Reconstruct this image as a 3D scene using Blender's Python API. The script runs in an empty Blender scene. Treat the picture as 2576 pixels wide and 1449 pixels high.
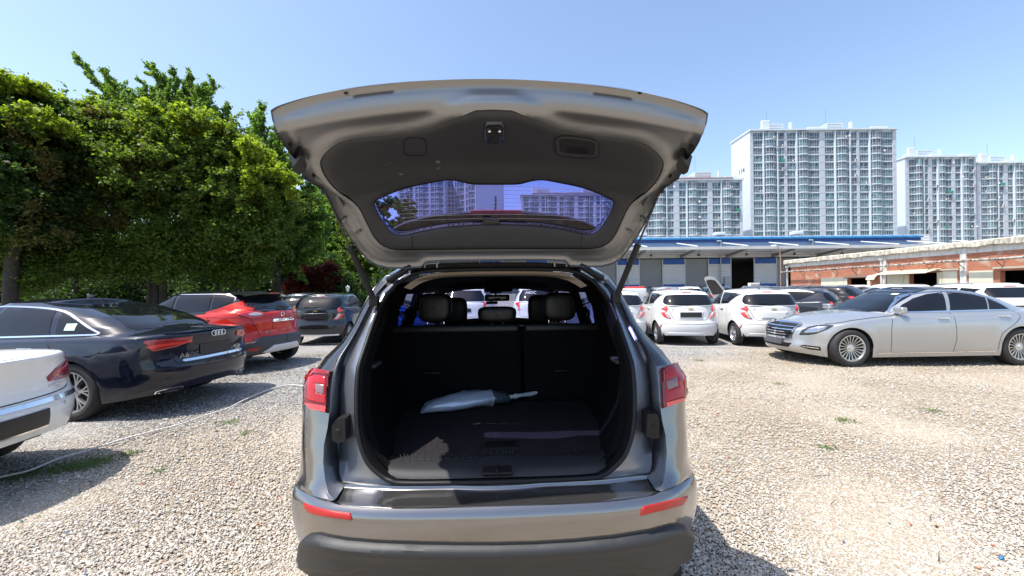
import bpy, bmesh, math, random
import numpy as np
from mathutils import Vector, Matrix, geometry
from mathutils.bvhtree import BVHTree
R=math.radians
rng=np.random.default_rng(7); random.seed(7)
S=bpy.context.scene
# ---------------------------------------------------------------- camera
FPX,CX,CY=983.9,1288.0,724.6      # focal length and centre, in the units of a 2576 px wide picture
CAMH,PITCH,ROLL=1.53,0.003,0.0102
cd=bpy.data.cameras.new('camera'); cam=bpy.data.objects.new('camera',cd); S.collection.objects.link(cam)
cd.sensor_width=36; cd.lens=FPX*36/2576; cd.clip_start=0.05; cd.clip_end=3000
cam.matrix_world=Matrix.Translation((0,0,CAMH))@Matrix.Rotation(R(90)+PITCH,4,'X')@Matrix.Rotation(-ROLL,4,'Z')
S.camera=cam
# ---------------------------------------------------------------- world + sun
SUN=Vector((.41,.17,-1)).normalized()
w=bpy.data.worlds.new('World'); S.world=w; w.use_nodes=True
nt=w.node_tree; bg=nt.nodes['Background']
sky=nt.nodes.new('ShaderNodeTexSky'); sky.sky_type='NISHITA'; sky.sun_disc=False
sky.sun_elevation=math.asin(-SUN.z); sky.sun_rotation=math.atan2(-SUN.x,-SUN.y)
sky.air_density=1.0; sky.dust_density=1.6; sky.ozone_density=1.0; sky.altitude=50
nt.links.new(sky.outputs[0],bg.inputs[0]); bg.inputs[1].default_value=0.15
sl=bpy.data.lights.new('sun','SUN'); sl.energy=4.0; sl.angle=R(.53); sl.color=(1,.955,.88)
so=bpy.data.objects.new('sun',sl); S.collection.objects.link(so); so.location=(-20,-8,50)
so.rotation_euler=SUN.to_track_quat('-Z','Y').to_euler()
S.view_settings.view_transform='Standard'; S.view_settings.look='None'
S.view_settings.exposure=0.93; S.view_settings.gamma=1
S.cycles.max_bounces=8; S.cycles.transparent_max_bounces=16; S.cycles.diffuse_bounces=3; S.cycles.glossy_bounces=4
S.cycles.sample_clamp_indirect=6; S.cycles.caustics_reflective=False; S.cycles.caustics_refractive=False
# ---------------------------------------------------------------- helpers
def ray(px,py):
    u=px-CX; v=py-CY; cr,sr=math.cos(ROLL),math.sin(ROLL)
    a=(cr*u-sr*v)/FPX; b=-(sr*u+cr*v)/FPX
    c,s=math.cos(PITCH),math.sin(PITCH)
    return Vector((a,c-s*b,s+c*b))
CAM=Vector((0,0,CAMH))
def U(px,py,Y):
    d=ray(px,py); return CAM+d*(Y/d.y)
def G(px,py,z=0.0):
    d=ray(px,py); return CAM+d*((z-CAMH)/d.z)
def link(o): S.collection.objects.link(o); return o
def tagset(o,label=None,cat=None,group=None,kind=None):
    if label: o['label']=label
    if cat: o['category']=cat
    if group: o['group']=group
    if kind: o['kind']=kind
    return o
def thing(name,label,cat,loc=(0,0,0),rz=0,group=None):
    o=bpy.data.objects.new(name,None); o.empty_display_size=.3; link(o)
    o.location=loc; o.rotation_euler=(0,0,rz)
    return tagset(o,label,cat,group)
def empty(name,parent,loc=(0,0,0),rot=(0,0,0)):
    o=bpy.data.objects.new(name,None); link(o); o.parent=parent; o.location=loc; o.rotation_euler=rot; return o
def obj(name,verts,faces,mat,parent=None,smooth=40,loc=None):
    me=bpy.data.meshes.new(name)
    me.from_pydata([tuple(v) for v in verts],[],[tuple(f) for f in faces]); 
    for m in (mat if isinstance(mat,(list,tuple)) else [mat]): me.materials.append(m)
    if smooth:
        me.polygons.foreach_set('use_smooth',[True]*len(me.polygons))
        try: me.set_sharp_from_angle(angle=R(smooth))
        except Exception: pass
    me.update()
    o=bpy.data.objects.new(name,me); link(o)
    if parent is not None: o.parent=parent
    if loc is not None: o.location=loc
    return o
def copy_tree(o,parent=None):
    c=o.copy(); link(c)
    if parent is not None:
        c.parent=parent; c.matrix_parent_inverse=o.matrix_parent_inverse
    for ch in list(o.children): copy_tree(ch,c)
    return c
class MB:
    "collects simple shapes into one mesh"
    def __init__(s): s.v=[]; s.f=[]
    def add(s,vs,fs,M=None):
        n=len(s.v)
        for v in vs:
            v=Vector(v); s.v.append(M@v if M is not None else v)
        s.f+= [tuple(i+n for i in f) for f in fs]; return s
    def box(s,lo,hi,M=None):
        x0,y0,z0=lo;x1,y1,z1=hi
        return s.add([(x0,y0,z0),(x1,y0,z0),(x1,y1,z0),(x0,y1,z0),(x0,y0,z1),(x1,y0,z1),(x1,y1,z1),(x0,y1,z1)],
          [(0,3,2,1),(4,5,6,7),(0,1,5,4),(1,2,6,5),(2,3,7,6),(3,0,4,7)],M)
    def rbox(s,lo,hi,r=.01,M=None,seg=2):
        bm=bmesh.new(); bmesh.ops.create_cube(bm,size=1)
        lo=Vector(lo);hi=Vector(hi)
        for v in bm.verts: v.co=Vector([(lo[i]+hi[i])/2+v.co[i]*(hi[i]-lo[i]) for i in range(3)])
        bmesh.ops.bevel(bm,geom=list(bm.edges),offset=r,segments=seg,profile=.6,affect='EDGES')
        bm.verts.index_update(); s.add([v.co.copy() for v in bm.verts],[[v.index for v in f.verts] for f in bm.faces],M); bm.free(); return s
    def tube(s,pts,r,seg=8,cap=True):
        pts=[Vector(p) for p in pts]; n=len(pts); rs=r if isinstance(r,(list,tuple)) else [r]*n
        base=len(s.v); up=None
        for i,p in enumerate(pts):
            t=(pts[min(i+1,n-1)]-pts[max(i-1,0)])
            t=t.normalized() if t.length>1e-9 else Vector((0,0,1))
            if up is None: up=t.orthogonal().normalized()
            up=(up-t*up.dot(t)); up=up.normalized() if up.length>1e-6 else t.orthogonal().normalized()
            b=t.cross(up)
            for k in range(seg):
                a=2*math.pi*k/seg; s.v.append(p+(up*math.cos(a)+b*math.sin(a))*rs[i])
        for i in range(n-1):
            for k in range(seg):
                a=base+i*seg+k; b2=base+i*seg+(k+1)%seg; s.f.append((a,b2,b2+seg,a+seg))
        if cap:
            s.f.append(tuple(base+k for k in range(seg))[::-1]); s.f.append(tuple(base+(n-1)*seg+k for k in range(seg)))
        return s
    def lathe(s,prof,seg=32,axis='X',M=None,close=False):
        "prof: (r,h) pairs revolved about axis"
        base=len(s.v); n=len(prof)
        for k in range(seg):
            a=2*math.pi*k/seg; c,q=math.cos(a),math.sin(a)
            for r,h in prof:
                v=Vector((h,r*c,r*q)) if axis=='X' else (Vector((r*c,r*q,h)) if axis=='Z' else Vector((r*c,h,r*q)))
                s.v.append(M@v if M is not None else v)
        for k in range(seg):
            k2=(k+1)%seg
            for i in range(n-1 if not close else n):
                i2=(i+1)%n
                s.f.append((base+k*n+i,base+k*n+i2,base+k2*n+i2,base+k2*n+i))
        return s
    def grid(s,rows,flip=False):
        base=len(s.v); n=len(rows[0])
        for r in rows: s.v+= [Vector(p) for p in r]
        for i in range(len(rows)-1):
            for j in range(n-1):
                q=(base+i*n+j,base+i*n+j+1,base+(i+1)*n+j+1,base+(i+1)*n+j)
                s.f.append(q[::-1] if flip else q)
        return s
    def prism(s,poly,axis,a,b,M=None):
        "extrude 2D poly along axis (0,1,2) from a to b"
        n=len(poly); vs=[]
        for t in (a,b):
            for p in poly:
                c=list(p); c.insert(axis,t); vs.append(tuple(c))
        fs=[tuple(range(n)),tuple(range(2*n-1,n-1,-1))]+[(i,(i+1)%n,n+(i+1)%n,n+i) for i in range(n)]
        return s.add(vs,fs,M)
    def build(s,name,mat,parent=None,smooth=40,loc=None):
        o=obj(name,s.v,s.f,mat,parent,smooth,loc)
        bm=bmesh.new(); bm.from_mesh(o.data); bmesh.ops.recalc_face_normals(bm,faces=bm.faces); bm.to_mesh(o.data); bm.free()
        if smooth:
            try: o.data.set_sharp_from_angle(angle=R(smooth))
            except Exception: pass
        return o
def cr(pts,n=6,closed=False):
    "Catmull-Rom smoothing"
    P=[np.array(p,float) for p in pts]; m=len(P); out=[]
    for i in range(m if closed else m-1):
        if closed: p0,p1,p2,p3=P[(i-1)%m],P[i],P[(i+1)%m],P[(i+2)%m]
        else: p0,p1,p2,p3=P[max(i-1,0)],P[i],P[i+1],P[min(i+2,m-1)]
        for k in range(n):
            t=k/n; out.append(tuple(.5*((2*p1)+(-p0+p2)*t+(2*p0-5*p1+4*p2-p3)*t*t+(-p0+3*p1-3*p2+p3)*t**3)))
    if not closed: out.append(tuple(P[-1]))
    return out
def chaikin(poly,n=2,q=.22):
    P=[np.array(p,float) for p in poly]
    for _ in range(n):
        o=[]
        for i in range(len(P)):
            a,b=P[i],P[(i+1)%len(P)]; o+= [a*(1-q)+b*q,a*q+b*(1-q)]
        P=o
    return [tuple(p) for p in P]
def resample(poly,sp):
    out=[]; n=len(poly)
    for i in range(n):
        a=np.array(poly[i]);b=np.array(poly[(i+1)%n]); L=np.linalg.norm(b-a)
        if L<sp*.15: 
            continue
        k=max(1,int(round(L/sp)))
        for j in range(k): out.append(tuple(a+(b-a)*j/k))
    return out
def inpoly(P,poly):
    P=np.asarray(P);x,y=P[:,0],P[:,1]; q=np.asarray(poly); ins=np.zeros(len(P),bool)
    for i in range(len(q)):
        x1,y1=q[i];x2,y2=q[i-1]
        c=((y1>y)!=(y2>y)); 
        if y1!=y2: ins^= c&(x<(x2-x1)*(y-y1)/(y2-y1)+x1)
    return ins
def distpoly(P,polys):
    P=np.asarray(P); d=np.full(len(P),1e9)
    for q in polys:
        q=np.asarray(q)
        for i in range(len(q)):
            a=q[i-1];b=q[i];ab=b-a; t=np.clip(((P-a)@ab)/max(ab@ab,1e-12),0,1)
            d=np.minimum(d,np.linalg.norm(P-a-t[:,None]*ab,axis=1))
    return d
def patch(name,poly,to3d,sp,mat,parent,off=.004,holes=(),wall=.004,edge=None,r=None,smooth=35,fn=None):
    """2D region -> surface patch. to3d(p)->(loc,normal). off = offset above surface, edge offset at rim, r = rim rounding distance"""
    outer=resample(poly,sp); hs=[resample(h,sp) for h in holes]
    allb=[outer]+hs
    A=np.array(outer); lo=A.min(0);hi=A.max(0)
    gx=np.arange(lo[0]+sp*.5,hi[0],sp);gy=np.arange(lo[1]+sp*.5,hi[1],sp*.9)
    g=np.array([(x+(sp*.5 if k%2 else 0),y) for k,y in enumerate(gy) for x in gx]).reshape(-1,2)
    if len(g):
        m=inpoly(g,outer)
        for h in hs: m&=~inpoly(g,h)
        g=g[m]
        if r and len(g) and r>sp*.3:
            rings=[]
            for b in allb:
                B=np.array(b); nb_=len(B); T=np.roll(B,-1,0)-np.roll(B,1,0); T/=np.linalg.norm(T,axis=1)[:,None]+1e-12; Nn=np.stack([-T[:,1],T[:,0]],1)
                q=B+Nn*sp*.05; sgn=1 if inpoly(q,b).mean()>.5 else -1
                if b is not outer: sgn=-sgn
                for dd in (r*.18,r*.5,r):
                    P_=B+Nn*sgn*dd; ok_=inpoly(P_,outer)
                    for h in hs: ok_&=~inpoly(P_,h)
                    P_=P_[ok_]
                    if len(P_): P_=P_[distpoly(P_,allb)>dd*.93]; rings.append(P_)
            g=g[distpoly(g,allb)>r+sp*.4]; g=np.concatenate([g]+rings)
        elif len(g): g=g[distpoly(g,allb)>sp*.45]
    pts=[];edges=[]
    for b in allb:
        n0=len(pts); pts+=list(b); edges+=[(n0+i,n0+(i+1)%len(b)) for i in range(len(b))]
    nb=len(pts); pts+= [tuple(p) for p in g]
    cv,ce,cf,ov,_,_=geometry.delaunay_2d_cdt([Vector(p) for p in pts],edges,[],0,1e-7)
    cv=np.array([tuple(v) for v in cv])
    cen=np.array([cv[list(f)].mean(0) for f in cf]).reshape(-1,2)
    m=inpoly(cen,outer)
    for h in hs: m&=~inpoly(cen,h)
    tris=[f for f,k in zip(cf,m) if k]
    d=distpoly(cv,allb); verts=[];ok=[];nrm=[]
    for p,dd in zip(cv,d):
        h=to3d(p)
        if h is None: ok.append(False);verts.append(Vector((0,0,0)));nrm.append(Vector((0,0,1)));continue
        o=off
        if r: 
            e0=edge if edge is not None else 0
            q=min(dd/r,1); o=e0+(off-e0)*math.sqrt(max(0,1-(1-q)**2))
        if fn: o+=fn(p,dd)
        ok.append(True); verts.append(h[0]+h[1]*o); nrm.append(h[1])
    tris=[list(f) for f in tris if all(ok[i] for i in f)]
    # orient
    if not tris: return None
    out=[]
    for f in tris:
        a,b,c=(verts[i] for i in f); n=(b-a).cross(c-a)
        if n.dot(nrm[f[0]])<0: f=f[::-1]
        out.append(f)
    if wall:
        cnt={}
        for f in out:
            for i in range(3):
                e=(f[i],f[(i+1)%3]); cnt[tuple(sorted(e))]=cnt.get(tuple(sorted(e)),[])+[e]
        low={}
        for k,es in cnt.items():
            if len(es)==1:
                a,b=es[0]
                for i in (a,b):
                    if i not in low: low[i]=len(verts); verts.append(verts[i]-nrm[i]*wall)
                out.append([b,a,low[a],low[b]])
    used=sorted({i for f in out for i in f}); rm={k:i for i,k in enumerate(used)}
    return obj(name,[verts[i] for i in used],[[rm[i] for i in f] for f in out],mat,parent,smooth)
def interp(tab,x):
    a=np.array(tab,float); return np.array([np.interp(x,a[:,0],a[:,k]) for k in range(1,a.shape[1])])
def text(name,s,size,mat,parent,loc,rot,ext=.004,sx=1.0):
    c=bpy.data.curves.new(name,'FONT'); c.body=s; c.size=size; c.extrude=ext; c.align_x='CENTER'; c.align_y='CENTER'
    t=bpy.data.objects.new(name,c); link(t)
    dg=bpy.context.evaluated_depsgraph_get(); me=bpy.data.meshes.new_from_object(t.evaluated_get(dg))
    bpy.data.objects.remove(t); o=bpy.data.objects.new(name,me); link(o); o.parent=parent
    me.materials.clear(); me.materials.append(mat)
    o.location=loc; o.rotation_euler=rot; o.scale=(sx,1,1); return o
# ---------------------------------------------------------------- materials
MATS={}
def mat(name,col=(.5,.5,.5),rough=.5,metal=0,coat=0,spec=.5,noise=0,nscale=5,bump=0,bscale=50,emit=None,coatr=.03,rvar=0):
    if name in MATS: return MATS[name]
    m=bpy.data.materials.new(name); m.use_nodes=True; t=m.node_tree; b=t.nodes['Principled BSDF']
    b.inputs['Base Color'].default_value=(*col,1); b.inputs['Roughness'].default_value=rough; b.inputs['Metallic'].default_value=metal
    b.inputs['Coat Weight'].default_value=coat; b.inputs['Coat Roughness'].default_value=coatr; b.inputs['Specular IOR Level'].default_value=spec
    tc=t.nodes.new('ShaderNodeTexCoord')
    if noise:
        n=t.nodes.new('ShaderNodeTexNoise'); n.inputs['Scale'].default_value=nscale; n.inputs['Detail'].default_value=6
        t.links.new(tc.outputs['Object'],n.inputs['Vector'])
        r=t.nodes.new('ShaderNodeMapRange'); r.inputs[1].default_value=.25;r.inputs[2].default_value=.75
        r.inputs[3].default_value=1-noise; r.inputs[4].default_value=1+noise; t.links.new(n.outputs[0],r.inputs[0])
        mx=t.nodes.new('ShaderNodeVectorMath'); mx.operation='SCALE'; mx.inputs[0].default_value=col; t.links.new(r.outputs[0],mx.inputs['Scale'])
        t.links.new(mx.outputs[0],b.inputs['Base Color'])
        if rvar:
            r2=t.nodes.new('ShaderNodeMapRange'); r2.inputs[1].default_value=.3;r2.inputs[2].default_value=.7
            r2.inputs[3].default_value=max(0,rough-rvar); r2.inputs[4].default_value=rough+rvar; t.links.new(n.outputs[0],r2.inputs[0]); t.links.new(r2.outputs[0],b.inputs['Roughness'])
    if bump:
        n=t.nodes.new('ShaderNodeTexNoise'); n.inputs['Scale'].default_value=bscale; n.inputs['Detail'].default_value=4
        t.links.new(tc.outputs['Object'],n.inputs['Vector'])
        bp=t.nodes.new('ShaderNodeBump'); bp.inputs['Strength'].default_value=bump; bp.inputs['Distance'].default_value=.01
        t.links.new(n.outputs[0],bp.inputs['Height']); t.links.new(bp.outputs[0],b.inputs['Normal'])
    if emit: b.inputs['Emission Color'].default_value=(*emit[:3],1); b.inputs['Emission Strength'].default_value=emit[3]
    MATS[name]=m; return m
def paint(name,col,metal=.0,rough=.35):
    return mat('paint_'+name,col,rough,metal,1.0,.5 if metal>.3 else .12,noise=.05,nscale=1.3,coatr=.02)
def tglass(name,tint,refl=1.45):
    if name in MATS: return MATS[name]
    m=bpy.data.materials.new(name); m.use_nodes=True; t=m.node_tree; t.nodes.clear()
    o=t.nodes.new('ShaderNodeOutputMaterial'); mx=t.nodes.new('ShaderNodeMixShader'); lw=t.nodes.new('ShaderNodeLayerWeight'); lw.inputs[0].default_value=.5; pw=t.nodes.new('ShaderNodeMath'); pw.operation='POWER'; pw.inputs[1].default_value=4.5; t.links.new(lw.outputs['Facing'],pw.inputs[0])
    f=t.nodes.new('ShaderNodeMath'); f.operation='MULTIPLY_ADD'; f.inputs[1].default_value=.9; f.inputs[2].default_value=.04; t.links.new(pw.outputs[0],f.inputs[0])
    tr=t.nodes.new('ShaderNodeBsdfTransparent'); tr.inputs[0].default_value=(*tint,1); g=t.nodes.new('ShaderNodeBsdfGlossy'); g.inputs['Roughness'].default_value=.01
    t.links.new(f.outputs[0],mx.inputs[0]);t.links.new(tr.outputs[0],mx.inputs[1]);t.links.new(g.outputs[0],mx.inputs[2]);t.links.new(mx.outputs[0],o.inputs[0])
    MATS[name]=m; return m
GLASS=mat('tinted_glass',(.006,.007,.010),.03,0,0,.42)
RUBBER=mat('tyre_rubber',(.022,.022,.023),.75,0,noise=.3,nscale=9,bump=.3,bscale=60)
BLACKP=mat('black_plastic',(.010,.010,.011),.5,0,0,.3,noise=.15,nscale=8)
GREYP=mat('dark_grey_plastic',(.045,.047,.05),.5,0,noise=.1,nscale=6,bump=.12,bscale=350)
ALLOY=mat('alloy',(.62,.63,.65),.28,.9,.4)
CHROME=mat('chrome',(.82,.83,.85),.08,1)
REDL=mat('red_lens',(.45,.008,.012),.08,0,1,.8)
REDD=mat('dark_red_lens',(.30,.008,.012),.15,0,1,.6)
REDB=mat('bright_red_lens',(.75,.03,.02),.15,0,1,.8)
REFL=mat('reflector_red',(.36,.008,.006),.3,0,.5,.4,bump=.2,bscale=400)
CLEARL=mat('clear_lens',(.55,.5,.5),.12,.3,1)
SEAM=mat('seam',(.006,.006,.007),.8)
PLATE=mat('plate_holder_black',(.014,.014,.016),.4,noise=.4,nscale=30)
PLATEW=mat('plate_white',(.7,.71,.7),.5,noise=.1,nscale=20)
WHITE=mat('white_trim',(.78,.79,.8),.4)
HEADL=mat('headlamp',(.35,.37,.4),.05,.85,1)
# ---------------------------------------------------------------- car generator
def superhalf(n1,n2,N=400):
    "half plan outline from rear centre (0,0) to front centre (0,1): returns x in 0..1 and t in 0..1"
    th=np.linspace(0,math.pi,N); c=np.cos(th); s=np.sin(th)
    n=np.where(c>0,n1,n2)
    t=.5*(1-np.sign(c)*np.abs(c)**(2/n)); x=np.abs(s)**(2/n)
    return x,t
def plan(L,Lr,pr,Lf,pf,N=1500):
    "rounded half outline: rear corner length Lr, front corner length Lf"
    th=np.linspace(0,math.pi/2,N)
    xr=np.sin(th)**(2/pr); yr=Lr*(1-np.cos(th)**(2/pr)); xf=np.sin(th)**(2/pf); yf=Lf*(1-np.cos(th)**(2/pf))
    ym=np.linspace(Lr,L-Lf,N)[1:-1]
    x=np.r_[xr,np.ones(len(ym)),xf[::-1]]; y=np.r_[yr,ym,L-yf[::-1]]
    x=x*(1-.018*np.abs((y-L*.5)/(L*.5))**2)
    return x,y/L
def lower_body(sp):
    L,W=sp['L'],sp['W']; x,t=plan(L,sp.get('Lr',.72),sp.get('pr',2.7),sp.get('Lf',1.15),sp.get('pf',2.5))
    X=x*W/2; Y=t*L; s=np.r_[0,np.cumsum(np.hypot(np.diff(X),np.diff(Y)))]
    ss=list(np.arange(0,s[-1],sp.get('ds',.07)))+[s[-1]]
    Ra=sp['Ra']
    for ya in (sp['ya'],sp['yb']):
        for k in range(19):
            yy=ya-Ra*math.cos(math.pi*k/18)
            side=(x>.8); idx=np.argmin(np.abs(Y-yy)+(~side)*9); ss.append(s[idx])
        for e in (-.004,.004): 
            for sg in (-1,1): idx=np.argmin(np.abs(Y-(ya+sg*(Ra+e)))+(~(x>.8))*9); ss.append(s[idx])
    ss=np.array(sorted(ss)); ss=ss[np.r_[True,np.diff(ss)>.003]]
    Xi=np.interp(ss,s,x); Yi=np.interp(ss,s,Y)
    fr=np.array(sp.get('rows',[0,.06,.14,.22,.3,.38,.46,.54,.62,.7,.78,.85,.9,.94,.97,.99,1]))
    z0=sp['z0']; top=sp['top']; rs=sp.get('rs',.06); ef=sp.get('el',.75)
    rows=[]
    for f in fr:
        row=[]
        for xi,yi in zip(Xi,Yi):
            zl=interp(sp['low'],yi)[0]
            for ya in (sp['ya'],sp['yb']):
                if abs(yi-ya)<Ra: zl=max(zl,sp['rw']+math.sqrt(Ra*Ra-(yi-ya)**2)*1.0)
            zt=interp(top,yi)[0]; z=zl+(zt-zl)*f
            er=max(0,1-yi/ef)**1.0; e2=max(0,1-(L-yi)/ef)
            er=er*er*(3-2*er); e2=e2*e2*(3-2*e2)
            wz=interp(sp['wp'],z)[0]
            q=min(max((z-(zt-rs))/rs,0),1); ins=rs*(1-math.sqrt(1-q*q))
            xx=xi*(W/2*wz); xx=xx*(1-ins/(W/2))
            yy=yi+interp(sp['rp'],z)[0]*er-interp(sp['fp'],z)[0]*e2
            yy=L/2+(yy-L/2)*(1-ins/(L/2))
            # flare over the wheels
            for ya in (sp['ya'],sp['yb']):
                dd=math.hypot(yi-ya,z-sp['rw'])
                if dd<Ra+.16: xx+=sp.get('flare',.012)*min(1,max(0,(Ra+.16-dd)/.1))*(xi>.85)
            row.append((xx,yy,z))
        rows.append(row)
    m=MB(); sp['_ring']=[(p[0],p[1]) for p in rows[8]]
    m.grid([[(p[0],p[1],p[2]) for p in r] for r in rows],flip=False)
    m.grid([[(-p[0],p[1],p[2]) for p in r] for r in rows],flip=True)
    K=np.linspace(1,-1,15); cap=[]
    for (xx,yy,z) in rows[-1]:
        c=interp(sp['crown'],yy)[0]*min(1,xx/(W*.3))
        cap.append([(xx*k,yy,z+c*(1-abs(k)**2.4)) for k in K])
    m.grid(cap)
    # wheel wells, floor pan
    ww=W/2*.985
    for ya in (sp['ya'],sp['yb']):
        for sg in (-1,1):
            def bx(y): return float(np.interp(y,Y,X))*.985-.012
            arc=[[(sg*xw,ya-(Ra+.004)*math.cos(a),sp['rw']+(Ra+.004)*math.sin(a)) for xw in (bx(ya-(Ra+.004)*math.cos(a)),ww-.32)] for a in np.linspace(-.2,math.pi+.2,18)]
            m2=MB(); m2.grid(arc); sp.setdefault('_wells',MB()).add(m2.v,m2.f)
    pan=sp.setdefault('_wells',MB())
    pan.box((-ww+.08,sp['ya']+Ra,z0+.03),(ww-.08,sp['yb']-Ra,z0+.16))
    pan.box((-ww+.29,.40,max(z0+.05,.27)),(ww-.29,L-.40,.40))
    pan.box((-ww+.35,sp['ya']-Ra,z0+.2),(ww-.35,sp['yb']+Ra,.62))
    return m
def greenhouse(sp):
    "levels: (frac, yrear, yfront, halfwidth)"
    lv=sp['gh']; m=MB(); n1,n2=sp.get('gn',(5,4)); x,t=superhalf(n1,n2,61)
    fr=np.array([l[0] for l in lv]); F=sorted(set(list(np.linspace(0,1,13))+[.96,.985]+list(fr)))
    rows=[]
    for f in F:
        yr,yf,wd=interp(lv,f); row=[]
        for xi,ti in zip(x,t):
            y=yr+(yf-yr)*ti
            zb=interp(sp['top'],np.clip(y,0,sp['L']))[0]-.02+interp(sp['crown'],np.clip(y,0,sp['L']))[0]*(1-(min(abs(xi*wd)/(sp['W']/2),1))**2.4)*.3
            zr=interp(sp['roof'],y)[0]; row.append((xi*wd,y,zb+(zr-zb)*f))
        rows.append(row)
    m.grid(rows); m.grid([[(-a,b,c) for a,b,c in r] for r in rows],flip=True)
    K=np.linspace(1,-1,13); cap=[]; rc=sp.get('rcrown',.05)
    for (xx,yy,z) in rows[-1]:
        c=rc*min(1,xx/(sp['W']*.25)); cap.append([(xx*k,yy,z+c*(1-abs(k)**2.2)) for k in K])
    m.grid(cap); return m
WHEELS={}
def wheel_meshes(R_,rr,wd,style):
    key=(R_,rr,wd,style)
    if key in WHEELS: return WHEELS[key]
    h=wd/2
    ty=MB(); ty.lathe([(rr-.005,-h*.8),(rr+.012,-h*.95),(rr+(R_-rr)*.5,-h),(R_-.02,-h*.93),(R_-.004,-h*.8),(R_,-h*.5),(R_,0),(R_,h*.5),(R_-.004,h*.8),(R_-.02,h*.93),(rr+(R_-rr)*.5,h),(rr+.012,h*.95),(rr-.005,h*.8)],40,'X')
    ri=MB(); # outer face at +x
    ri.lathe([(rr,h*.8),(rr+.004,h*.93),(rr-.01,h*.93),(rr-.022,h*.7),(rr-.03,-h*.5),(rr-.01,-h*.8)],40,'X')
    ri.lathe([(.001,h*.72),(.03,h*.74),(.034,h*.66),(.07,h*.6),(.075,h*.45)],20,'X')
    def spoke(a,w0,w1,tw=0,r1=None):
        r0=.05; r1=r1 or rr-.012; n=6; rows=[]
        for i in range(n+1):
            q=i/n; r=r0+(r1-r0)*q; wq=w0+(w1-w0)*q; x=h*(.62+.2*q); aa=a+tw*q
            rad=Vector((0,math.cos(aa),math.sin(aa))); tan=Vector((0,-math.sin(aa),math.cos(aa)))
            rows.append([rad*r-tan*wq*.5+Vector((x-.03,0,0)),rad*r-tan*wq*.38+Vector((x,0,0)),rad*r+tan*wq*.38+Vector((x,0,0)),rad*r+tan*wq*.5+Vector((x-.03,0,0))])
        ri.grid(rows)
    n,kind=style
    for k in range(n):
        a=2*math.pi*k/n+.1
        if kind=='single': spoke(a,.03,.045)
        elif kind=='thin': spoke(a,.012,.020,.0)
        elif kind=='v': spoke(a,.025,.022,.16); spoke(a,.025,.022,-.16)
        elif kind=='wide': spoke(a,.045,.075); 
        elif kind=='cross': spoke(a,.02,.022,.30); spoke(a,.02,.022,-.30); spoke(a,.018,.02)
    bk=MB(); bk.lathe([(.001,h*.05),(rr*.62,h*.05),(rr*.62,-h*.1),(rr-.03,-h*.3)],24,'X')
    out=[]
    for nm,mb,mt in (('tyre',ty,RUBBER),('rim',ri,ALLOY),('brake_disc',bk,mat('brake_dark',(.05,.048,.045),.6,.4))):
        o=mb.build(nm,mt); out.append(o.data); bpy.data.objects.remove(o)
    WHEELS[key]=out; return out
def add_wheel(root,x,y,R_,rr,wd,style,steer=0):
    e=empty('wheel',root,(x,y,R_),(0,0,(0 if x>0 else math.pi)+steer))
    for nm,me in zip(('tyre','rim','brake_disc'),wheel_meshes(R_,rr,wd,style)):
        o=bpy.data.objects.new(nm,me); link(o); o.parent=e
class SBVH:
    "ray casts that return smoothly interpolated normals"
    def __init__(s,V,F):
        s.b=BVHTree.FromPolygons([tuple(v) for v in V],F); s.F=F; s.V=[Vector(v) for v in V]; N=[Vector((0,0,0)) for _ in V]
        key={}; 
        for f in F:
            a,b,c=s.V[f[0]],s.V[f[1]],s.V[f[2]]; n=(b-a).cross(c-a)
            if len(f)>3: n=n+(c-a).cross(s.V[f[3]]-a)
            for i in f: N[i]+=n
        for i,v in enumerate(s.V):
            k=(round(v.x,4),round(v.y,4),round(v.z,4)); key.setdefault(k,[]).append(i)
        for k,ix in key.items():
            if len(ix)>1:
                t=Vector((0,0,0))
                for i in ix: t+= N[i] if N[i].dot(N[ix[0]])>=0 else -N[i]
                for i in ix: N[i]=t.copy()
        s.N=[n.normalized() if n.length>1e-12 else Vector((0,0,1)) for n in N]
    def ray_cast(s,o,d,dist=1e9):
        h=s.b.ray_cast(o,d,dist)
        if h[0] is None: return h
        n=Vector((0,0,0)); f=s.F[h[2]]
        for i in f:
            w=1/((h[0]-s.V[i]).length**2+1e-6); m=s.N[i]; n+=(m if m.dot(h[1])>=0 else -m)*w
        n.normalize()
        if n.dot(h[1])<.5: n=h[1]
        return h[0],n,h[2],h[3]
MODES={'L':(Vector((1,0,0)),lambda p:Vector((-4,p[0],p[1]))),'R':(Vector((-1,0,0)),lambda p:Vector((4,p[0],p[1]))),
       'B':(Vector((0,1,0)),lambda p:Vector((p[0],-3,p[1]))),'F':(Vector((0,-1,0)),lambda p:Vector((p[0],9,p[1]))),'T':(Vector((0,0,-1)),lambda p:Vector((p[0],p[1],5)))}
def caster(bvh,mode):
    d,o=MODES[mode]
    def f(p):
        h=bvh.ray_cast(o(p),d)
        if h[0] is None: return None
        n=h[1]; 
        if n.dot(d)>0: n=-n
        if abs(n.dot(d))<.06: return None
        return h[0],n.normalized()
    return f
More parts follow.
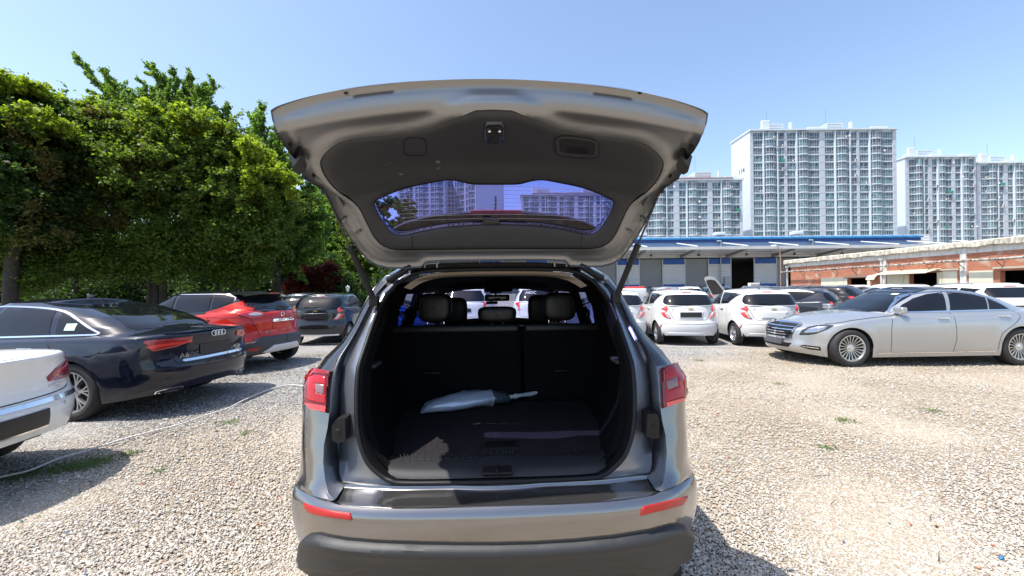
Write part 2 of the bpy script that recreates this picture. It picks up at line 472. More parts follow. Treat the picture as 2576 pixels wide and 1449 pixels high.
def pcaster(bvh,sp,front=False):
    Rg=np.array(sp['_ring']); 
    if front: Rg=Rg[::-1]
    s=np.r_[0,np.cumsum(np.linalg.norm(np.diff(Rg,axis=0),axis=1))]
    def sof(a):
        if isinstance(a,complex):
            y=a.imag; k=int(np.argmax(Rg[:,0]))
            yy=Rg[:,1] if not front else -Rg[:,1]; 
            return float(np.interp(y if not front else -y,yy,s))
        k=int(np.argmax(Rg[:,0])); sg=1 if a>=0 else -1
        return sg*float(np.interp(abs(a),Rg[:k+1,0],s[:k+1]))
    def f(p):
        a,z=p; sg=1 if a>=0 else -1; q=min(abs(a),s[-1]-.01)
        x=np.interp(q,s,Rg[:,0]);y=np.interp(q,s,Rg[:,1]); q1=max(q-.05,0);q2=min(q+.05,s[-1])
        t=np.array([np.interp(q2,s,Rg[:,0])-np.interp(q1,s,Rg[:,0]),np.interp(q2,s,Rg[:,1])-np.interp(q1,s,Rg[:,1])]); t/=np.linalg.norm(t)
        n=Vector((t[1]*(1 if not front else -1),-t[0]*(1 if not front else -1),0)) 
        n.x*=sg; o=Vector((sg*x,y,z))+n*.8
        h=bvh.ray_cast(o,-n,1.6)
        if h[0] is None: return None
        m=h[1]
        if m.dot(n)<0: m=-m
        if m.dot(n)<.1: return None
        return h[0],m.normalized()
    return f,sof
def hit(bvh,mode,p):
    return caster(bvh,mode)(p)
def ribbon(name,pts,wd,to3d,mt,parent,off=.003):
    "thin strip along a 2D polyline"
    P=[np.array(p,float) for p in pts]; Q=[]
    for i in range(len(P)-1):
        k=max(1,int(np.linalg.norm(P[i+1]-P[i])/.04))
        for j in range(k): Q.append(P[i]+(P[i+1]-P[i])*j/k)
    Q.append(P[-1]); L=[];Rr=[]
    for i,q in enumerate(Q):
        t=Q[min(i+1,len(Q)-1)]-Q[max(i-1,0)]; n=np.array([-t[1],t[0]])/max(np.linalg.norm(t),1e-9)*wd/2
        a=to3d(q+n);b=to3d(q-n)
        if a is None or b is None: continue
        L.append(a[0]+a[1]*off);Rr.append(b[0]+b[1]*off)
    if len(L)<2: return None
    return MB().grid([L,Rr]).build(name,mt,parent)
def mirror_part(root,bvh,sg,y,z,mt,sz=(.20,.11,.13)):
    mode='R' if sg>0 else 'L'; h=hit(bvh,mode,(y,z))
    if h is None: return
    x=h[0].x; m=MB(); 
    m.rbox((sg*.04 if sg>0 else -.04-sz[0],-sz[1]/2,-sz[2]/2+.03),(.04+sz[0] if sg>0 else -.04,sz[1]/2,sz[2]/2+.03),.035,seg=3)
    m.rbox((0 if sg>0 else -.09,-.03,-.04),(.09 if sg>0 else 0,.03,.0),.01)
    o=m.build('wing_mirror',mt,root,loc=(x,y,z)); 
    g=MB(); xs=sorted((sg*.06,sg*(.02+sz[0]))); g.rbox((xs[0],-sz[1]/2-.004,-sz[2]/2+.045),(xs[1],-sz[1]/2+.01,sz[2]/2+.015),.004); g.build('mirror_glass',GLASS,o)
def make_car(sp):
    root=thing(sp['name'],sp['label'],sp['cat'],sp['loc'],sp['rz'],sp.get('group'))
    lo=lower_body(sp); gh=greenhouse(sp)
    bv=SBVH([tuple(v) for v in lo.v]+[tuple(v) for v in gh.v],[tuple(f) for f in lo.f]+[tuple(i+len(lo.v) for i in f) for f in gh.f])
    body=lo.build('body',sp['paint'],root,50)
    gh.build('roof',sp.get('roofpaint',sp['paint']),root,50)
    sp['_wells'].build('underbody',mat('underbody',(.01,.01,.01),.9),root,0)
    for p in sp['patches']:
        nm,mode,poly,mt=p[:4]; kw=dict(p[4]) if len(p)>4 else {}
        sm=kw.pop('s',0); spc=kw.pop('sp',.05); lab=kw.pop('lab',None)
        if mode in 'PQ':
            f_,sof=pcaster(bv,sp,mode=='Q'); pl=[(sof(a),z) for a,z in poly]
            if sm: pl=chaikin(pl,sm)
            both=kw.pop('both',True)
            for q in ([pl,[(-a,b) for a,b in pl]] if both else [pl]):
                o=patch(nm,q,f_,spc,mt,root,**kw)
            continue
        if sm: poly=chaikin(poly,sm)
        L=[(mode,poly)]
        if mode=='S': L=[('L',poly),('R',poly)]
        if mode in('B2','F2','T2'): L=[(mode[0],poly),(mode[0],[(-a,b) for a,b in poly])]
        for md,pl in L:
            o=patch(nm,pl,caster(bv,md),spc,mt,root,**kw)
            if o and lab: o['label']=lab
    for p in sp.get('ribbons',[]):
        nm,mode,pts,wd,mt=p[:5]; off=p[5] if len(p)>5 else .003
        if mode in 'PQ':
            f_,sof=pcaster(bv,sp,mode=='Q'); pl=[(sof(a),z) for a,z in pts]
            for q in ([pl,[(-a,b) for a,b in pl]] if 'one' not in p else [pl]): ribbon(nm,q,wd,f_,mt,root,off if off!='one' else .003)
            continue
        L=[(mode,pts)]
        if mode=='S': L=[('L',pts),('R',pts)]
        if mode in('B2','F2'): L=[(mode[0],pts),(mode[0],[(-a,b) for a,b in pts])]
        for md,pl in L: ribbon(nm,pl,wd,caster(bv,md),mt,root,off)
    tw=sp.get('tw',.22); ti=sp['W']/2-tw/2-sp.get('inset',.03)
    for x in (-ti,ti):
        add_wheel(root,x,sp['ya'],sp['Rt'],sp['rr'],tw,sp['wheel']); add_wheel(root,x,sp['yb'],sp['Rt'],sp['rr'],tw,sp['wheel'])
    if 'mirror' in sp:
        for sg in (-1,1): mirror_part(root,bv,sg,sp['mirror'][0],sp['mirror'][1],sp.get('mirrorpaint',sp['paint']))
    if 'handles' in sp:
        for y,z in sp['handles']:
            for sg,md in ((-1,'L'),(1,'R')):
                h=hit(bv,md,(y,z))
                if h: MB().rbox((-.02,-.095,-.014),(.02,.095,.014),.009).build('door_handle',sp.get('handlemat',CHROME),root,loc=h[0]+h[1]*.015)
    return root,bv
# ---------------------------------------------------------------- (sections follow)
# ---------------------------------------------------------------- cars
def rrect(x0,x1,z0,z1): return [(x0,z0),(x1,z0),(x1,z1),(x0,z1)]
def common(**k): return k
def bowtie(cx,z,w=.13,h=.045):
    a=w/2;b=h/2;c=w*.17;d=h*.24
    return [(cx-a,z-d),(cx-c,z-d),(cx-c,z-b),(cx+c,z-b),(cx+c,z-d),(cx+a,z-d),(cx+a*.86,z+d),(cx+c,z+d),(cx+c,z+b),(cx-c,z+b),(cx-c,z+d),(cx-a*.86,z+d)]
GOLD=mat('gold_badge',(.75,.5,.12),.25,.9)
def small_hatch(name,label,loc,rz,pt,group=None,plate=PLATE,lowplate=True,extra=(),wiper=True,cat='hatchback'):
    sp=dict(name=name,label=label,cat=cat,group=group,loc=loc,rz=rz,paint=pt,L=3.595,W=1.60,Lr=.55,pr=2.6,Lf=.9,pf=2.4,z0=.17,ya=.56,yb=2.945,Rt=.29,rr=.195,Ra=.345,rw=.30,nr=4.0,nf=3.4,
     low=[(0,.27),(.3,.24),(.8,.20),(3.0,.20),(3.4,.2),(3.6,.24)],rs=.05,flare=.012,
     top=[(0,1.06),(.3,1.07),(1.0,1.04),(2.0,.985),(2.7,.93),(3.2,.84),(3.45,.74),(3.6,.64)],
     crown=[(0,.01),(.5,.01),(1.5,.04),(2.6,.06),(3.2,.07),(3.6,.04)],
     rp=[(.2,.10),(.3,.035),(.45,0),(.58,.0),(.64,.03),(.7,.05),(.9,.055),(1.07,.07)],fp=[(.2,.1),(.35,.02),(.5,0),(.62,.03),(.8,.14)],
     wp=[(.2,.95),(.35,.985),(.5,1.0),(.7,.985),(.85,.975),(.95,.955),(1.07,.93)],
     roof=[(0,1.36),(.4,1.385),(1.0,1.42),(1.8,1.43),(2.4,1.39),(3.0,1.3)],rcrown=.055,gn=(4.5,3.6),
     gh=[(0,.075,3.02,.745),(.3,.14,2.78,.725),(.6,.22,2.48,.685),(.85,.31,2.2,.64),(1,.42,2.0,.595)],
     wheel=(8,'single'),tw=.175,inset=.015,mirror=(2.45,1.03),handles=[(1.35,.93),(2.3,.88)],handlemat=pt)
    P=[('rear_window','B',[(-.50,1.335),(-.585,1.27),(-.635,1.14),(-.60,1.075),(-.45,1.055),(.45,1.055),(.60,1.075),(.635,1.14),(.585,1.27),(.50,1.335)],GLASS,dict(s=1,off=.006)),
      ('tailgate_recess','B',[(-.33,.905),(-.29,.70),(.29,.70),(.33,.905)],pt,dict(off=.012,r=.02,edge=.002,sp=.03)),
      ('licence_plate','B',rrect(-.265,.265,.745,.875),plate,dict(off=.022,wall=.012,sp=.04)),
      ('badge','B',bowtie(0,.965),GOLD,dict(off=.014,sp=.012,wall=.006)),
      ('brake_light','B',rrect(-.12,.12,1.372,1.395),REDD,dict(off=.008,sp=.02)),
      ('tail_light','P',[(.30j,.965),(.2j,1.01),(.66,1.05),(.58,1.03),(.555,.96),(.60,.90),(.53,.80),(.475,.715),(.56,.715),(.64,.76),(.70,.86),(.16j,.90)],REDB,dict(off=.020,r=.02,edge=.010,sp=.018,wall=.015)),
      ('lamp_lens','P',[(.625,.875),(.588,.88),(.53,.80),(.49,.73),(.55,.73),(.585,.79)],CLEARL,dict(off=.024,sp=.015)),
      ('reflector','P',[(.715,.42),(.695,.42),(.655,.545),(.675,.535)],REDD,dict(off=.007,sp=.015)),
      ('rear_door_window','S',[(.50,1.33),(.62,1.36),(1.55,1.385),(1.50,1.05),(.98,1.085)],GLASS,dict(off=.004)),
      ('front_door_window','S',[(1.62,1.385),(2.0,1.36),(2.35,1.27),(2.70,1.06),(2.68,1.01),(1.57,1.045)],GLASS,dict(off=.004)),
      ('windscreen','T',[(-.60,2.84),(-.50,2.16),(-.3,2.09),(.3,2.09),(.50,2.16),(.60,2.84),(.3,2.97),(-.3,2.97)],GLASS,dict(off=.004)),
      ('head_light','Q',[(3.1j,.80),(3.3j,.66),(.45,.60),(.42,.66)],HEADL,dict(off=.01,sp=.03)),
      ('grille','F',[(-.34,.55),(-.3,.30),(.3,.30),(.34,.55)],BLACKP,dict(off=.008)),
      ('bumper_insert','B',[(-.60,.285),(-.56,.345),(.56,.345),(.60,.285),(.57,.225),(-.57,.225)],pt,dict(off=.01,r=.02,edge=.002,sp=.04)),
    ]
    if name.startswith('dark'): P.append(('lower_bumper','B',[(-.60,.27),(-.6,.31),(.6,.31),(.60,.27)],WHITE,dict(off=.014,sp=.04)))
    Rb=[('tailgate_seam','B',cr([(-.56,.99),(-.50,.86),(-.42,.70),(-.30,.672),(0,.665),(.30,.672),(.42,.70),(.50,.86),(.56,.99)],5),.008,SEAM),
        ('bumper_crease','P',cr([(.735,.40),(.70,.50),(.66,.565),(.45,.575),(0,.565)],4),.008,SEAM,.0028),
        ('door_seam','S',cr([(.80,.50),(1.0,.72),(1.02,1.0)],4),.007,SEAM),('door_seam','S',[(1.56,1.03),(1.58,.30)],.007,SEAM),('door_seam','S',[(2.62,1.0),(2.66,.30)],.007,SEAM)]
    sp['patches']=P+list(extra); sp['ribbons']=Rb
    root,bv=make_car(sp)
    if wiper:
        h=hit(bv,'B',(0,1.085)); MB().tube([h[0]+Vector((0.05,-.02,-.01)),h[0]+Vector((-.1,-.035,.012)),h[0]+Vector((-.34,-.02,.03))],.009,6).build('wiper',BLACKP,root)
    h=hit(bv,'T',(-.0,.85)); MB().tube([h[0],h[0]+Vector((.0,.05,.03)),h[0]+Vector((.0,-.12,.20))],[.022,.008,.004],6).build('antenna',SEAM,root)
    for sg in (-1,1):
        MB().rbox((-.05,0,-.006),(.05,.008,.006),.002).build('model_lettering',CHROME,root,loc=hit(bv,'B',(sg*.42,.955))[0]+Vector((0,-.006,0)))
    return root,bv
NAVY=paint('navy',(.004,.006,.017),.1,.3); WHT=paint('white',(.66,.665,.66),0,.4); SILV=paint('silver',(.43,.435,.44),.65,.34)
REDP=paint('red',(.52,.018,.008),.2,.3); BLK=paint('black',(.010,.011,.014),0,.3); DKG=paint('dark_graphite',(.028,.03,.037),.4,.3)
BLUG=paint('blue_grey',(.05,.085,.11),.4,.3); TEAL=paint('black_teal_reflection',(.013,.02,.024),.5,.28); CREAM=paint('pearl',(.86,.855,.82),0,.4)  # the teal tint puts a side reflection into the black paint
# --- navy saloon
def saloon_navy():
    t=1.503; loc=(-4.13,5.51,0)
    sp=dict(name='navy_saloon',label='dark navy saloon car with four chrome rings on its boot lid',cat='car',loc=loc,rz=t,paint=NAVY,L=4.93,W=1.87,Lr=.62,pr=2.6,z0=.15,ya=1.10,yb=4.01,Rt=.345,rr=.245,Ra=.385,rw=.345,nr=4.3,nf=3.6,
     low=[(0,.30),(.35,.25),(.8,.2),(4.0,.18),(4.5,.2),(4.93,.24)],rs=.045,flare=.014,
     top=[(0,1.005),(.3,1.005),(.9,1.0),(2.2,.965),(3.4,.92),(4.0,.84),(4.6,.74),(4.93,.64)],
     crown=[(0,.025),(.5,.06),(1.0,.08),(3.4,.09),(4.4,.09),(4.93,.04)],
     rp=[(.2,.16),(.27,.08),(.40,.015),(.52,0.0),(.60,.0),(.66,.035),(.8,.045),(.94,.03),(1.0,.0)],fp=[(.2,.1),(.35,.02),(.5,0),(.62,.03),(.8,.2)],
     wp=[(.2,.945),(.32,.97),(.5,.99),(.66,1),(.8,.995),(.93,.965),(1.02,.93)],
     roof=[(.5,1.36),(1.2,1.385),(2.0,1.415),(2.6,1.41),(3.2,1.36),(3.8,1.3)],rcrown=.05,gn=(5,3.8),
     gh=[(0,.50,3.80,.83),(.3,.70,3.45,.79),(.6,.98,3.1,.73),(.85,1.35,2.8,.66),(1,1.85,2.55,.58)],
     wheel=(6,'cross'),tw=.245,inset=.01,mirror=(3.25,1.03),handles=[(1.66,.865),(2.75,.85)],handlemat=CHROME)
    dlo_t=[(.90,1.035),(1.10,1.13),(1.35,1.25),(1.60,1.325),(2.0,1.36),(2.5,1.365),(3.0,1.30),(3.3,1.17),(3.52,1.02)]
    sp['patches']=[('rear_quarter_window','S',[(.93,1.04),(1.10,1.115),(1.35,1.235),(1.50,1.29),(1.42,1.03)],GLASS,dict(off=.004,sp=.04)),
      ('rear_door_window','S',[(1.60,1.31),(2.0,1.347),(2.30,1.352),(2.42,1.01),(1.50,1.028)],GLASS,dict(off=.004)),
      ('front_door_window','S',[(2.37,1.352),(2.6,1.345),(3.0,1.285),(3.26,1.17),(3.48,1.0),(2.50,1.01)],GLASS,dict(off=.004)),
      ('rear_window','T',[(-.60,.66),(-.50,1.0),(-.42,1.55),(-.2,1.66),(.2,1.66),(.42,1.55),(.50,1.0),(.60,.66),(.3,.60),(-.3,.60)],GLASS,dict(off=.004,s=1)),
      ('windscreen','T',[(-.62,3.45),(-.5,2.75),(.5,2.75),(.62,3.45),(.3,3.68),(-.3,3.68)],GLASS,dict(off=.004)),
      ('tail_light','P',[(.27j,.925),(.80,.945),(.37,.96),(.375,.89),(.55,.84),(.72,.815),(.22j,.815)],REDD,dict(off=.014,sp=.02,r=.015,edge=.008,wall=.01)),
      ('lamp_band','P',[(.25j,.875),(.80,.86),(.76,.89),(.38,.91),(.38,.885),(.70,.862),(.76,.835),(.22j,.83)],REDB,dict(off=.018,sp=.015)),
      ('licence_plate','B',rrect(-.265,.265,.70,.835),PLATE,dict(off=.012,sp=.03,wall=.01)),
      ('chrome_strip','B',[(-.50,.655),(-.48,.672),(.48,.672),(.50,.655),(.47,.64),(-.47,.64)],CHROME,dict(off=.012,sp=.02,wall=.01)),
      ('diffuser','P',[(0,.315),(.40,.315),(.70,.365),(.80,.345),(.6j,.26),(.6j,.16),(0,.16)],GREYP,dict(off=.006,sp=.05)),
      ('exhaust_trim','P',[(.745,.295),(.72,.335),(.49,.345),(.47,.325),(.50,.28),(.72,.262)],CHROME,dict(off=.020,sp=.02,wall=.016,s=1)),
      ('exhaust_opening','P',[(.733,.297),(.71,.325),(.495,.335),(.48,.323),(.505,.289),(.71,.272)],SEAM,dict(off=.0225,sp=.02,wall=.001,s=1)),
      ('head_light','Q',[(4.4j,.76),(4.5j,.64),(.5,.60),(.5,.68)],HEADL,dict(off=.01,sp=.03)),
      ('grille','F',[(-.42,.76),(-.3,.30),(.3,.30),(.42,.76)],BLACKP,dict(off=.008)),
      ('window_sticker','L',[(1.20,1.075),(1.33,1.075),(1.335,1.155),(1.21,1.155)],mat('sticker_mint',(.55,.75,.62),.6),dict(off=.008,wall=0)),
      ]
    sp['ribbons']=[('window_trim','S',cr(dlo_t,3)+[(2.4,.992),(1.5,1.012),(.93,1.022),(.90,1.035)],.018,CHROME,.006),
      ('boot_lid_seam','P',cr([(.60,.97),(.61,.82),(.57,.70),(.5,.628),(.0,.615)],4),.008,SEAM),
      ('door_seam','S',cr([(1.22,.62),(1.32,.8),(1.47,1.0)],4),.007,SEAM),('door_seam','S',[(2.44,1.0),(2.46,.28)],.007,SEAM),('door_seam','S',[(3.45,1.0),(3.50,.28)],.007,SEAM),
      ('bumper_seam','S',[(.15,.80),(.30,.72),(.72,.62)],.006,SEAM),
      ('side_crease','S',[(.32,.905),(1.2,.915),(2.5,.90),(3.6,.86)],.006,paint('navy_highlight',(.02,.028,.06),.3,.3))]  # lighter strip paints a highlight along the crease
    root,bv=make_car(sp)
    # four rings
    r=MB(); h=hit(bv,'B',(0,.965))[0]
    for k in range(4):
        cx=-.078+.052*k; r.tube([(cx+.037*math.cos(a),0,.037*math.sin(a)) for a in np.linspace(0,2*math.pi,25)],.0055,6,False)
    r.build('ring_badge',CHROME,root,loc=h+Vector((0,-.012,0)))
    h=hit(bv,'B',(-.47,.72))[0]; text('model_lettering','A6',.085,CHROME,root,h+Vector((-.005,-.016,0)),(R(90),0,-.22),sx=1.15)
    h=hit(bv,'B',(.38,.73))[0]; text('model_lettering','40 TDI',.045,CHROME,root,h+Vector((0,-.014,0)),(R(90),0,0))
    h=hit(bv,'B',(.38,.70))[0]; text('model_lettering','quattro',.028,CHROME,root,h+Vector((0,-.014,0)),(R(90),0,0))
    # lip spoiler
    pts=[];
    for x in np.linspace(-.62,.62,21):
        q=hit(bv,'T',(x,.06+.16*(abs(x)/.66)**3)); 
        if q and q[0].z>.93: pts.append(q[0])
    m=MB(); m.grid([[p+Vector((0,-.035,.012)) for p in pts],[p+Vector((0,-.04,.0)) for p in pts]]); m.grid([[p+Vector((0,.05,.002)) for p in pts],[p+Vector((0,-.035,.012)) for p in pts]]); m.build('lip_spoiler',NAVY,root)
    h=hit(bv,'T',(0,1.95))[0]; MB().rbox((-.012,-.05,0),(.012,.05,.05),.01).build('antenna_fin',NAVY,root,loc=h)
    return root
saloon_navy()
# --- silver saloon
def saloon_silver():
    L=5.246
    sp=dict(name='silver_saloon',label='long silver saloon car parked side on, chrome grille pointing left',cat='car',loc=(10.80,8.27,0),rz=1.562,paint=SILV,roofpaint=SILV,L=L,W=1.90,z0=.15,ya=1.23,yb=4.39,Rt=.35,rr=.245,Ra=.39,rw=.35,nr=4.2,nf=4.4,
     low=[(0,.30),(.35,.25),(.8,.2),(4.0,.17),(4.7,.15),(5.0,.19),(5.246,.22)],rs=.06,flare=.014,
     top=[(0,.98),(.5,1.03),(1.3,1.01),(2.4,.975),(3.6,.945),(4.2,.875),(4.7,.80),(5.0,.75),(5.246,.70)],
     crown=[(0,.03),(.6,.05),(1.2,.08),(3.5,.10),(4.4,.11),(5.0,.08),(5.246,.05)],
     rp=[(.2,.16),(.3,.06),(.45,.0),(.60,.0),(.8,.05),(1.0,.05)],fp=[(.15,.12),(.25,.02),(.34,0),(.45,.03),(.62,.05),(.75,.10),(.85,.18)],
     wp=[(.15,.95),(.3,.98),(.5,.995),(.66,1),(.8,.99),(.93,.96),(1.02,.93)],
     roof=[(.3,1.38),(1.2,1.40),(2.0,1.435),(2.6,1.435),(3.2,1.39),(3.9,1.3)],rcrown=.055,gn=(5,3.8),
     gh=[(0,.72,3.92,.85),(.3,.93,3.62,.81),(.6,1.17,3.28,.75),(.85,1.5,2.95,.68),(1,2.0,2.65,.60)],
     wheel=(20,'thin'),tw=.25,inset=.005,mirror=(3.42,1.02),handles=[(2.68,.90),(1.53,.93)],handlemat=CHROME)
    sp['patches']=[('rear_quarter_window','S',[(1.30,1.05),(1.45,1.16),(1.63,1.265),(1.70,1.055)],GLASS,dict(off=.004,sp=.04)),
      ('rear_door_window','S',[(1.66,1.275),(1.85,1.33),(2.1,1.372),(2.33,1.385),(2.44,1.04),(1.73,1.055)],GLASS,dict(off=.004)),
      ('front_door_window','S',[(2.41,1.385),(2.7,1.35),(2.95,1.27),(3.2,1.15),(3.40,1.02),(2.51,1.04)],GLASS,dict(off=.004)),
      ('windscreen','T',[(-.68,3.55),(-.55,2.86),(-.3,2.78),(.3,2.78),(.55,2.86),(.68,3.55),(.35,3.80),(-.35,3.80)],GLASS,dict(off=.004)),
      ('roof_panel','T',[(-.52,1.55),(-.55,2.2),(-.52,2.80),(.52,2.80),(.55,2.2),(.52,1.55)],BLK,dict(off=.013)),
      ('rear_window','T',[(-.60,.9),(-.45,1.6),(.45,1.6),(.60,.9)],GLASS,dict(off=.004)),
      ('head_light','Q',[(4.66j,.775),(4.78j,.785),(4.90j,.765),(.64,.73),(.56,.66),(.52,.56),(.66,.575),(4.90j,.61),(4.84j,.65),(4.75j,.71)],mat('lamp_housing',(.02,.02,.022),.1,.2,1),dict(off=.006,sp=.025,r=.02,edge=.002)),
      ('lamp_lens','Q',[(4.76j,.765),(4.88j,.745),(.66,.70),(.60,.64),(.60,.60),(.68,.61),(4.88j,.64),(4.80j,.70)],HEADL,dict(off=.014,sp=.02,r=.015,edge=.010)),
      ('grille','F',[(-.43,.735),(-.385,.56),(-.33,.50),(.33,.50),(.385,.56),(.43,.735),(.3,.76),(-.3,.76)],BLACKP,dict(off=.012,sp=.03,wall=.01)),
      ('lower_grille','F',[(-.42,.385),(-.36,.30),(.36,.30),(.42,.385)],BLACKP,dict(off=.006,sp=.04)),
      ('licence_plate','F',rrect(-.25,.25,.345,.455),mat('plate_dark',(.09,.095,.11),.3,.3,noise=.3,nscale=40),dict(off=.05,sp=.04,wall=.05)),
      ('fog_vent','Q',[(4.86j,.36),(.60,.375),(.54,.345),(.66,.295),(4.85j,.285)],BLACKP,dict(off=.008,sp=.03)),
      ('vent_bar','Q',[(4.88j,.335),(.58,.352),(.58,.340),(4.88j,.320)],CHROME,dict(off=.016,sp=.02)),
      ('tail_light','B2',[(-.88,.92),(-.45,.9),(-.5,.78),(-.85,.74)],REDD,dict(off=.01)),
      ('parking_sticker','T',[(-.33,2.90),(-.20,2.90),(-.20,2.97),(-.33,2.97)],mat('sticker_cream',(.8,.78,.6),.6),dict(off=.008,wall=0)),
      ]
    sp['ribbons']=[('window_trim','S',cr([(1.27,1.045),(1.45,1.18),(1.63,1.285),(1.85,1.35),(2.1,1.392),(2.4,1.405),(2.75,1.375),(3.05,1.285),(3.35,1.12),(3.50,1.01)],3)+[(2.5,1.025),(1.7,1.038),(1.27,1.045)],.018,CHROME,.006),
      ('grille_surround','F',cr([(-.44,.75),(-.395,.56),(-.335,.485),(.335,.485),(.395,.56),(.44,.75),(.3,.775),(-.3,.775),(-.44,.75)],3),.024,CHROME,.022),
      ('door_seam','S',cr([(1.28,1.02),(1.22,.92),(1.38,.78),(1.62,.6),(1.68,.30)],4),.006,SEAM),('door_seam','S',[(2.46,1.02),(2.45,.5),(2.50,.27)],.006,SEAM),('door_seam','S',[(3.60,.96),(3.66,.72),(3.66,.27)],.006,SEAM),
      ('bonnet_seam','S',[(3.5,.955),(3.9,.915),(4.3,.865),(4.72,.79)],.005,SEAM),
      ('sill_trim','S',[(1.72,.275),(2.6,.262),(3.9,.250)],.014,CHROME,.006),
      ('lip_trim','Q',[(0,.195),(.4,.195),(.8,.175),(4.85j,.18)],.012,CHROME,.008),
      ('side_crease','S',cr([(1.0,.90),(2.0,.865),(3.0,.815),(3.65,.79)],3),.008,paint('silver_highlight',(.45,.46,.48),.6,.3))]  # crease highlight put in as a slightly lighter strip
    for k in range(4):
        z=.545+.05*k; sp['ribbons'].append(('grille_bar','F',[(-.40,z),(0,z-.004),(.40,z)],.014,CHROME,.024))
    sp['ribbons'].append(('grille_bar','F',[(0,.52),(0,.75)],.014,CHROME,.022))
    root,bv=make_car(sp)
    h=hit(bv,'T',(0,4.97))[0]; m=MB(); m.tube([h,h+Vector((0,-.01,.05))],.006,6)
    c=h+Vector((0,-.01,.085)); m.tube([c+Vector((.035*math.cos(a),0,.035*math.sin(a))) for a in np.linspace(0,2*math.pi,21)],.004,6,False)
    for a in (90,210,330): m.tube([c,c+Vector((.033*math.cos(R(a)),0,.033*math.sin(R(a))))],.004,5)
    m.build('bonnet_star',CHROME,root)
    return root
saloon_silver()
# --- white coupe, bottom left
def coupe_white():
    sp=dict(name='white_coupe',label='white four-door coupe cut off by the left edge, chrome strip round its rear bumper',cat='car',loc=(-3.74,2.93,0),rz=1.697,paint=CREAM,L=4.80,W=1.86,Lr=.75,pr=2.4,z0=.15,ya=1.05,yb=3.76,Rt=.33,rr=.23,Ra=.375,rw=.33,nr=4.0,nf=4.0,
     low=[(0,.40),(.35,.30),(.8,.22),(4.0,.18),(4.8,.24)],rs=.035,flare=.012,ds=.06,
     top=[(0,1.035),(.3,1.03),(.9,1.0),(2.2,.95),(3.4,.90),(4.0,.82),(4.8,.64)],
     crown=[(0,.035),(.4,.06),(1.0,.08),(3.4,.09),(4.4,.09),(4.8,.04)],
     rp=[(.2,.20),(.3,.12),(.38,.04),(.5,.0),(.62,0.0),(.66,.02),(.74,.05),(.85,.06),(.97,.03),(1.03,.0)],fp=[(.2,.1),(.5,0),(.8,.2)],
     wp=[(.2,.95),(.35,.975),(.5,.99),(.66,1),(.8,.985),(.90,.95),(.97,.90),(1.05,.84)],
     roof=[(.5,1.33),(1.2,1.35),(2.0,1.37),(2.6,1.36),(3.2,1.32),(3.8,1.3)],rcrown=.05,gn=(5,3.8),
     gh=[(0,.60,3.60,.82),(.3,.80,3.3,.77),(.6,1.1,3.0,.71),(.85,1.5,2.7,.63),(1,2.0,2.45,.56)],
     wheel=(5,'wide'),tw=.235,inset=.02,mirror=(3.1,1.0))
    sp['patches']=[('rear_window','T',[(-.6,.78),(-.45,1.6),(.45,1.6),(.6,.78)],GLASS,dict(off=.004)),
      ('windscreen','T',[(-.62,3.3),(-.5,2.65),(.5,2.65),(.62,3.3)],GLASS,dict(off=.004)),
      ('side_window','S',[(1.0,1.04),(1.6,1.26),(2.3,1.32),(3.0,1.2),(3.4,.97),(2,1.0)],GLASS,dict(off=.004)),
      ('tail_light','P',[(.28j,.94),(.78,.975),(.69,.985),(.42,.90),(.33,.84),(.34,.80),(.60,.785),(.35j,.79)],REDD,dict(off=.012,sp=.02,r=.03,edge=.002)),
      ('lamp_band','P',[(.25j,.89),(.62,.91),(.42,.865),(.42,.85),(.62,.885),(.25j,.87)],REDB,dict(off=.0155,sp=.015)),
      ('lamp_lens','P',[(.3j,.825),(.60,.81),(.36,.825),(.35,.808),(.60,.79),(.3j,.80)],mat('pale_lens',(.5,.2,.2),.15,0,1),dict(off=.0155,sp=.015)),
      ('bumper_strip','P',[(0,.68),(.5,.675),(.8,.665),(.45j,.65),(.45j,.625),(.8,.63),(.5,.64),(0,.645)],CHROME,dict(off=.010,sp=.03)),
      ('plate_recess','B',[(-.36,.625),(-.28,.47),(.28,.47),(.36,.625)],CREAM,dict(off=.003,sp=.03)),
      ('licence_plate','B',rrect(-.265,.265,.475,.60),PLATE,dict(off=.014,sp=.03,wall=.01)),
      ('plate_rail','B',rrect(-.26,.26,.462,.474),CHROME,dict(off=.018,sp=.03,wall=.01)),
      ('reflector','P',[(.82,.40),(.45,.378),(.45,.356),(.80,.36)],REFL,dict(off=.008,sp=.02)),
      ('lower_bumper','P',[(0,.345),(.45,.348),(.80,.355),(.5j,.34),(.6j,.2),(0,.2)],BLACKP,dict(off=.006,sp=.04)),
      ('grille','F',[(-.42,.66),(-.3,.30),(.3,.30),(.42,.66)],BLACKP,dict(off=.008))]
    sp['ribbons']=[('boot_lid_seam','P',cr([(.62,1.0),(.60,.78),(.55,.72),(.40,.705),(0,.70)],4),.008,SEAM),
       ('sensor_ring','B',[(.45+.014*math.cos(a),.60+.014*math.sin(a)) for a in np.linspace(0,6.28,13)],.004,SEAM),
       ('tow_cover_seam','B',[(.60,.50),(.67,.50),(.68,.44),(.60,.44),(.60,.50)],.004,SEAM)]
    root,bv=make_car(sp)
    h=hit(bv,'B',(.42,.765))[0]; text('model_lettering','BlueMotion',.030,CHROME,root,h+Vector((0,-.012,0)),(R(90),0,.10),sx=1.2)
coupe_white()
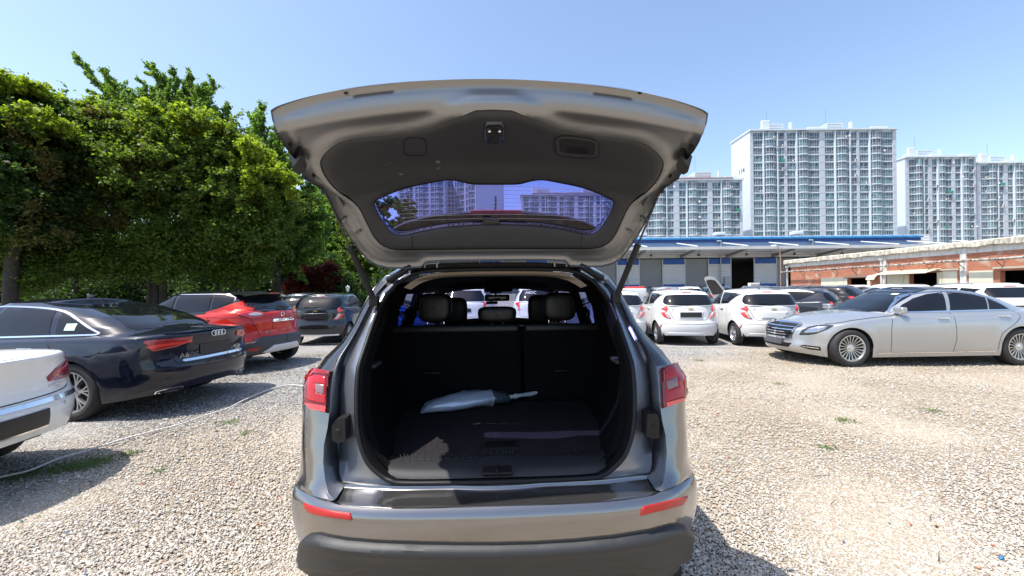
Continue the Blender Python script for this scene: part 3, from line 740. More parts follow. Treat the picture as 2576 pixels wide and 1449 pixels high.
# --- red crossover
def crossover_red():
    sp=dict(name='red_crossover',label='red crossover car with black roof and grey bumper guard',cat='car',loc=(-4.63,8.00,0),rz=1.43,paint=REDP,roofpaint=BLK,L=4.125,W=1.78,Lr=.70,pr=2.4,z0=.2,ya=.68,yb=3.285,Rt=.335,rr=.22,Ra=.39,rw=.34,nr=3.3,nf=3.4,
     low=[(0,.36),(.3,.30),(.7,.24),(3.4,.22),(4.125,.28)],rs=.05,flare=.02,
     top=[(0,1.14),(.3,1.18),(.9,1.13),(1.6,1.07),(2.4,1.04),(3.0,.98),(3.5,.92),(3.9,.84),(4.125,.76)],
     crown=[(0,.01),(.5,.02),(2,.05),(3.2,.08),(3.9,.06),(4.125,.04)],
     rp=[(.25,.16),(.35,.05),(.45,.0),(.60,.0),(.66,.03),(.75,.07),(.95,.05),(1.18,.12)],fp=[(.25,.1),(.5,0),(.8,.1),(.95,.2)],
     wp=[(.25,.95),(.4,.985),(.55,1.0),(.7,.99),(.9,.985),(1.05,.955),(1.2,.91)],
     roof=[(.1,1.44),(.5,1.47),(1.2,1.505),(1.9,1.50),(2.5,1.44),(3.2,1.3)],rcrown=.06,gn=(4.2,3.6),
     gh=[(0,.15,3.10,.80),(.3,.27,2.85,.775),(.6,.38,2.55,.73),(.85,.46,2.3,.68),(1,.50,2.1,.63)],
     wheel=(5,'wide'),tw=.205,inset=.01,mirror=(2.45,1.14),handles=[(1.0,1.0),(1.95,.98)],handlemat=REDP)
    sp['patches']=[('rear_window','B',[(-.50,1.40),(-.60,1.25),(-.48,1.20),(0,1.185),(.48,1.20),(.60,1.25),(.50,1.40)],GLASS,dict(off=.006)),
      ('body_pillar','L',[(.14,1.08),(.22,1.20),(.38,1.35),(.42,1.40),(.52,1.33),(.80,1.22),(1.05,1.15),(1.0,1.06),(.3,1.05)],REDP,dict(off=.006,sp=.04)),
      ('body_pillar','R',[(.14,1.08),(.22,1.20),(.38,1.35),(.42,1.40),(.52,1.33),(.80,1.22),(1.05,1.15),(1.0,1.06),(.3,1.05)],REDP,dict(off=.006,sp=.04)),
      ('rear_quarter_window','S',[(.60,1.335),(.62,1.40),(.72,1.455),(.98,1.47),(.93,1.22),(.80,1.245)],GLASS,dict(off=.009,sp=.03)),
      ('rear_door_window','S',[(1.02,1.465),(1.75,1.465),(1.72,1.13),(1.1,1.17),(.99,1.20)],GLASS,dict(off=.009)),
      ('front_door_window','S',[(1.82,1.465),(2.2,1.42),(2.6,1.26),(2.85,1.10),(1.80,1.125)],GLASS,dict(off=.009)),
      ('windscreen','T',[(-.62,2.95),(-.5,2.25),(.5,2.25),(.62,2.95),(.3,3.05),(-.3,3.05)],GLASS,dict(off=.004)),
      ('tail_light','P',[(.42j,1.11),(.3j,1.14),(.66,1.165),(.42,1.13),(.40,1.09),(.50,1.03),(.66,1.01),(.25j,1.04)],REDL,dict(off=.022,sp=.02,r=.02,edge=.010,s=1,wall=.015)),
      ('lamp_lens','P',[(.68,1.11),(.57,1.125),(.44,1.10),(.50,1.07),(.64,1.07)],CLEARL,dict(off=.026,sp=.015,s=1)),
      ('handle_bar','B',[(-.30,.935),(-.27,.985),(.27,.985),(.30,.935)],CHROME,dict(off=.03,sp=.03,wall=.03)),
      ('plate_recess','B',[(-.29,.92),(-.26,.79),(.26,.79),(.29,.92)],REDP,dict(off=.012,sp=.03,r=.02,edge=.002)),
      ('rear_bumper','P',[(0,.665),(.50,.665),(.62,.62),(.2j,.585),(.3j,.57),(.34j,.42),(.34j,.25),(0,.3)],GREYP,dict(off=.025,sp=.04,r=.05,edge=.004,wall=.02)),
      ('side_cladding','S',[(1.10,.36),(2.86,.36),(2.86,.22),(1.10,.22)],GREYP,dict(off=.012,sp=.05,r=.03,edge=.003,wall=.01)),
      ('bumper_guard','B',[(-.50,.375),(-.32,.49),(.32,.49),(.50,.375),(.44,.35),(-.44,.35)],mat('silver_guard',(.6,.6,.59),.4,.3),dict(off=.045,sp=.03,r=.03,edge=.02,wall=.02)),
      ('reflector','P',[(.70,.47),(.52,.475),(.58,.42),(.68,.42)],REFL,dict(off=.032,sp=.02)),
      ('head_light','Q',[(3.6j,.84),(3.8j,.70),(.45,.66),(.45,.72)],HEADL,dict(off=.01)),
      ('grille','F',[(-.4,.6),(-.3,.34),(.3,.34),(.4,.6)],BLACKP,dict(off=.008))]
    sp['ribbons']=[('tailgate_seam','P',cr([(.66,1.17),(.63,.98),(.55,.80),(.52,.67)],4),.008,SEAM),
      ('door_seam','S',cr([(.96,1.2),(.94,1.05),(1.06,.85),(1.08,.6)],4),.008,SEAM),('door_seam','S',[(1.78,1.11),(1.80,.36)],.008,SEAM),('window_trim','S',[(.58,1.36),(.60,1.42),(.72,1.475),(1.0,1.487),(1.8,1.485),(2.2,1.44),(2.6,1.28)],.012,CHROME,.010)]
    root,bv=make_car(sp)
    # roof spoiler and wiper
    m=MB(); rows=[]
    for y,dz in ((.62,.006),(.45,.008),(.33,-.005),(.34,-.03),(.50,-.05)):
        rows.append([Vector((x,y+.10*(abs(x)/.6)**2,1.515-.05*(abs(x)/.6)**2.5+dz)) for x in np.linspace(-.58,.58,15)])
    m.grid(rows); s_=m.build('roof_spoiler',BLK,root); 
    MB().rbox((-.11,.245,1.49),(.11,.265,1.51),.005).build('brake_light',REDL,root)
    h=hit(bv,'B',(0.1,1.20))[0]; MB().tube([h+Vector((.2,-.03,0)),h+Vector((0,-.04,.02)),h+Vector((-.1,-.02,.03))],.014,6).build('wiper',BLACKP,root)
    h=hit(bv,'B',(0,1.07))[0]; c=h+Vector((0,-.014,0)); m=MB(); m.tube([c+Vector((.042*math.cos(a),0,.042*math.sin(a))) for a in np.linspace(0,2*math.pi,21)],.008,6,False); m.build('round_badge',CHROME,root)
    h=hit(bv,'B',(-.37,.75))[0]; text('model_lettering','QM3',.055,CHROME,root,h+Vector((-.004,-.018,0)),(R(90),0,-.18),sx=1.3)
    h=hit(bv,'T',(0,.95))[0]; MB().tube([h,h+Vector((0,.03,.03)),h+Vector((0.0,-.2,.2))],[.03,.008,.004],6).build('antenna',SEAM,root)
crossover_red()
# --- small hatchbacks
GW='white hatchbacks in the row on the right'
small_hatch('white_hatchback','white hatchback with black number plate holder, rear facing the camera',(4.666,10.174,0),-.117,WHT,GW)
small_hatch('white_hatchback','white hatchback without a plate, half behind the silver saloon bonnet',(6.577,9.783,0),-.154,WHT,GW,plate=PLATEW)
small_hatch('white_hatchback','white hatchback mostly hidden behind the open-tailgate car, right tail light showing',(2.93,10.55,0),-.10,WHT,GW)
small_hatch('dark_hatchback','black hatchback with gold badge parked behind the red crossover',(-5.534,10.945,0),.10,TEAL,plate=PLATE)
# ---------------------------------------------------------------- main vehicle: grey SUV with the tailgate up
SR=thing('grey_suv','grey sport utility vehicle with its tailgate wide open and empty black boot','car',(-.065,1.6,0),.0375)
SM=Matrix.Translation((-.065,1.6,0))@Matrix.Rotation(.0375,4,'Z'); SI=SM.inverted()
GREY=mat('paint_grey',(.225,.220,.220),.17,.88,1.0,.5,noise=.04,nscale=1.5,coatr=.03)
GREY2=mat('paint_grey_inner',(.26,.275,.30),.32,.8,.5,.5,noise=.05,nscale=2)
GATEP=mat('paint_gate_inner',(.27,.275,.285),.38,.78,.15,.5,noise=.04,nscale=2,coatr=.25)
TRIM=mat('tailgate_trim',(.027,.029,.034),.62,0,noise=.1,nscale=3,bump=.15,bscale=500)
INT=mat('interior_black',(.004,.004,.005),.85,0,0,.12,noise=.2,nscale=6)
LEATH=mat('black_leather',(.009,.009,.010),.45,0,bump=.12,bscale=260)
CARPET=mat('carpet',(.024,.022,.025),.98,0,0,.1,noise=.35,nscale=90,bump=.6,bscale=420)
SILLP=mat('sill_plastic',(.014,.015,.018),.6,0,noise=.15,nscale=12,bump=.2,bscale=300)
SEALM=mat('door_seal',(.008,.008,.009),.5,0,0,.3)
BEIGE=mat('headliner_edge',(.42,.36,.30),.9)
def P3(lx,Y,z): return Vector((lx,Y-1.6,z))
def lray(px,py):
    o=SI@CAM; d=(SI.to_3x3()@ray(px,py)).normalized(); return o,d
def UL(px,py,Y):
    "photo point at car depth Y -> local"
    o,d=lray(px,py); k=(Y-1.6-o.y)/d.y; return o+d*k
def UX(px,py,lx):
    o,d=lray(px,py); return o+d*((lx-o.x)/d.x)
def UZ(px,py,z):
    o,d=lray(px,py); return o+d*((z-o.z)/d.z)
def mirrorrows(rows): return [[Vector((-p.x,p.y,p.z)) for p in r] for r in rows]
def spl(pts,n):
    c=cr(pts,4); return c
# outer skin levels: z -> half plan curve
sideX=[(.3,.90),(.6,.92),(1.1,.92),(1.19,.90),(1.3,.83),(1.45,.745),(1.6,.67),(1.66,.60)]
LV=[(.30,[(0,1.60),(.3,1.60),(.5,1.62),(.58,1.68),(.62,1.74),(.64,1.80),(.66,1.86)]),
 (.345,[(0,1.51),(.35,1.515),(.55,1.54),(.64,1.58),(.69,1.63),(.72,1.69),(.74,1.76)]),
 (.38,[(0,1.475),(.35,1.48),(.56,1.505),(.66,1.54),(.72,1.585),(.755,1.64),(.77,1.72)]),
 (.44,[(0,1.447),(.35,1.453),(.56,1.48),(.67,1.52),(.75,1.575),(.79,1.63),(.81,1.71)]),
 (.50,[(0,1.437),(.35,1.443),(.56,1.47),(.67,1.51),(.76,1.57),(.805,1.62),(.828,1.70)]),
 (.57,[(0,1.422),(.35,1.43),(.56,1.458),(.67,1.497),(.765,1.558),(.82,1.61),(.842,1.69)]),
 (.62,[(0,1.402),(.35,1.410),(.56,1.44),(.67,1.482),(.765,1.545),(.825,1.60),(.848,1.68)]),
 (.66,[(0,1.396),(.35,1.403),(.56,1.433),(.67,1.476),(.765,1.54),(.828,1.60),(.852,1.68)]),
 (.70,[(0,1.394),(.35,1.401),(.56,1.431),(.67,1.475),(.765,1.54),(.828,1.60),(.85,1.68)]),
 (.722,[(0,1.398),(.35,1.404),(.56,1.434),(.67,1.478),(.765,1.545),(.826,1.605),(.848,1.685)]),
 (.738,[(0,1.410),(.348,1.415),(.557,1.446),(.66,1.488),(.755,1.551),(.822,1.612),(.845,1.69)]),
 (.744,[(0,1.417),(.348,1.421),(.557,1.453),(.63,1.487),(.745,1.552),(.818,1.615),(.843,1.69)])]
UP=[(.7445,[(.63,1.487),(.665,1.503),(.71,1.529),(.76,1.564),(.817,1.615),(.843,1.69)]),
 (.752,[(.61,1.482),(.66,1.497),(.72,1.53),(.77,1.57),(.815,1.622),(.84,1.69)]),
 (.765,[(.645,1.512),(.69,1.525),(.74,1.55),(.785,1.59),(.815,1.63),(.838,1.69)]),
 (.80,[(.668,1.54),(.715,1.552),(.755,1.575),(.79,1.61),(.815,1.65),(.835,1.71)]),
 (.86,[(.685,1.562),(.735,1.575),(.775,1.60),(.805,1.635),(.822,1.67),(.836,1.72)]),
 (.92,[(.69,1.582),(.745,1.595),(.785,1.62),(.812,1.655),(.828,1.69),(.84,1.74)]),
 (.98,[(.683,1.600),(.74,1.612),(.785,1.635),(.82,1.675),(.838,1.715),(.850,1.76)]),
 (1.05,[(.68,1.615),(.74,1.627),(.788,1.65),(.825,1.69),(.842,1.73),(.852,1.77)]),
 (1.12,[(.685,1.637),(.735,1.648),(.78,1.67),(.815,1.705),(.832,1.74),(.843,1.78)]),
 (1.19,[(.69,1.672),(.715,1.682),(.75,1.70),(.78,1.735),(.798,1.77),(.808,1.81)])]
TOPL=[(1.19,[(.69,1.672),(.715,1.682),(.75,1.70),(.78,1.735),(.798,1.77),(.808,1.81)]),
 (1.23,[(.69,1.712),(.71,1.72),(.735,1.74),(.76,1.77),(.778,1.805),(.789,1.845)]),
 (1.29,[(.672,1.79),(.685,1.797),(.70,1.812),(.716,1.84),(.73,1.87),(.742,1.91)]),
 (1.36,[(.655,1.872),(.665,1.878),(.678,1.89),(.69,1.91),(.70,1.94),(.711,1.98)]),
 (1.446,[(.635,1.95),(.645,1.955),(.656,1.965),(.668,1.985),(.678,2.01),(.688,2.04)]),
 (1.52,[(.61,2.02),(.62,2.024),(.635,2.035),(.647,2.05),(.658,2.07),(.668,2.09)]),
 (1.60,[(.555,2.09),(.57,2.092),(.59,2.10),(.603,2.115),(.612,2.135),(.62,2.17)]),
 (1.65,[(.40,2.125),(.44,2.13),(.49,2.14),(.52,2.16),(.54,2.19),(.56,2.23)])]
def skinrows(LL):
    rows=[]
    for z,c in LL:
        sx=interp(sideX,z)[0]; e=c[-1]
        full=list(c)+[(min(sx,e[0]+.035),e[1]+.18),(sx,max(2.35,e[1]+.4)),(sx,3.2)]
        rows.append([P3(a,b,z) for a,b in cr(full,5)])
    return rows
def skin(name,LL,mt):
    rows=skinrows(LL); m=MB(); m.grid(rows); 
    if name=='rear_bumper': m.grid(mirrorrows(rows),True); o=m.build(name,mt,SR,60); return o,m
    o=m.build(name,mt,SR,60); m2=MB().grid(mirrorrows(rows),True); m2.build(name,mt,SR,60); m.add(m2.v,m2.f); return o,m
bump,bm_=skin('rear_bumper',LV,GREY); quart,qm_=skin('quarter_panel',UP,GREY); pil,pm_=skin('pillar_trim',TOPL,mat('gloss_black_trim',(.016,.017,.02),.18,0,.8,noise=.1,nscale=4))
av=bm_.v+qm_.v+pm_.v; af=[tuple(f) for f in bm_.f]+[tuple(i+len(bm_.v) for i in f) for f in qm_.f]+[tuple(i+len(bm_.v)+len(qm_.v) for i in f) for f in pm_.f]
SB=SBVH([tuple(v) for v in av],af)
def pxs(p):
    o,d=lray(*p); h=SB.ray_cast(o,d)
    if h[0] is None: return None
    n=h[1]; n=-n if n.dot(d)>0 else n
    return h[0],n.normalized()
def ppatch(name,poly,mt,sp=6,parent=None,**k): return patch(name,poly,pxs,sp,mt,parent or SR,**k)
# flange: skin edge -> gutter -> body flange -> opening edge
E_=[(z,c[0]) for z,c in UP]+[(z,c[0]) for z,c in TOPL[1:]]
C0=[(.752,.38,1.568),(.77,.41,1.562),(.79,.455,1.570),(.84,.515,1.580),(.91,.553,1.598),(.98,.572,1.618),(1.05,.582,1.640),(1.12,.589,1.665),(1.20,.594,1.703),(1.29,.588,1.785),(1.36,.583,1.850),(1.446,.577,1.95),(1.52,.545,2.01),(1.59,.485,2.062),(1.627,.39,2.09),(1.636,.20,2.10),(1.638,0,2.105)]
C1=[(.752,.62,1.60),(.77,.64,1.605),(.79,.652,1.62),(.84,.664,1.65),(.91,.672,1.675),(1.05,.678,1.70),(1.12,.680,1.715),(1.20,.672,1.745),(1.29,.652,1.825),(1.36,.638,1.895),(1.446,.617,1.965),(1.52,.592,2.02),(1.60,.535,2.085),(1.65,.38,2.12)]
rows=[]
for z in (.752,.77,.79,.815,.84,.87,.91,.945,.98,1.015,1.05,1.085,1.12,1.16,1.20,1.245,1.29,1.325,1.36,1.40,1.446,1.48,1.52,1.56,1.59,1.615):
    ex,ey=interp([(a,b[0],b[1]) for a,b in E_],z); gx,gy=interp(C1,z); ox,oy=interp(C0,z)
    dp=.055 if z<1.25 else .02
    row=[P3(ex,ey,z),P3(ex-.003,ey+.012,z),P3(ex+.008,gy+.06,z),P3((ex+gx)/2+.004,gy+.07,z),P3(gx+.004,gy+.05,z),P3(gx-.006,gy,z),P3((gx+ox)/2,(gy+oy)/2-.004,z),P3(ox+.012,oy+.002,z),P3(ox,oy+.012,z)]
    rows.append(row)
fl=[MB().grid(rows,True),MB().grid(mirrorrows(rows))]
# ledge behind the bumper lip, and the painted sill strip
cols=[]
lip=[(0,1.417),(.348,1.421),(.557,1.453),(.63,1.487)]
for lx in np.linspace(-.63,.63,43):
    a=abs(lx); ly=interp(lip,a)[0]; back=1.530+.155*a*a+.012*math.exp(-((a-.2)/.12)**2)
    bk=min(back,1.60); zz=.744
    cols.append([P3(lx,ly,zz),P3(lx,ly+.012,zz-.003),P3(lx,ly+.03,zz-.004),P3(lx,(ly+bk)/2+.02,zz-.001),P3(lx,bk-.012,zz+.002),P3(lx,bk-.003,zz+.006),P3(lx,bk,zz+.016),P3(lx,bk+.018,zz+.022),P3(lx,bk+.03,zz+.024)])
led=MB(); led.grid(cols); led.build('bumper_ledge',GREY,bump,50)
[q.build('tailgate_opening',GREY2,SR,50) for q in fl]
# weather seal + inner trim
ring=[P3(a,b,z) for z,a,b in C0[2:]]; ring=[P3(.38,1.556,.770),P3(.2,1.551,.768),P3(0,1.549,.767)][::-1]+[P3(.42,1.56,.778)]+ring
ring=[Vector(p) for p in cr([tuple(p) for p in ring],3)]
full=[Vector((-p.x,p.y,p.z)) for p in ring[::-1]]+ring[1:]
m=MB(); m.tube(full+[full[0]],.0100,8,False); 
o=m.build('weather_seal',SEALM,SR,60)
def inset(p,d,dy):
    c=Vector((0,p.y,1.18)); v=(c-p); v.y=0; v.normalize(); k=interp([(.77,.25),(.86,1),(1.4,1),(1.5,.5),(1.56,.15)],p.z)[0]; return p+v*d*k+Vector((0,dy*(k if p.z>1.4 else 1),0))
m=MB(); m.grid([[inset(p,a,b) for p in full] for a,b in ((-.004,.004),(.006,.0),(.014,.004),(.020,.018),(.024,.05),(.028,.10))],True); m.build('opening_trim',INT,SR,60)
# bright headliner edge
tp=[(1253,682.5),(1150,684.5),(1095,688),(1064,695),(1040,706),(1016,723)]; bt=[(1253,694.5),(1150,696.5),(1105,700),(1076,706),(1055,715),(1033,729)]
tp=cr(tp,4);bt=cr(bt,4)
a=[UL(x,y,2.135) for x,y in tp]; b=[UL(x,y,2.19) for x,y in bt]
a=a[::-1]+[Vector((-p.x,p.y,p.z)) for p in a[1:]]; b=b[::-1]+[Vector((-p.x,p.y,p.z)) for p in b[1:]]
MB().grid([a,b]).build('headliner_edge',BEIGE,SR)
rg_=[p for p in ring if p.z>1.46]; tp_=[Vector((-p.x,p.y,p.z)) for p in rg_]+rg_[::-1][1:]
MB().grid([[p+Vector((0,.0,.008)) for p in tp_],[p*1.0+Vector((p.x*.05,.10,.026)) for p in tp_],[Vector((p.x*1.08,p.y+.30,min(p.z+.03,1.655))) for p in tp_]]).build('sun_leak_strip',GREY,SR,60)  # strip added to stop sun leaking in between roof and seal
# roof, bonnet and side shell so that the car is whole
rows=[]
for Y,z,hw in ((2.12,1.655,.40),(2.2,1.668,.52),(2.5,1.685,.62),(3.2,1.70,.64),(3.9,1.685,.62),(4.35,1.60,.60)):
    rows.append([P3(hw*k,Y,z-.03*abs(k)**2.5) for k in np.linspace(-1,1,17)])
m=MB(); m.grid(rows,True); m.build('roof',GREY,SR)
m=MB()
for sg in (-1,1):
    rows=[]
    for Y in np.linspace(3.2,6.15,16):
        q=max(0,(Y-5.2)/.95); hw=.92-.16*q*q; zt=1.10 if Y<5.0 else 1.10-.25*((Y-5.0)/1.15)**1.5
        rows.append([P3(sg*hw*.985,Y,.25),P3(sg*hw,Y,.6),P3(sg*hw,Y,zt-.12),P3(sg*(hw-.05),Y,zt)])
    m.grid(rows,sg>0)
rows=[]
for Y in np.linspace(5.0,6.2,10):
    q=max(0,(Y-5.2)/.95); hw=.87-.16*q*q; zt=1.10-.25*((Y-5.0)/1.15)**1.5
    rows.append([P3(hw*k,Y,zt+.07*(1-abs(k)**2.2)) for k in np.linspace(-1,1,13)])
m.grid(rows,True); m.grid([rows[-1],[P3(p.x,p.y+1.6+.05,.3) for p in rows[-1]]],True)
m.build('front_body',GREY,SR)
for x in (-.80,.80):
    add_wheel(SR,x,.9,.355,.235,.225,(5,'wide')); add_wheel(SR,x,3.60,.355,.235,.225,(5,'wide'))
MB().box((-.78,.05,.24),(.78,4.2,.40)).build('underbody',mat('underbody',(.01,.01,.01),.9),SR,0)
# ---- interior shell
def ring2(Y,w=1.0,zt=1.62): return [(0,.775),(.3,.775),(.50,.776),(.56*w,.79),(.62*w,.88),(.67*w,1.05),(.71*w,1.25)]
m=MB(); rows=[]
left=[p for p in full if p.x<=0 and p.z<1.5]
def wallrow(f):
    # f 0 at opening, 1 at seat backs
    out=[]
    for z in (.782,.80,.86,.95,1.05,1.15,1.25,1.35,1.45,1.52):
        ox,oy=interp(C0[2:],max(z,.79)); tx=interp([(.78,.56),(.80,.58),(.95,.66),(1.25,.72),(1.45,.69),(1.52,.64)],z)[0]
        x=ox-.022+(tx-(ox-.022))*min(1,f*2.2); out.append(P3(-x,oy+.035+(2.85-oy-.035)*f,z))
    return out
rows=[wallrow(f) for f in np.linspace(0,1,8)]
m.grid(rows); m.build('boot_side_lining',INT,SR,50); MB().grid([[Vector((-p.x,p.y,p.z)) for p in r] for r in rows],True).build('boot_side_lining',INT,SR,50)
m=MB() # roof lining and pillars
rows=[[P3(x,Y,zz-.05*(abs(x)/.6)**3) for x in np.linspace(-.62,.62,11)] for Y,zz in ((2.14,1.60),(2.6,1.62),(3.3,1.63),(4.0,1.60),(4.35,1.535))]
m.grid(rows); 
for sg in (-1,1):
    rows=[[P3(sg*.60,Y,1.575),P3(sg*.665,Y,1.50)] for Y in (2.2,2.85,3.3,3.9,4.4)]; m.grid(rows)
    m.grid([[P3(sg*.62,2.10,1.56),P3(sg*.69,2.10,1.42)],[P3(sg*.64,2.9,1.56),P3(sg*.69,2.9,1.42)]])
    # pillars
    def pillar(ya0,ya1,yb0,yb1,z0=1.08,z1=1.54):
        m.grid([[P3(sg*.735,ya0,z0),P3(sg*.735,ya1,z0)],[P3(sg*.65,yb0,z1),P3(sg*.65,yb1,z1)]])
        m.grid([[P3(sg*.735,ya0,z0),P3(sg*.80,ya0,z0)],[P3(sg*.65,yb0,z1),P3(sg*.71,yb0,z1)]])
    pillar(2.60,2.80,2.55,2.70); pillar(3.02,3.22,3.32,3.55); pillar(5.0,5.08,4.33,4.45)
    m.grid([[P3(sg*.735,Y,.5),P3(sg*.735,Y,1.12)] for Y in (2.6,3.4,5.1)])
m.build('cabin_lining',INT,SR,50)
MB().grid([[P3(x,Y,.5) for x in (-.75,.75)] for Y in (2.6,5.0)]).build('cabin_floor',INT,SR)
m=MB(); m.rbox((-.74,2.55,.6),(.74,3.5,1.03),.05); m.rbox((-.74,2.75,.9),(.74,3.5,1.07),.04); m.build('dashboard',INT,SR)
m=MB(); c=P3(-.37,4.0,1.03); m.tube([c+Vector((.18*math.cos(a),.07*math.sin(a),.17*math.sin(a))) for a in np.linspace(0,2*math.pi,33)],.014,8,False); m.build('steering_wheel',INT,SR)
WSG=tglass('windscreen_glass',(.62,.64,.86)); GG=tglass('tailgate_glass',(.34,.34,.74)); SG=tglass('side_glass',(.10,.13,.38))
MB().grid([[P3(x,5.05-.12*abs(x)**2,1.08) for x in np.linspace(-.72,.72,9)],[P3(x*.86,4.33-.05*abs(x)**2,1.55) for x in np.linspace(-.72,.72,9)]]).build('windscreen',WSG,SR)
for sg in (-1,1): MB().grid([[P3(sg*.75,Y,1.08) for Y in (2.75,3.5,5.0)],[P3(sg*.67,Y,1.54) for Y in (2.65,3.4,4.4)]]).build('side_window',SG,SR)
# visors, console, mirror, dash camera
for a,b,c,d,Y,nm in ((1114,708,1216,729,4.15,'sun_visor'),(1287,706,1389,727,4.15,'sun_visor')):
    p=UL(a,d,Y);q=UL(c,b,Y); MB().rbox((p.x,Y-1.6-.02,p.z),(q.x,Y-1.6+.02,q.z),.012).build(nm,mat('visor',(.035,.034,.038),.8),SR)
p=UL(1218,735,3.9);q=UL(1288,697,3.9); MB().rbox((p.x,2.2,p.z),(q.x,2.45,q.z+.03),.02).build('overhead_console',INT,SR)
p=UL(1219,758,3.8);q=UL(1282,741,3.8); mm=MB().rbox((p.x,2.19,p.z),(q.x,2.22,q.z),.012).build('rear_view_mirror',mat('mirror_shell',(.01,.01,.012),.15,0,.6),SR)
p=UL(1223,765,3.85);q=UL(1252,758,3.85); MB().rbox((p.x,2.22,p.z),(q.x,2.27,q.z),.006).build('dash_camera',INT,SR)
m=MB(); m.tube([UL(1247,741,3.85),UL(1247,730,3.95)],.01,6); m.build('mirror_arm',INT,mm)
# seats
def seatback(x0,x1):
    m=MB(); m.rbox((x0,-.05,-.26),(x1,.05,.26),.035,Matrix.Translation((0,1.08,1.025))@Matrix.Rotation(R(-12),4,'X'),3)
    s=m.build('rear_seat_back',INT,SR)
    mm=MB(); mm.rbox((x0+.012,-.06,.205),(x1-.012,.045,.262),.022,Matrix.Translation((0,1.08,1.025))@Matrix.Rotation(R(-12),4,'X'),3); mm.build('top_pad',LEATH,s)
    return s
s1=seatback(-.735,.165); s2=seatback(.178,.728)
for xc in (-.42,.42): MB().rbox((xc-.05,.93,.99),(xc+.05,.955,1.0),.004).build('child_seat_anchor',BLACKP,s1 if xc<0 else s2)
def headrest(px0,py0,px1,py1,Y,depth=.10,posts=()):
    p=UL(px0,py1,Y);q=UL(px1,py0,Y); c=(p+q)/2; hw=(q.x-p.x)/2; hh=(q.z-p.z)/2
    m=MB(); rows=[]
    for k,(f,s) in enumerate(((-1.12,.05),(-1.11,.3),(-1.06,.55),(-1,.74),(-.85,.88),(-.4,.98),(0,1.0),(.5,.98),(.9,.86),(1,.70))):
        row=[]
        for a in np.linspace(0,2*math.pi,29):
            ca,sa=math.cos(a),math.sin(a); e=.52
            row.append(Vector((c.x+hw*s*abs(ca)**e*(1 if ca>0 else -1)*(1-.10*max(0,-sa)),Y-1.6+f*depth/2,c.z+hh*s*abs(sa)**e*(1 if sa>0 else -1))))
        rows.append(row)
    m.grid(rows); 
    for r in (rows[0],rows[-1]): m.grid([r,[Vector((c.x,r[0].y+(-.01 if r is rows[0] else .01),c.z)) for _ in r]])
    o=m.build('headrest',LEATH,SR,60)
    # stitched seam on the back
    st=MB(); st.tube([Vector((c.x+hw*.80*abs(math.cos(a))**.5*(1 if math.cos(a)>0 else -1),Y-1.6-depth/2-.003,c.z-hh*.05+hh*.80*abs(math.sin(a))**.5*(1 if math.sin(a)>0 else -1))) for a in np.linspace(-.3,math.pi+.3,25)],.0018,5); st.build('stitching',mat('stitch',(.06,.06,.06),.6),o)
    for pp in posts: 
        b=UL(pp,py1,Y); MB().tube([Vector((b.x,Y-1.6,p.z+.02)),Vector((b.x,Y-1.6,p.z-.06))],.006,8).build('headrest_post',CHROME,o)
headrest(1051,737,1137,812,2.74,.11,(1075,1116)); headrest(1364,735,1448,808,2.74,.11,(1381,1422)); headrest(1202,770,1299,811,2.76,.10,(1237,1265))
headrest(1108,748,1176,822,3.55,.10); headrest(1328,741,1392,820,3.55,.10)
m=MB(); m.rbox((-.62,1.85,.55),(-.12,1.97,1.20),.05,seg=3); m.build('front_seat',LEATH,SR); m=MB(); m.rbox((.12,1.85,.55),(.62,1.97,1.20),.05,seg=3); m.build('front_seat',LEATH,SR)
for sg in (-1,1): # seat belt guides
    p=UL(1252-sg*218,790,2.78); m=MB(); m.tube([p+Vector((.035*math.cos(a),0,.04*math.sin(a))) for a in np.linspace(0,2*math.pi,17)],.008,6,False); m.build('belt_guide',INT,SR)
# cargo floor, sill plate
m=MB(); rows=[]
for Y in np.linspace(1.70,2.80,23):
    hw=interp([(1.70,.42),(1.76,.50),(1.85,.545),(2.8,.60)],Y)[0]
    rows.append([P3(hw*k,Y,.782+.0015*math.sin(k*9+Y*7)) for k in np.linspace(-1,1,31)])
m.grid(rows,True); m.build('cargo_floor',CARPET,SR,0)
rows=[]
for f,z in ((0,.778),(.06,.795),(.2,.803),(.5,.803),(.8,.797),(.97,.790),(1,.784)):
    r=[]
    for lx in np.linspace(-.49,.49,45):
        a=abs(lx); y0=1.566+.05*(a/.49)**6; y1=1.775-.02*(a/.49)**2+.03*(a/.49)**8
        zz=z-.010*math.exp(-(lx/.11)**4)*(1-f)*(f>.03) 
        r.append(P3(lx,y0+(y1-y0)*f,zz))
    rows.append(r)
sp_=MB().grid(rows,True).build('sill_plate',SILLP,SR,50)
m=MB()
for k in range(-13,14):
    x=k*.0305
    if abs(k)<3: 
        m.rbox((x-.008,.128,.801),(x-.003,.165,.806),.001,seg=1); m.rbox((x+.003,.128,.801),(x+.008,.165,.806),.001,seg=1); continue
    sk=.35*x; d=.045+.02*min(1,abs(k)/8)
    pts=[Vector((x-.009+sk*.2,.150,.8040)),Vector((x-.009,.150-d,.8040)),Vector((x+.009,.150-d,.8040)),Vector((x+.009+sk*.2,.150,.8040))]
    m.tube(pts,.0020,5)
m.build('grip_ribs',SILLP,sp_)
p=UZ(1251,1190,.80); m=MB(); m.tube([p+Vector((0,.0,-.01)),p+Vector((0,-.004,.016)),p+Vector((0,.03,.02)),p+Vector((0,.034,-.01))],.004,8); m.rbox((p.x-.06,-.035,.786),(p.x+.06,.03,.798),.006); m.build('latch_striker',BLACKP,sp_)
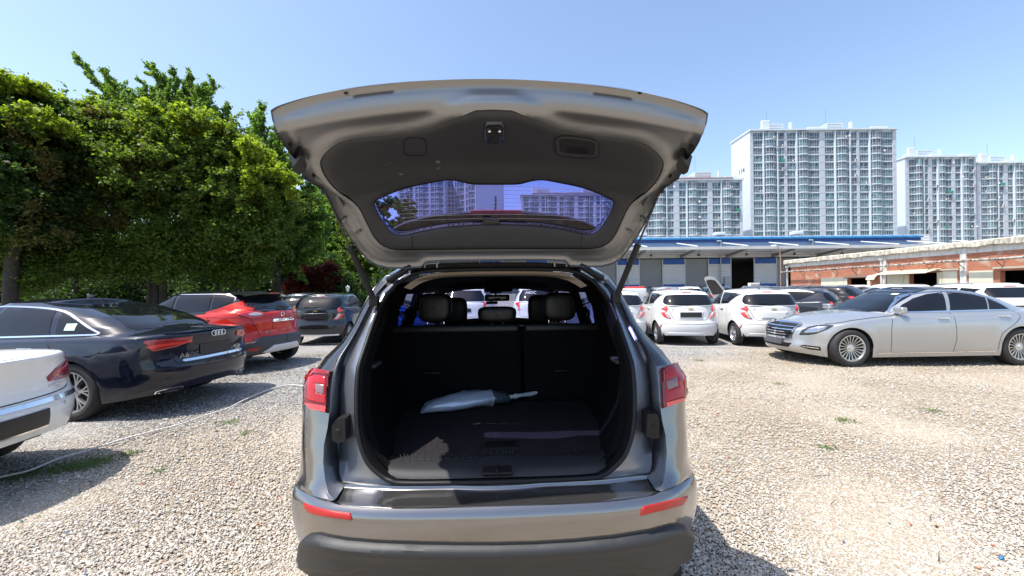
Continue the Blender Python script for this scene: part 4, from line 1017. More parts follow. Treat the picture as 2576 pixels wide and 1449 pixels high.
p=UZ(1210,1131,.783);q=UZ(1302,1110,.783); h_=MB().rbox((p.x,p.y,.779),(q.x,q.y,.789),.004).build('floor_handle',BLACKP,SR); MB().rbox((p.x+.02,p.y+.012,.787),(q.x-.02,q.y-.012,.792),.003).build('handle_flap',INT,h_)
# side lining details
p=UX(1480,905,.60)
for sg in (-1,1): MB().rbox((sg*.60-.03,.25,1.165),(sg*.60+.03,.36,1.185),.008).build('boot_hook',GREYP,SR)
# ---- lamps, reflectors, pads (photo outlines projected on the real skin)
LTL=[(795,927),(812,930),(837,935),(837,985),(837,1042),(815,1037),(792,1030),(775,1022),(769,1005),(769,978),(776,950)]
LTR=[(1694.5,913),(1672,920),(1661,928),(1663,980),(1665,1028),(1690,1018),(1716,1007),(1724,990),(1724,955),(1716,930)]
for poly,ins,cl,lowr,edge in ((LTL,[(786,950),(812,948),(828,951),(828,1016),(812,1014),(784,1008)],[(803,967),(824,970),(823,994),(804,989)],[(780,1013),(834,1022),(834,1037),(790,1027)],[(776,952),(800,932),(834,938),(834,946),(800,944),(782,960)]),
                     (LTR,[(1668,938),(1684,930),(1708,936),(1714,950),(1712,998),(1690,1005),(1669,1012)],[(1669,960),(1692,951),(1696,974),(1672,983)],[(1668,1012),(1712,1000),(1708,1008),(1669,1024)],[(1664,932),(1694,918),(1712,930),(1716,945),(1700,934),(1666,942)])):
    L_=ppatch('tail_light',poly,mat('lamp_red_outer',(.13,.002,.004),.06,0,.5,.5),4,off=.022,r=9,edge=.004,wall=.012)
    ppatch('light_band',ins,mat('lamp_red_bright',(.36,.004,.006),.15,0,.4,.5),4,L_,off=.026,r=4,edge=.022,holes=[cl],wall=.004)
    ppatch('clear_lens',cl,mat('lamp_clear',(.24,.15,.16),.2,.3,.3,bump=.15,bscale=120),3,L_,off=.027,r=3,edge=.024,wall=.004)
    ppatch('lower_lens',lowr,REDB,3,L_,off=.027,wall=.004)
    ppatch('upper_lens',edge,mat('lamp_red_light',(.26,.005,.008),.15,0,.4,.5),3,L_,off=.0255,wall=.003)
for poly,lip_ in (([(763,1264),(790,1273),(816.5,1280),(850,1286),(881.8,1290),(887,1309),(850,1304.5),(816,1299.6),(790,1294),(775.6,1288.5),(767,1277)],[(760,1266),(770,1292),(790,1299),(816,1305),(850,1310),(888,1314),(888,1310),(850,1305.5),(816,1300.6),(790,1295),(775,1289),(765,1277)]),
             ([(1731,1247),(1727,1258),(1718,1269),(1700,1275),(1670,1283),(1640,1290),(1611,1297),(1613,1279),(1619,1273),(1650,1266),(1690,1257)],[(1733,1248),(1722,1274),(1700,1281),(1670,1289),(1640,1296),(1611,1301),(1611,1298),(1640,1291),(1670,1284),(1700,1276),(1719,1270),(1728,1259)])):
    o=ppatch('reflector',poly,REFL,4,off=.006,r=3,edge=.001,wall=.006)
# lower cladding
top=[(762,1356),(775,1345),(800,1344),(827,1351),(871,1359),(950,1366),(1050,1370),(1150,1371.5),(1247,1371),(1350,1368),(1450,1362),(1550,1352),(1640,1337),(1690,1322),(1715,1318),(1729,1326),(1737,1337)]
cl=top+[(1742,1420),(1735,1600),(1600,1750),(1247,1800),(900,1750),(770,1600),(755,1420)]
CLAD=mat('bumper_cladding',(.020,.021,.023),.5,0,noise=.08,nscale=5,bump=.15,bscale=450)
def crease(p,d):
    x,y=p; a=abs(x-1247)
    # raised wings left and right above a recessed centre
    ln=interp([(0,1405),(330,1405),(370,1418),(470,1405),(520,1390)],a)[0]-.018*(x-1247)
    q=min(max((y-ln)/10,0),1); q=q*q*(3-2*q)
    ln2=interp([(0,1470),(150,1468),(190,1440),(330,1437),(380,1452),(420,1480)],a)[0]-.018*(x-1247)
    q2=min(max((y-ln2)/8,0),1)
    return (-.014*q-.013*q2)*min(max((d-13)/9,0),1)
cp=ppatch("lower_bumper_cladding",cl,CLAD,5,off=.034,r=14,edge=.004,wall=.01,fn=crease)
for px,py in ((823,1424),(1118,1440),(1402,1437),(1643,1405)):
    h=pxs((px,py))
    if h: MB().lathe([(0.001,.004),(.011,.004),(.0125,.001),(.0125,-.01)],18,'Y',Matrix.Translation(h[0]+Vector((0,-.012,0)))@Matrix.Rotation(math.pi,4,'Z')).build('parking_sensor',BLACKP,cp)
ppatch('fog_light',[(1168,1437),(1335,1434),(1310,1460),(1190,1462)],REDL,5,off=.016,wall=.005)
# bump stops on the gutter
for sg,pts in ((-1,[(846,1055),(868,1053),(869,1110),(850,1116),(835,1108),(834,1072)]),(1,[(1629,1042),(1652,1041),(1659,1055),(1659,1102),(1645,1104),(1626,1098)])):
    m=MB(); fr=[UL(x,y,1.585) for x,y in pts]; bk=[p+Vector((sg*-.0,.10,0)) for p in fr]; n=len(pts)
    m.add(fr+bk,[tuple(range(n)),tuple(range(2*n-1,n-1,-1))]+[(i,(i+1)%n,n+(i+1)%n,n+i) for i in range(n)]); o=m.build('rubber_stop',BLACKP,SR,30)
    c=sum(fr,Vector())/n; q=MB(); q.lathe([(.001,-.004),(.009,-.004),(.011,.0)],14,'Y'); q.build('stop_screw',SEAM,o,loc=c)
# ---- tailgate: analytic surface G(lx,t)
PR=[(1.20,2.262),(1.272,2.238),(1.290,2.215),(1.296,2.180),(1.303,2.148),(1.335,2.135),(1.50,2.122),(1.62,2.105),(1.70,2.068),(1.80,1.985),(1.93,1.80),(2.03,1.655),(2.08,1.585)]
PRs=cr(PR,6); seg=np.r_[0,np.cumsum(np.linalg.norm(np.diff(np.array(PRs),axis=0),axis=1))]; PRa=np.array(PRs); TL=seg[-1]
def gpt(lx,t):
    Y=np.interp(t,seg,PRa[:,0]); z=np.interp(t,seg,PRa[:,1]); q=(lx/.7)**2
    k=np.interp(t,[0,.55,.85,TL],[1,1,.35,.05])
    return Vector((lx,Y-1.6-.04*q*k,z-.105*q*k))
def gsurf(p):
    lx,t=p; a=gpt(lx,t); e=.012; u=gpt(lx+e,t)-gpt(lx-e,t); v=gpt(lx,min(t+e,TL-.001))-gpt(lx,max(t-e,0)); n=u.cross(v).normalized()
    if n.z>0 : n=-n
    return a,n
GOFF=[0.0]
def gfrom(px,py):
    "photo point -> (lx,t) on the gate surface"
    o,d=lray(px,py); best=None
    x=np.array([0.0,.5])
    def err(x):
        a_,n_=gsurf((x[0],x[1])); p=a_+n_*GOFF[0]-o; k=p.dot(d); r=p-d*k; 
        a=d.orthogonal().normalized(); b=d.cross(a); return np.array([r.dot(a),r.dot(b)])
    for t0 in (.3,.6,.9):
        x=np.array([(px-1244)/984*1.5,t0])
        for _ in range(25):
            e=err(x); J=np.zeros((2,2))
            for j in range(2):
                y=x.copy(); y[j]+=1e-4; J[:,j]=(err(y)-e)/1e-4
            try: dx=np.linalg.solve(J,e)
            except Exception: break
            x=x-np.clip(dx,-.15,.15); x[1]=min(max(x[1],0),TL)
        n=np.linalg.norm(err(x))
        if best is None or n<best[0]-1e-5: best=(n,x.copy())
    return tuple(best[1])
def GP(pts): return [gfrom(*p) for p in pts]
def sym(left):
    "left half polyline from centre-top to centre-bottom -> closed polygon"
    return left+[(-a,b) for a,b in left[::-1]]
def center(l): # clamp first/last to centre
    l=[tuple(p) for p in l]; l[0]=(0.0,l[0][1]); l[-1]=(0.0,l[-1][1]); return l
def symc(l):
    l=center(l); return l+[(-a,b) for a,b in l[::-1][1:-1]]
OUT=symc(cr(GP([(1240,199),(1100,201.5),(1015,205.5),(907,216.5),(854,226),(785,243),(740,257),(705,270),(691,279)]),3)+GP([(687,283),(691,307),(703,339),(717,362),(742,392),(752,420),(764,440),(790,457),(811,469),(822,486),(840,520),(862,562),(884,598),(906,626),(926,650),(949,664),(977,671),(1011,671),(1060,668),(1070,655),(1130,652),(1243,651)]))
GOFF[0]=.020
TRM=symc(cr(GP([(1244,275),(1215,276),(1187,280),(1141,298),(1083.5,321),(1015,335),(923,344),(866,353),(831,371.5),(810,394),(805,413),(815,440),(838,470),(862,490),(900,520),(924,565),(943,599),(965,619),(993,628),(1036,629),(1150,628),(1246,627)]),3))
GOFF[0]=.016
GLS=symc(cr(GP([(1244,464),(1203,464),(1179,462),(1157,456),(1126,452.5),(1086,459),(1017,474),(960,497),(944,508),(945,518),(956,542),(977,573),(992,586),(1011,590),(1030,588),(1064,580),(1126,570),(1203,565),(1248,564)]),3))
GOFF[0]=0.0
def framefn(p,d):
    dt=distpoly(np.array([p]),[TRM])[0]; do=distpoly(np.array([p]),[OUT])[0]
    o=0
    q=min(max(1-(dt-.004)/.05,0),1); o+=.022*(q*q*(3-2*q))        # raised moulding towards the trim
    q=min(max(1-abs(do-.022)/.012,0),1); o-=.006*q                # hem groove
    if do<.008: o+=.004
    return o
gate=patch('tailgate',OUT,gsurf,.016,GATEP,SR,off=.0,holes=[TRM],wall=.0,fn=framefn,smooth=60)
def trimfn(p,d):
    lx,t=p; o=0
    if t>.60 and t<.72: 
        q=1-abs(t-.66)/.06; o+=-.006*q
    return o
trim=patch('tailgate_trim',TRM,gsurf,.016,TRIM,gate,off=.030,edge=.014,r=.03,holes=[GLS],wall=.03,fn=trimfn,smooth=60)
glass=patch('tailgate_glass',GLS,gsurf,.03,GG,gate,off=-.004,wall=0)
# outer shell
def gouter(p):
    a,n=gsurf(p); return a-n*.010,-n
shell=patch('outer_panel',OUT,gouter,.03,GREY,gate,off=.034,edge=.0,r=.12,holes=[GLS],wall=.03,smooth=60)
# rim between inner and outer
m=MB(); A_=[gsurf(p)[0]+gsurf(p)[1]*.004 for p in OUT]; B_=[gsurf(p)[0]-gsurf(p)[1]*.010 for p in OUT]; A_.append(A_[0]);B_.append(B_[0]); m.grid([A_,B_]); m.build('tailgate_rim',GREY,gate)
GOFF[0]=-.06
# spoiler seen through the glass, brake light, wiper motor
def gback(off):
    def f(p): a,n=gsurf(p); return a-n*off,-n
    return f
SP=symc(cr(GP([(1247,529),(1188,530),(1141,534),(1079,541),(1017,558),(978,578)]),3)+GP([(972,600),(990,622),(1246,625)]))
spo=patch('rear_spoiler',SP,gback(.055),.03,mat('spoiler_dark',(.02,.02,.026),.65,0,0),gate,off=.02,edge=.0,r=.04,wall=.02)
GOFF[0]=-.03
bl=GP([(1180,539.5),(1186.5,529),(1311,529),(1317,539.5)])
patch('brake_light',bl,lambda p:(gsurf(p)[0]-gsurf(p)[1]*.034,gsurf(p)[1]),.02,mat('brake_light_red',(.8,.02,.06),.2,0,.5),gate,off=.004,wall=.004)
GOFF[0]=.01
bl=GP([(1217,549),(1233,549),(1233,553),(1255,553),(1255,566),(1208,564),(1217,560)])
patch('wiper_bracket',bl,gsurf,.01,mat('bracket',(.035,.035,.035),.4,.3),gate,off=.012,wall=.014)
# defroster wires
m=MB()
for k in range(9):
    t0=gfrom(1244,472+k*10)[1]; pts=[]
    for lx in np.linspace(-.44,.44,30):
        if inpoly(np.array([(lx,t0)]),GLS)[0]: a,n=gsurf((lx,t0)); pts.append(a-n*.002)
    if len(pts)>2: m.tube(pts,.0009,4,False)
m.build('defroster_wires',mat('wire',(.35,.3,.35),.5),glass,0)
GOFF[0]=.036
# latch
def gobj(px,py,off=.0):
    a,n=gsurf(gfrom(px,py)); t=gfrom(px,py); u=(gpt(t[0]+.01,t[1])-gpt(t[0]-.01,t[1])).normalized(); v=n.cross(u).normalized()
    return Matrix.Translation(a+n*off)@Matrix((u,v,n)).transposed().to_4x4()
lt=patch('latch',chaikin(GP([(1217,310),(1270,310),(1270,366),(1217,366)]),2,.15),gsurf,.008,mat('latch_gloss',(.02,.022,.028),.12,0,.8),gate,off=.040,edge=.034,r=.010,wall=.012)
patch('latch_slot',GP([(1237,322),(1250,322),(1250,340),(1253,358),(1234,358),(1237,340)]),gsurf,.006,SEAM,lt,off=.0408,wall=0)
for px in (1231.5,1257): MB().lathe([(.001,.004),(.004,.004),(.006,0)],12,'Z',gobj(px,328,.0405)).build('screw',CHROME,lt)
def groove(name,pts,r=.0016,sm=2,mt=SEAM,off=.031):
    q=chaikin(GP(pts),sm,.18); m=MB(); P=[gsurf(p)[0]+gsurf(p)[1]*off for p in q]; m.tube(P+[P[0]],r,5,False); return m.build(name,mt,trim)
GOFF[0]=.031
groove('access_panel_seam',[(1015,348),(1071,347),(1074,392),(1016,392)],.0022)
groove('pull_handle_ring',[(1391,340),(1506,350),(1508,402),(1398,395)],.0022)
ph=patch('pull_handle_frame',chaikin(GP([(1396,342),(1503,354),(1506,399),(1401,392)]),2,.15),gsurf,.01,TRIM,trim,off=.0335,edge=.031,r=.008,wall=.002,holes=[chaikin(GP([(1407,347),(1496,357),(1494,392),(1408,385)]),2,.12)])
patch('pull_handle_pocket',chaikin(GP([(1407,347),(1496,357),(1494,392),(1408,385)]),2,.12),gsurf,.01,SEAM,trim,off=.0318,wall=0)
patch('pull_handle_grip',chaikin(GP([(1426,368),(1480,372),(1478,388),(1427,384)]),1,.2),gsurf,.01,BLACKP,trim,off=.033,wall=0)
groove('trim_seam',[(1036,590),(1037,627),(1037.3,627),(1036.3,590)],.0012,0); groove('trim_seam',[(1464,590),(1462,623),(1462.3,623),(1464.3,590)],.0012,0)
GOFF[0]=.005
for x in (870,1610): patch('drain_slot',GP([(x-4.5,231.5),(x+4.5,231.5),(x+4,237),(x-4.5,237)]),gsurf,.01,SEAM,gate,off=.006,wall=.001)
GOFF[0]=.031
# small paler marks on the trim
SC=mat('pale_mark_grey',(.14,.135,.13),.7)
for a in ([(1095,407),(1102,403),(1109,408),(1101,411)],[(1098,424),(1105,420),(1104,426)],[(965,418),(985,408),(986,409)],[(1000,436),(1016,437),(1010,441)]):
    patch('pale_mark',GP(a),gsurf,.01,SC,trim,off=.0315,wall=0)
GOFF[0]=.01
# rubber pads, bolts and hinge side details, both sides
def padmesh(pts,h0,h1,mt,name,par):
    G_=GP(pts)
    for sg in (1,-1):
        q=[(a*sg,b) for a,b in G_]; lo=[gsurf(p)[0]+gsurf(p)[1]*h0 for p in q]; hi=[gsurf(p)[0]+gsurf(p)[1]*h1 for p in q]; n=len(q)
        MB().add(lo+hi,[tuple(range(n)),tuple(range(2*n-1,n-1,-1))]+[(i,(i+1)%n,n+(i+1)%n,n+i) for i in range(n)]).build(name,mt,par,30)
padmesh([(731,404),(739,396),(752,376),(759,376),(768,402),(764,416),(748,424),(736,417)],-.01,.035,BLACKP,'rubber_pad',gate)
padmesh([(727,367),(736,366),(738,373),(729,374)],.0,.012,SEAM,'bolt',gate); padmesh([(786,440),(793,442),(792,447),(785,445)],.0,.012,SEAM,'bolt',gate)
for pts in ([(843,492),(848,491),(866,520),(861,522)],[(858,556),(868,548),(872,551),(866,562)],[(893,586),(903,580),(908,583),(900,592)]): padmesh(pts,.002,.012,GREY2,'stamped_bead',gate)
# gas struts
for sg in (-1,1):
    a=P3(sg*.750,1.75,1.970); b=P3(sg*.597,1.93,1.484); mid=a.lerp(b,.50)
    m=MB(); m.tube([mid,b],.0145,12); m.tube([mid+(a-mid)*.0,mid+(a-mid).normalized()*.012],.0155,12); st=m.build('gas_strut',BLACKP,SR)
    MB().tube([a,mid],.0048,8).build('piston_rod',mat('rod',(.05,.05,.055),.25,.6),st); MB().rbox((a.x-.015,a.y-.012,a.z-.012),(a.x+.015,a.y+.012,a.z+.02),.006).build('strut_mount',BLACKP,st)
    MB().rbox((b.x-.022,b.y-.015,b.z-.03),(b.x+.022,b.y+.03,b.z+.022),.008).build('strut_mount',BLACKP,st)
    # wiring gaiter
    P=cr([tuple(UL(*q)) for q in ((1040,664,2.04),(1018,680,2.03),(1000,693,2.04),(976,705,2.07))],6); P=[Vector(p) for p in P]; 
    if sg>0: P=[Vector((-p.x,p.y,p.z)) for p in P]
    m=MB(); m.tube(P,[.0155+(.003 if i%2 else 0) for i in range(len(P))],10); g_=m.build('wiring_gaiter',BLACKP,SR,80)
    c=P[-1]; MB().lathe([(.001,-.004),(.024,-.004),(.030,.0),(.030,.012)],20,'Y').build('grommet',GREY2,g_,loc=c+Vector((0,.006,-.003)))
    # hinge
    c=UL(1084,664,2.04); x=c.x if sg<0 else -c.x
    m=MB(); m.rbox((x-.035,c.y-.006,c.z-.02),(x-.029,c.y+.05,c.z+.02),.001); m.rbox((x+.029,c.y-.006,c.z-.02),(x+.035,c.y+.05,c.z+.02),.001); m.rbox((x-.035,c.y-.008,c.z+.0),(x+.035,c.y-.002,c.z+.006),.001); m.tube([Vector((x-.012,c.y-.01,c.z+.012)),Vector((x-.012,c.y-.01,c.z+.026))],.006); m.tube([Vector((x+.012,c.y-.01,c.z+.012)),Vector((x+.012,c.y-.01,c.z+.026))],.006)
    m.build('hinge',GREY2,SR)
# dark hinge gap between gate and roof
MB().grid([[P3(x,2.05,1.672-.03*(abs(x)/.5)**3) for x in np.linspace(-.46,.46,13)],[P3(x,2.115,1.645-.03*(abs(x)/.5)**3) for x in np.linspace(-.46,.46,13)]]).build('rear_roof_channel',GREY,SR)
# roof antenna
MB().tube([P3(-.01,2.6,1.68),P3(-.005,2.62,1.92),P3(.0,2.65,2.16)],[.012,.008,.006],8).build('antenna',SEAM,SR)
# ---- folded umbrella on the boot floor
ax0=SM@UZ(1058,1026,.822); ax1=SM@UZ(1235,1004,.826); ax2=SM@UZ(1281,999,.83); ax3=SM@UZ(1357,988,.835)
um=thing('umbrella','folded silver blue umbrella in its sleeve lying on the boot floor','umbrella',tuple((ax0+ax1)/2))
um.location.z=.785; uo=um.location.copy()
d=(ax1-ax0).normalized(); side=Vector((0,0,1)).cross(d).normalized(); up=d.cross(side)
def section(c,a,b,k=0,n=26):
    return [c+side*(a*math.cos(q)*(1+.10*math.sin(3*q+k)))+up*(b*math.sin(q)*(1+.16*math.cos(5*q+k*1.7))) for q in np.linspace(0,2*math.pi,n)]
rows=[]; Ls=(ax1-ax0).length
for f,a,b in ((0,.012,.004),(.02,.03,.012),(.08,.05,.028),(.2,.072,.036),(.4,.080,.044),(.6,.080,.049),(.8,.074,.050),(.97,.066,.047),(1.0,.064,.045)):
    c=ax0+d*Ls*f; c.z=.79+b*1.0; rows.append([p-uo for p in section(c,a,b,f*6)])
sl_=MB().grid(rows).build('sleeve',mat('umbrella_fabric',(.50,.58,.72),.30,.3,.3,bump=1.0,bscale=9),um,80)
MB().tube([rows[-1][i]*1.0 for i in range(26)],.003,5,False).build('sleeve_hem',mat('hem',(.5,.55,.62),.4),sl_)
rows=[]; d2=(ax2-ax1)
for f,a,b in ((0,.060,.048),(.3,.055,.042),(.6,.045,.036),(.9,.034,.028),(1.05,.014,.014)):
    c=ax1+d2*f; c.z=.79+b+.01*f; rows.append([p-uo for p in section(c,a,b,f*9+2)])
MB().grid(rows).build('canopy_fabric',mat('umbrella_canopy',(.05,.07,.085),.18,0,.6,bump=.8,bscale=22),um,80)
P=[ax2-uo,ax2.lerp(ax3,.15)-uo,ax2.lerp(ax3,.2)-uo,ax2.lerp(ax3,.3)-uo,ax2.lerp(ax3,.7)-uo,ax2.lerp(ax3,.9)-uo+Vector((0,0,.004)),ax3-uo+Vector((0,0,.006))]
hd=MB().tube(P,[.013,.013,.019,.012,.014,.016,.011],12).build('handle',mat('umbrella_handle',(.42,.48,.50),.35),um,70)
# ---------------------------------------------------------------- more cars
def big_suv(name,label,loc,rz,pt,group=None,glass=GLASS,h=1.0):
    sp=dict(name=name,label=label,cat='car',group=group,loc=loc,rz=rz,paint=pt,L=4.5,W=1.84,z0=.2,ya=.85,yb=3.55,Rt=.34,rr=.22,Ra=.39,rw=.345,nr=4.2,nf=3.8,ds=.11,rows=[0,.1,.25,.4,.55,.7,.82,.9,.96,1],
     low=[(0,.34),(.4,.26),(3.4,.22),(4.5,.28)],rs=.05,top=[(0,1.12),(.5,1.14),(1.2,1.10),(2.6,1.06),(3.2,1.02),(3.9,.94),(4.5,.82)],crown=[(0,.01),(.5,.02),(2,.05),(3.4,.08),(4.5,.05)],
     rp=[(.25,.14),(.4,.02),(.6,0),(.7,.05),(.95,.05),(1.14,.10)],fp=[(.25,.1),(.5,0),(.8,.08),(.95,.2)],wp=[(.25,.95),(.4,.985),(.6,1),(.9,.985),(1.05,.955),(1.2,.91)],
     roof=[(.1,1.54*h),(.6,1.58*h),(1.4,1.60*h),(2.2,1.585*h),(2.8,1.52*h),(3.4,1.4*h)],rcrown=.06,gn=(4.4,3.6),
     gh=[(0,.12,3.40,.84),(.3,.22,3.1,.81),(.6,.33,2.8,.76),(.85,.42,2.5,.70),(1,.50,2.25,.64)],wheel=(5,'v'),tw=.21,inset=.02)
    sp['patches']=[('rear_window','B',[(-.55,1.50*h),(-.66,1.30),(-.67,1.14),(.67,1.14),(.66,1.30),(.55,1.50*h)],glass,dict(off=.006)),
     ('tail_light','P',[(.38j,1.08),(.2j,1.12),(.66,1.08),(.62,.98),(.68,.86),(.2j,.88)],REDB,dict(off=.018,sp=.03,r=.02,edge=.01,wall=.012)),
     ('brake_light','B',rrect(-.16,.16,1.525*h,1.55*h),REDD,dict(off=.012,sp=.04)),
     ('licence_plate','B',rrect(-.26,.26,.80,.92),PLATE,dict(off=.012,sp=.05)),
     ('rear_window_side','S',[(.55,1.46*h),(1.05,1.50*h),(1.08,1.17),(.72,1.20)],GLASS,dict(off=.004)),
     ('rear_door_window','S',[(1.14,1.50*h),(1.95,1.505*h),(1.98,1.12),(1.16,1.15)],GLASS,dict(off=.004)),
     ('front_door_window','S',[(2.03,1.50*h),(2.4,1.45*h),(3.0,1.20),(3.1,1.08),(2.05,1.11)],GLASS,dict(off=.004)),
     ('windscreen','T',[(-.6,3.2),(-.5,2.45),(.5,2.45),(.6,3.2)],GLASS,dict(off=.005)),
     ('rear_bumper','P',[(0,.50),(.6,.50),(.3j,.46),(.4j,.25),(0,.3)],GREYP,dict(off=.012,sp=.06))]
    sp['ribbons']=[('tailgate_seam','P',cr([(.66,1.12),(.62,.8),(.55,.66),(0,.64)],3),.008,SEAM),('door_seam','S',[(2.0,1.1),(2.02,.4)],.008,SEAM)]
    root,bv=make_car(sp); m=MB()
    for sg in (-1,1):
        h_=[hit(bv,'T',(sg*.60,y)) for y in (.8,1.4,2.0)]
        if all(h_): m.tube([q[0]+Vector((0,0,.03)) for q in h_],.014,6)
    m.build('roof_rail',CHROME,root,0); return root,bv
big_suv('white_suv','white estate car in front of the windscreen, seen past the left headrest',(-1.60,12.6,0),-.02,WHT)
r_,b_=big_suv('white_suv','white estate car with ABDC written on its rear window, seen past the right headrest',(.88,12.4,0),-.04,WHT)
h=hit(b_,'B',(-.28,1.41))[0]; text('window_writing','ABDC',.13,mat('white_marker',(.85,.85,.88),.8),r_,h+Vector((0,-.03,0)),(R(72),0,0),.001)
BLUE=paint('bright_blue',(.01,.14,.55),.2,.3)
small_hatch('blue_hatchback','bright blue hatchback glimpsed through the left side window of the open car',(-3.30,12.3,0),.03,BLUE)
small_hatch('blue_grey_hatchback','blue grey hatchback half hidden between the red crossover and the black hatchback',(-7.6,13.6,0),.12,BLUG)
r_,b_=small_hatch('dark_hatchback','dark hatchback with chrome window line behind the silver saloon windscreen',(10.25,12.1,0),.74,DKG)
q1=[];q2=[]
for y,z in cr([(.62,1.34),(.8,1.375),(1.5,1.39),(2.0,1.35),(2.45,1.2)],3):
    a_=hit(b_,'L',(y,z)); c_=hit(b_,'L',(y,z-.02))
    if a_ and c_: q1.append(a_[0]+Vector((-.012,0,0))); q2.append(c_[0]+Vector((-.012,0,0)))
if len(q1)>1: MB().grid([q1,q2]).build('window_trim',CHROME,r_)
big_suv('white_suv','white car behind the boot of the silver saloon at the right edge',(14.45,10.95,0),-.12,WHT,h=.955)
# white hatchback with raised bonnet
r_,b_=small_hatch('white_hatchback','white hatchback with its bonnet raised, side on behind the white row',(10.45,14.4,0),1.52,WHT)
m=MB(); rows=[]
for f in np.linspace(0,1,9):
    hw=.62*(1-.35*f**3); rows.append([Vector((hw*k,2.62+.55*f-.05*(abs(k)**2)*f,1.02+.86*f+.04*(1-abs(k)**2))) for k in np.linspace(-1,1,11)])
m.grid(rows); o=m.build('bonnet',WHT,r_); rows2=[[p+Vector((0,-.02,.02)) for p in r] for r in rows]; MB().grid(rows2).build('bonnet_skin',WHT,o)
MB().grid([[p+Vector((p.x*-.2,.012,-.012)) for p in r] for r in rows[2:8]]).build('bonnet_lining',BLACKP,o)
# far row: roofs that show above the white hatchbacks
far=[('silver_suv','silver estate car in the far row, roof bar glinting above the white hatchbacks',8.9,22,SILV),('white_suv','white van-like car in the far row under the red roof bar',11.3,24.5,WHT),
     ('blue_grey_suv','blue grey estate car in the far row left of the raised bonnet',13.6,25,BLUG),('silver_suv','silver estate car in the far row right of the raised bonnet',16.4,25.4,SILV),
     ('dark_suv','dark estate car in the far row in front of the open warehouse door',19.4,25.0,DKG),('white_suv','white estate car in the far row beside the brick building corner',22.2,24.4,WHT)]
for nm,lb,x,y,pt in far: big_suv(nm,lb,(x,y,0),-.15+random.uniform(-.05,.05),pt,'cars in the far row before the warehouse',h=.96)
big_suv('dark_suv','dark estate car whose roof shows behind the silver saloon roof',(14.2,15.6,0),.5,BLK,h=.935)
big_suv('white_suv','white estate car whose roof shows beyond the silver saloon near the brick wall',(19.0,17.6,0),1.4,WHT,h=.955)
big_suv('dark_suv','dark estate car near the brick wall behind the chrome-lined hatchback',(12.6,17.2,0),1.5,DKG,h=.93)
ft=thing('service_truck','service truck with a red light bar showing above the far car roofs','truck',(10.8,34,0))
MB().rbox((-.9,0,.5),(.9,5,1.50),.08).build('cab',WHT,ft); MB().rbox((-.85,.3,1.50),(.85,.6,1.66),.03).build('light_bar',REDB,ft)
# ---------------------------------------------------------------- ground
gm=bpy.data.materials.new('gravel'); gm.use_nodes=True; t=gm.node_tree; b=t.nodes['Principled BSDF']; b.inputs['Roughness'].default_value=.92; b.inputs['Specular IOR Level'].default_value=.25
N=t.nodes.new; Lk=t.links.new
tc=N('ShaderNodeTexCoord')
def vor(scale,feat='F1'):
    v=N('ShaderNodeTexVoronoi'); v.feature=feat; v.inputs['Scale'].default_value=scale; v.inputs['Randomness'].default_value=1; Lk(tc.outputs['Object'],v.inputs['Vector']); return v
def ramp(stops):
    r=N('ShaderNodeValToRGB'); e=r.color_ramp.elements
    e[0].position=stops[0][0]; e[0].color=(*stops[0][1],1); e[1].position=stops[-1][0]; e[1].color=(*stops[-1][1],1)
    for p,c in stops[1:-1]: q=e.new(p); q.color=(*c,1)
    return r
def noise(scale,det=4):
    n=N('ShaderNodeTexNoise'); n.inputs['Scale'].default_value=scale; n.inputs['Detail'].default_value=det; Lk(tc.outputs['Object'],n.inputs['Vector']); return n
def mixc(a,b_,f,mode='MIX'):
    m_=N('ShaderNodeMix'); m_.data_type='RGBA'; m_.blend_type=mode
    if hasattr(f,'links') or not isinstance(f,(int,float)): Lk(f,m_.inputs[0])
    else: m_.inputs[0].default_value=f
    for i,x in ((6,a),(7,b_)):
        if isinstance(x,tuple): m_.inputs[i].default_value=(*x,1)
        else: Lk(x,m_.inputs[i])
    return m_.outputs[2]
WARM=[(0,(.27,.225,.175)),(.14,(.35,.295,.23)),(.32,(.40,.345,.27)),(.5,(.44,.385,.31)),(.68,(.48,.43,.355)),(.86,(.52,.47,.40)),(.97,(.60,.57,.52)),(1,(.36,.20,.13))]
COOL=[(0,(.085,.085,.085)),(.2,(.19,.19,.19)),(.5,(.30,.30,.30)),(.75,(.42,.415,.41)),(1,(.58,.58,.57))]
v1=vor(58); v2=vor(120); v3=vor(16)
sx=N('ShaderNodeSeparateColor'); Lk(v1.outputs['Color'],sx.inputs[0]); sx2=N('ShaderNodeSeparateColor'); Lk(v2.outputs['Color'],sx2.inputs[0])
w1=ramp(WARM); Lk(sx.outputs[0],w1.inputs[0]); w2=ramp(WARM); Lk(sx2.outputs[1],w2.inputs[0]); c1=ramp(COOL); Lk(sx.outputs[1],c1.inputs[0]); c2=ramp(COOL); Lk(sx2.outputs[0],c2.inputs[0])
n0=noise(1.7,5); rr=ramp([(.42,(0,0,0)),(.58,(1,1,1))]); Lk(n0.outputs[0],rr.inputs[0])
warm=mixc(w1.outputs[0],w2.outputs[0],rr.outputs[0]); cool=mixc(c1.outputs[0],c2.outputs[0],rr.outputs[0])
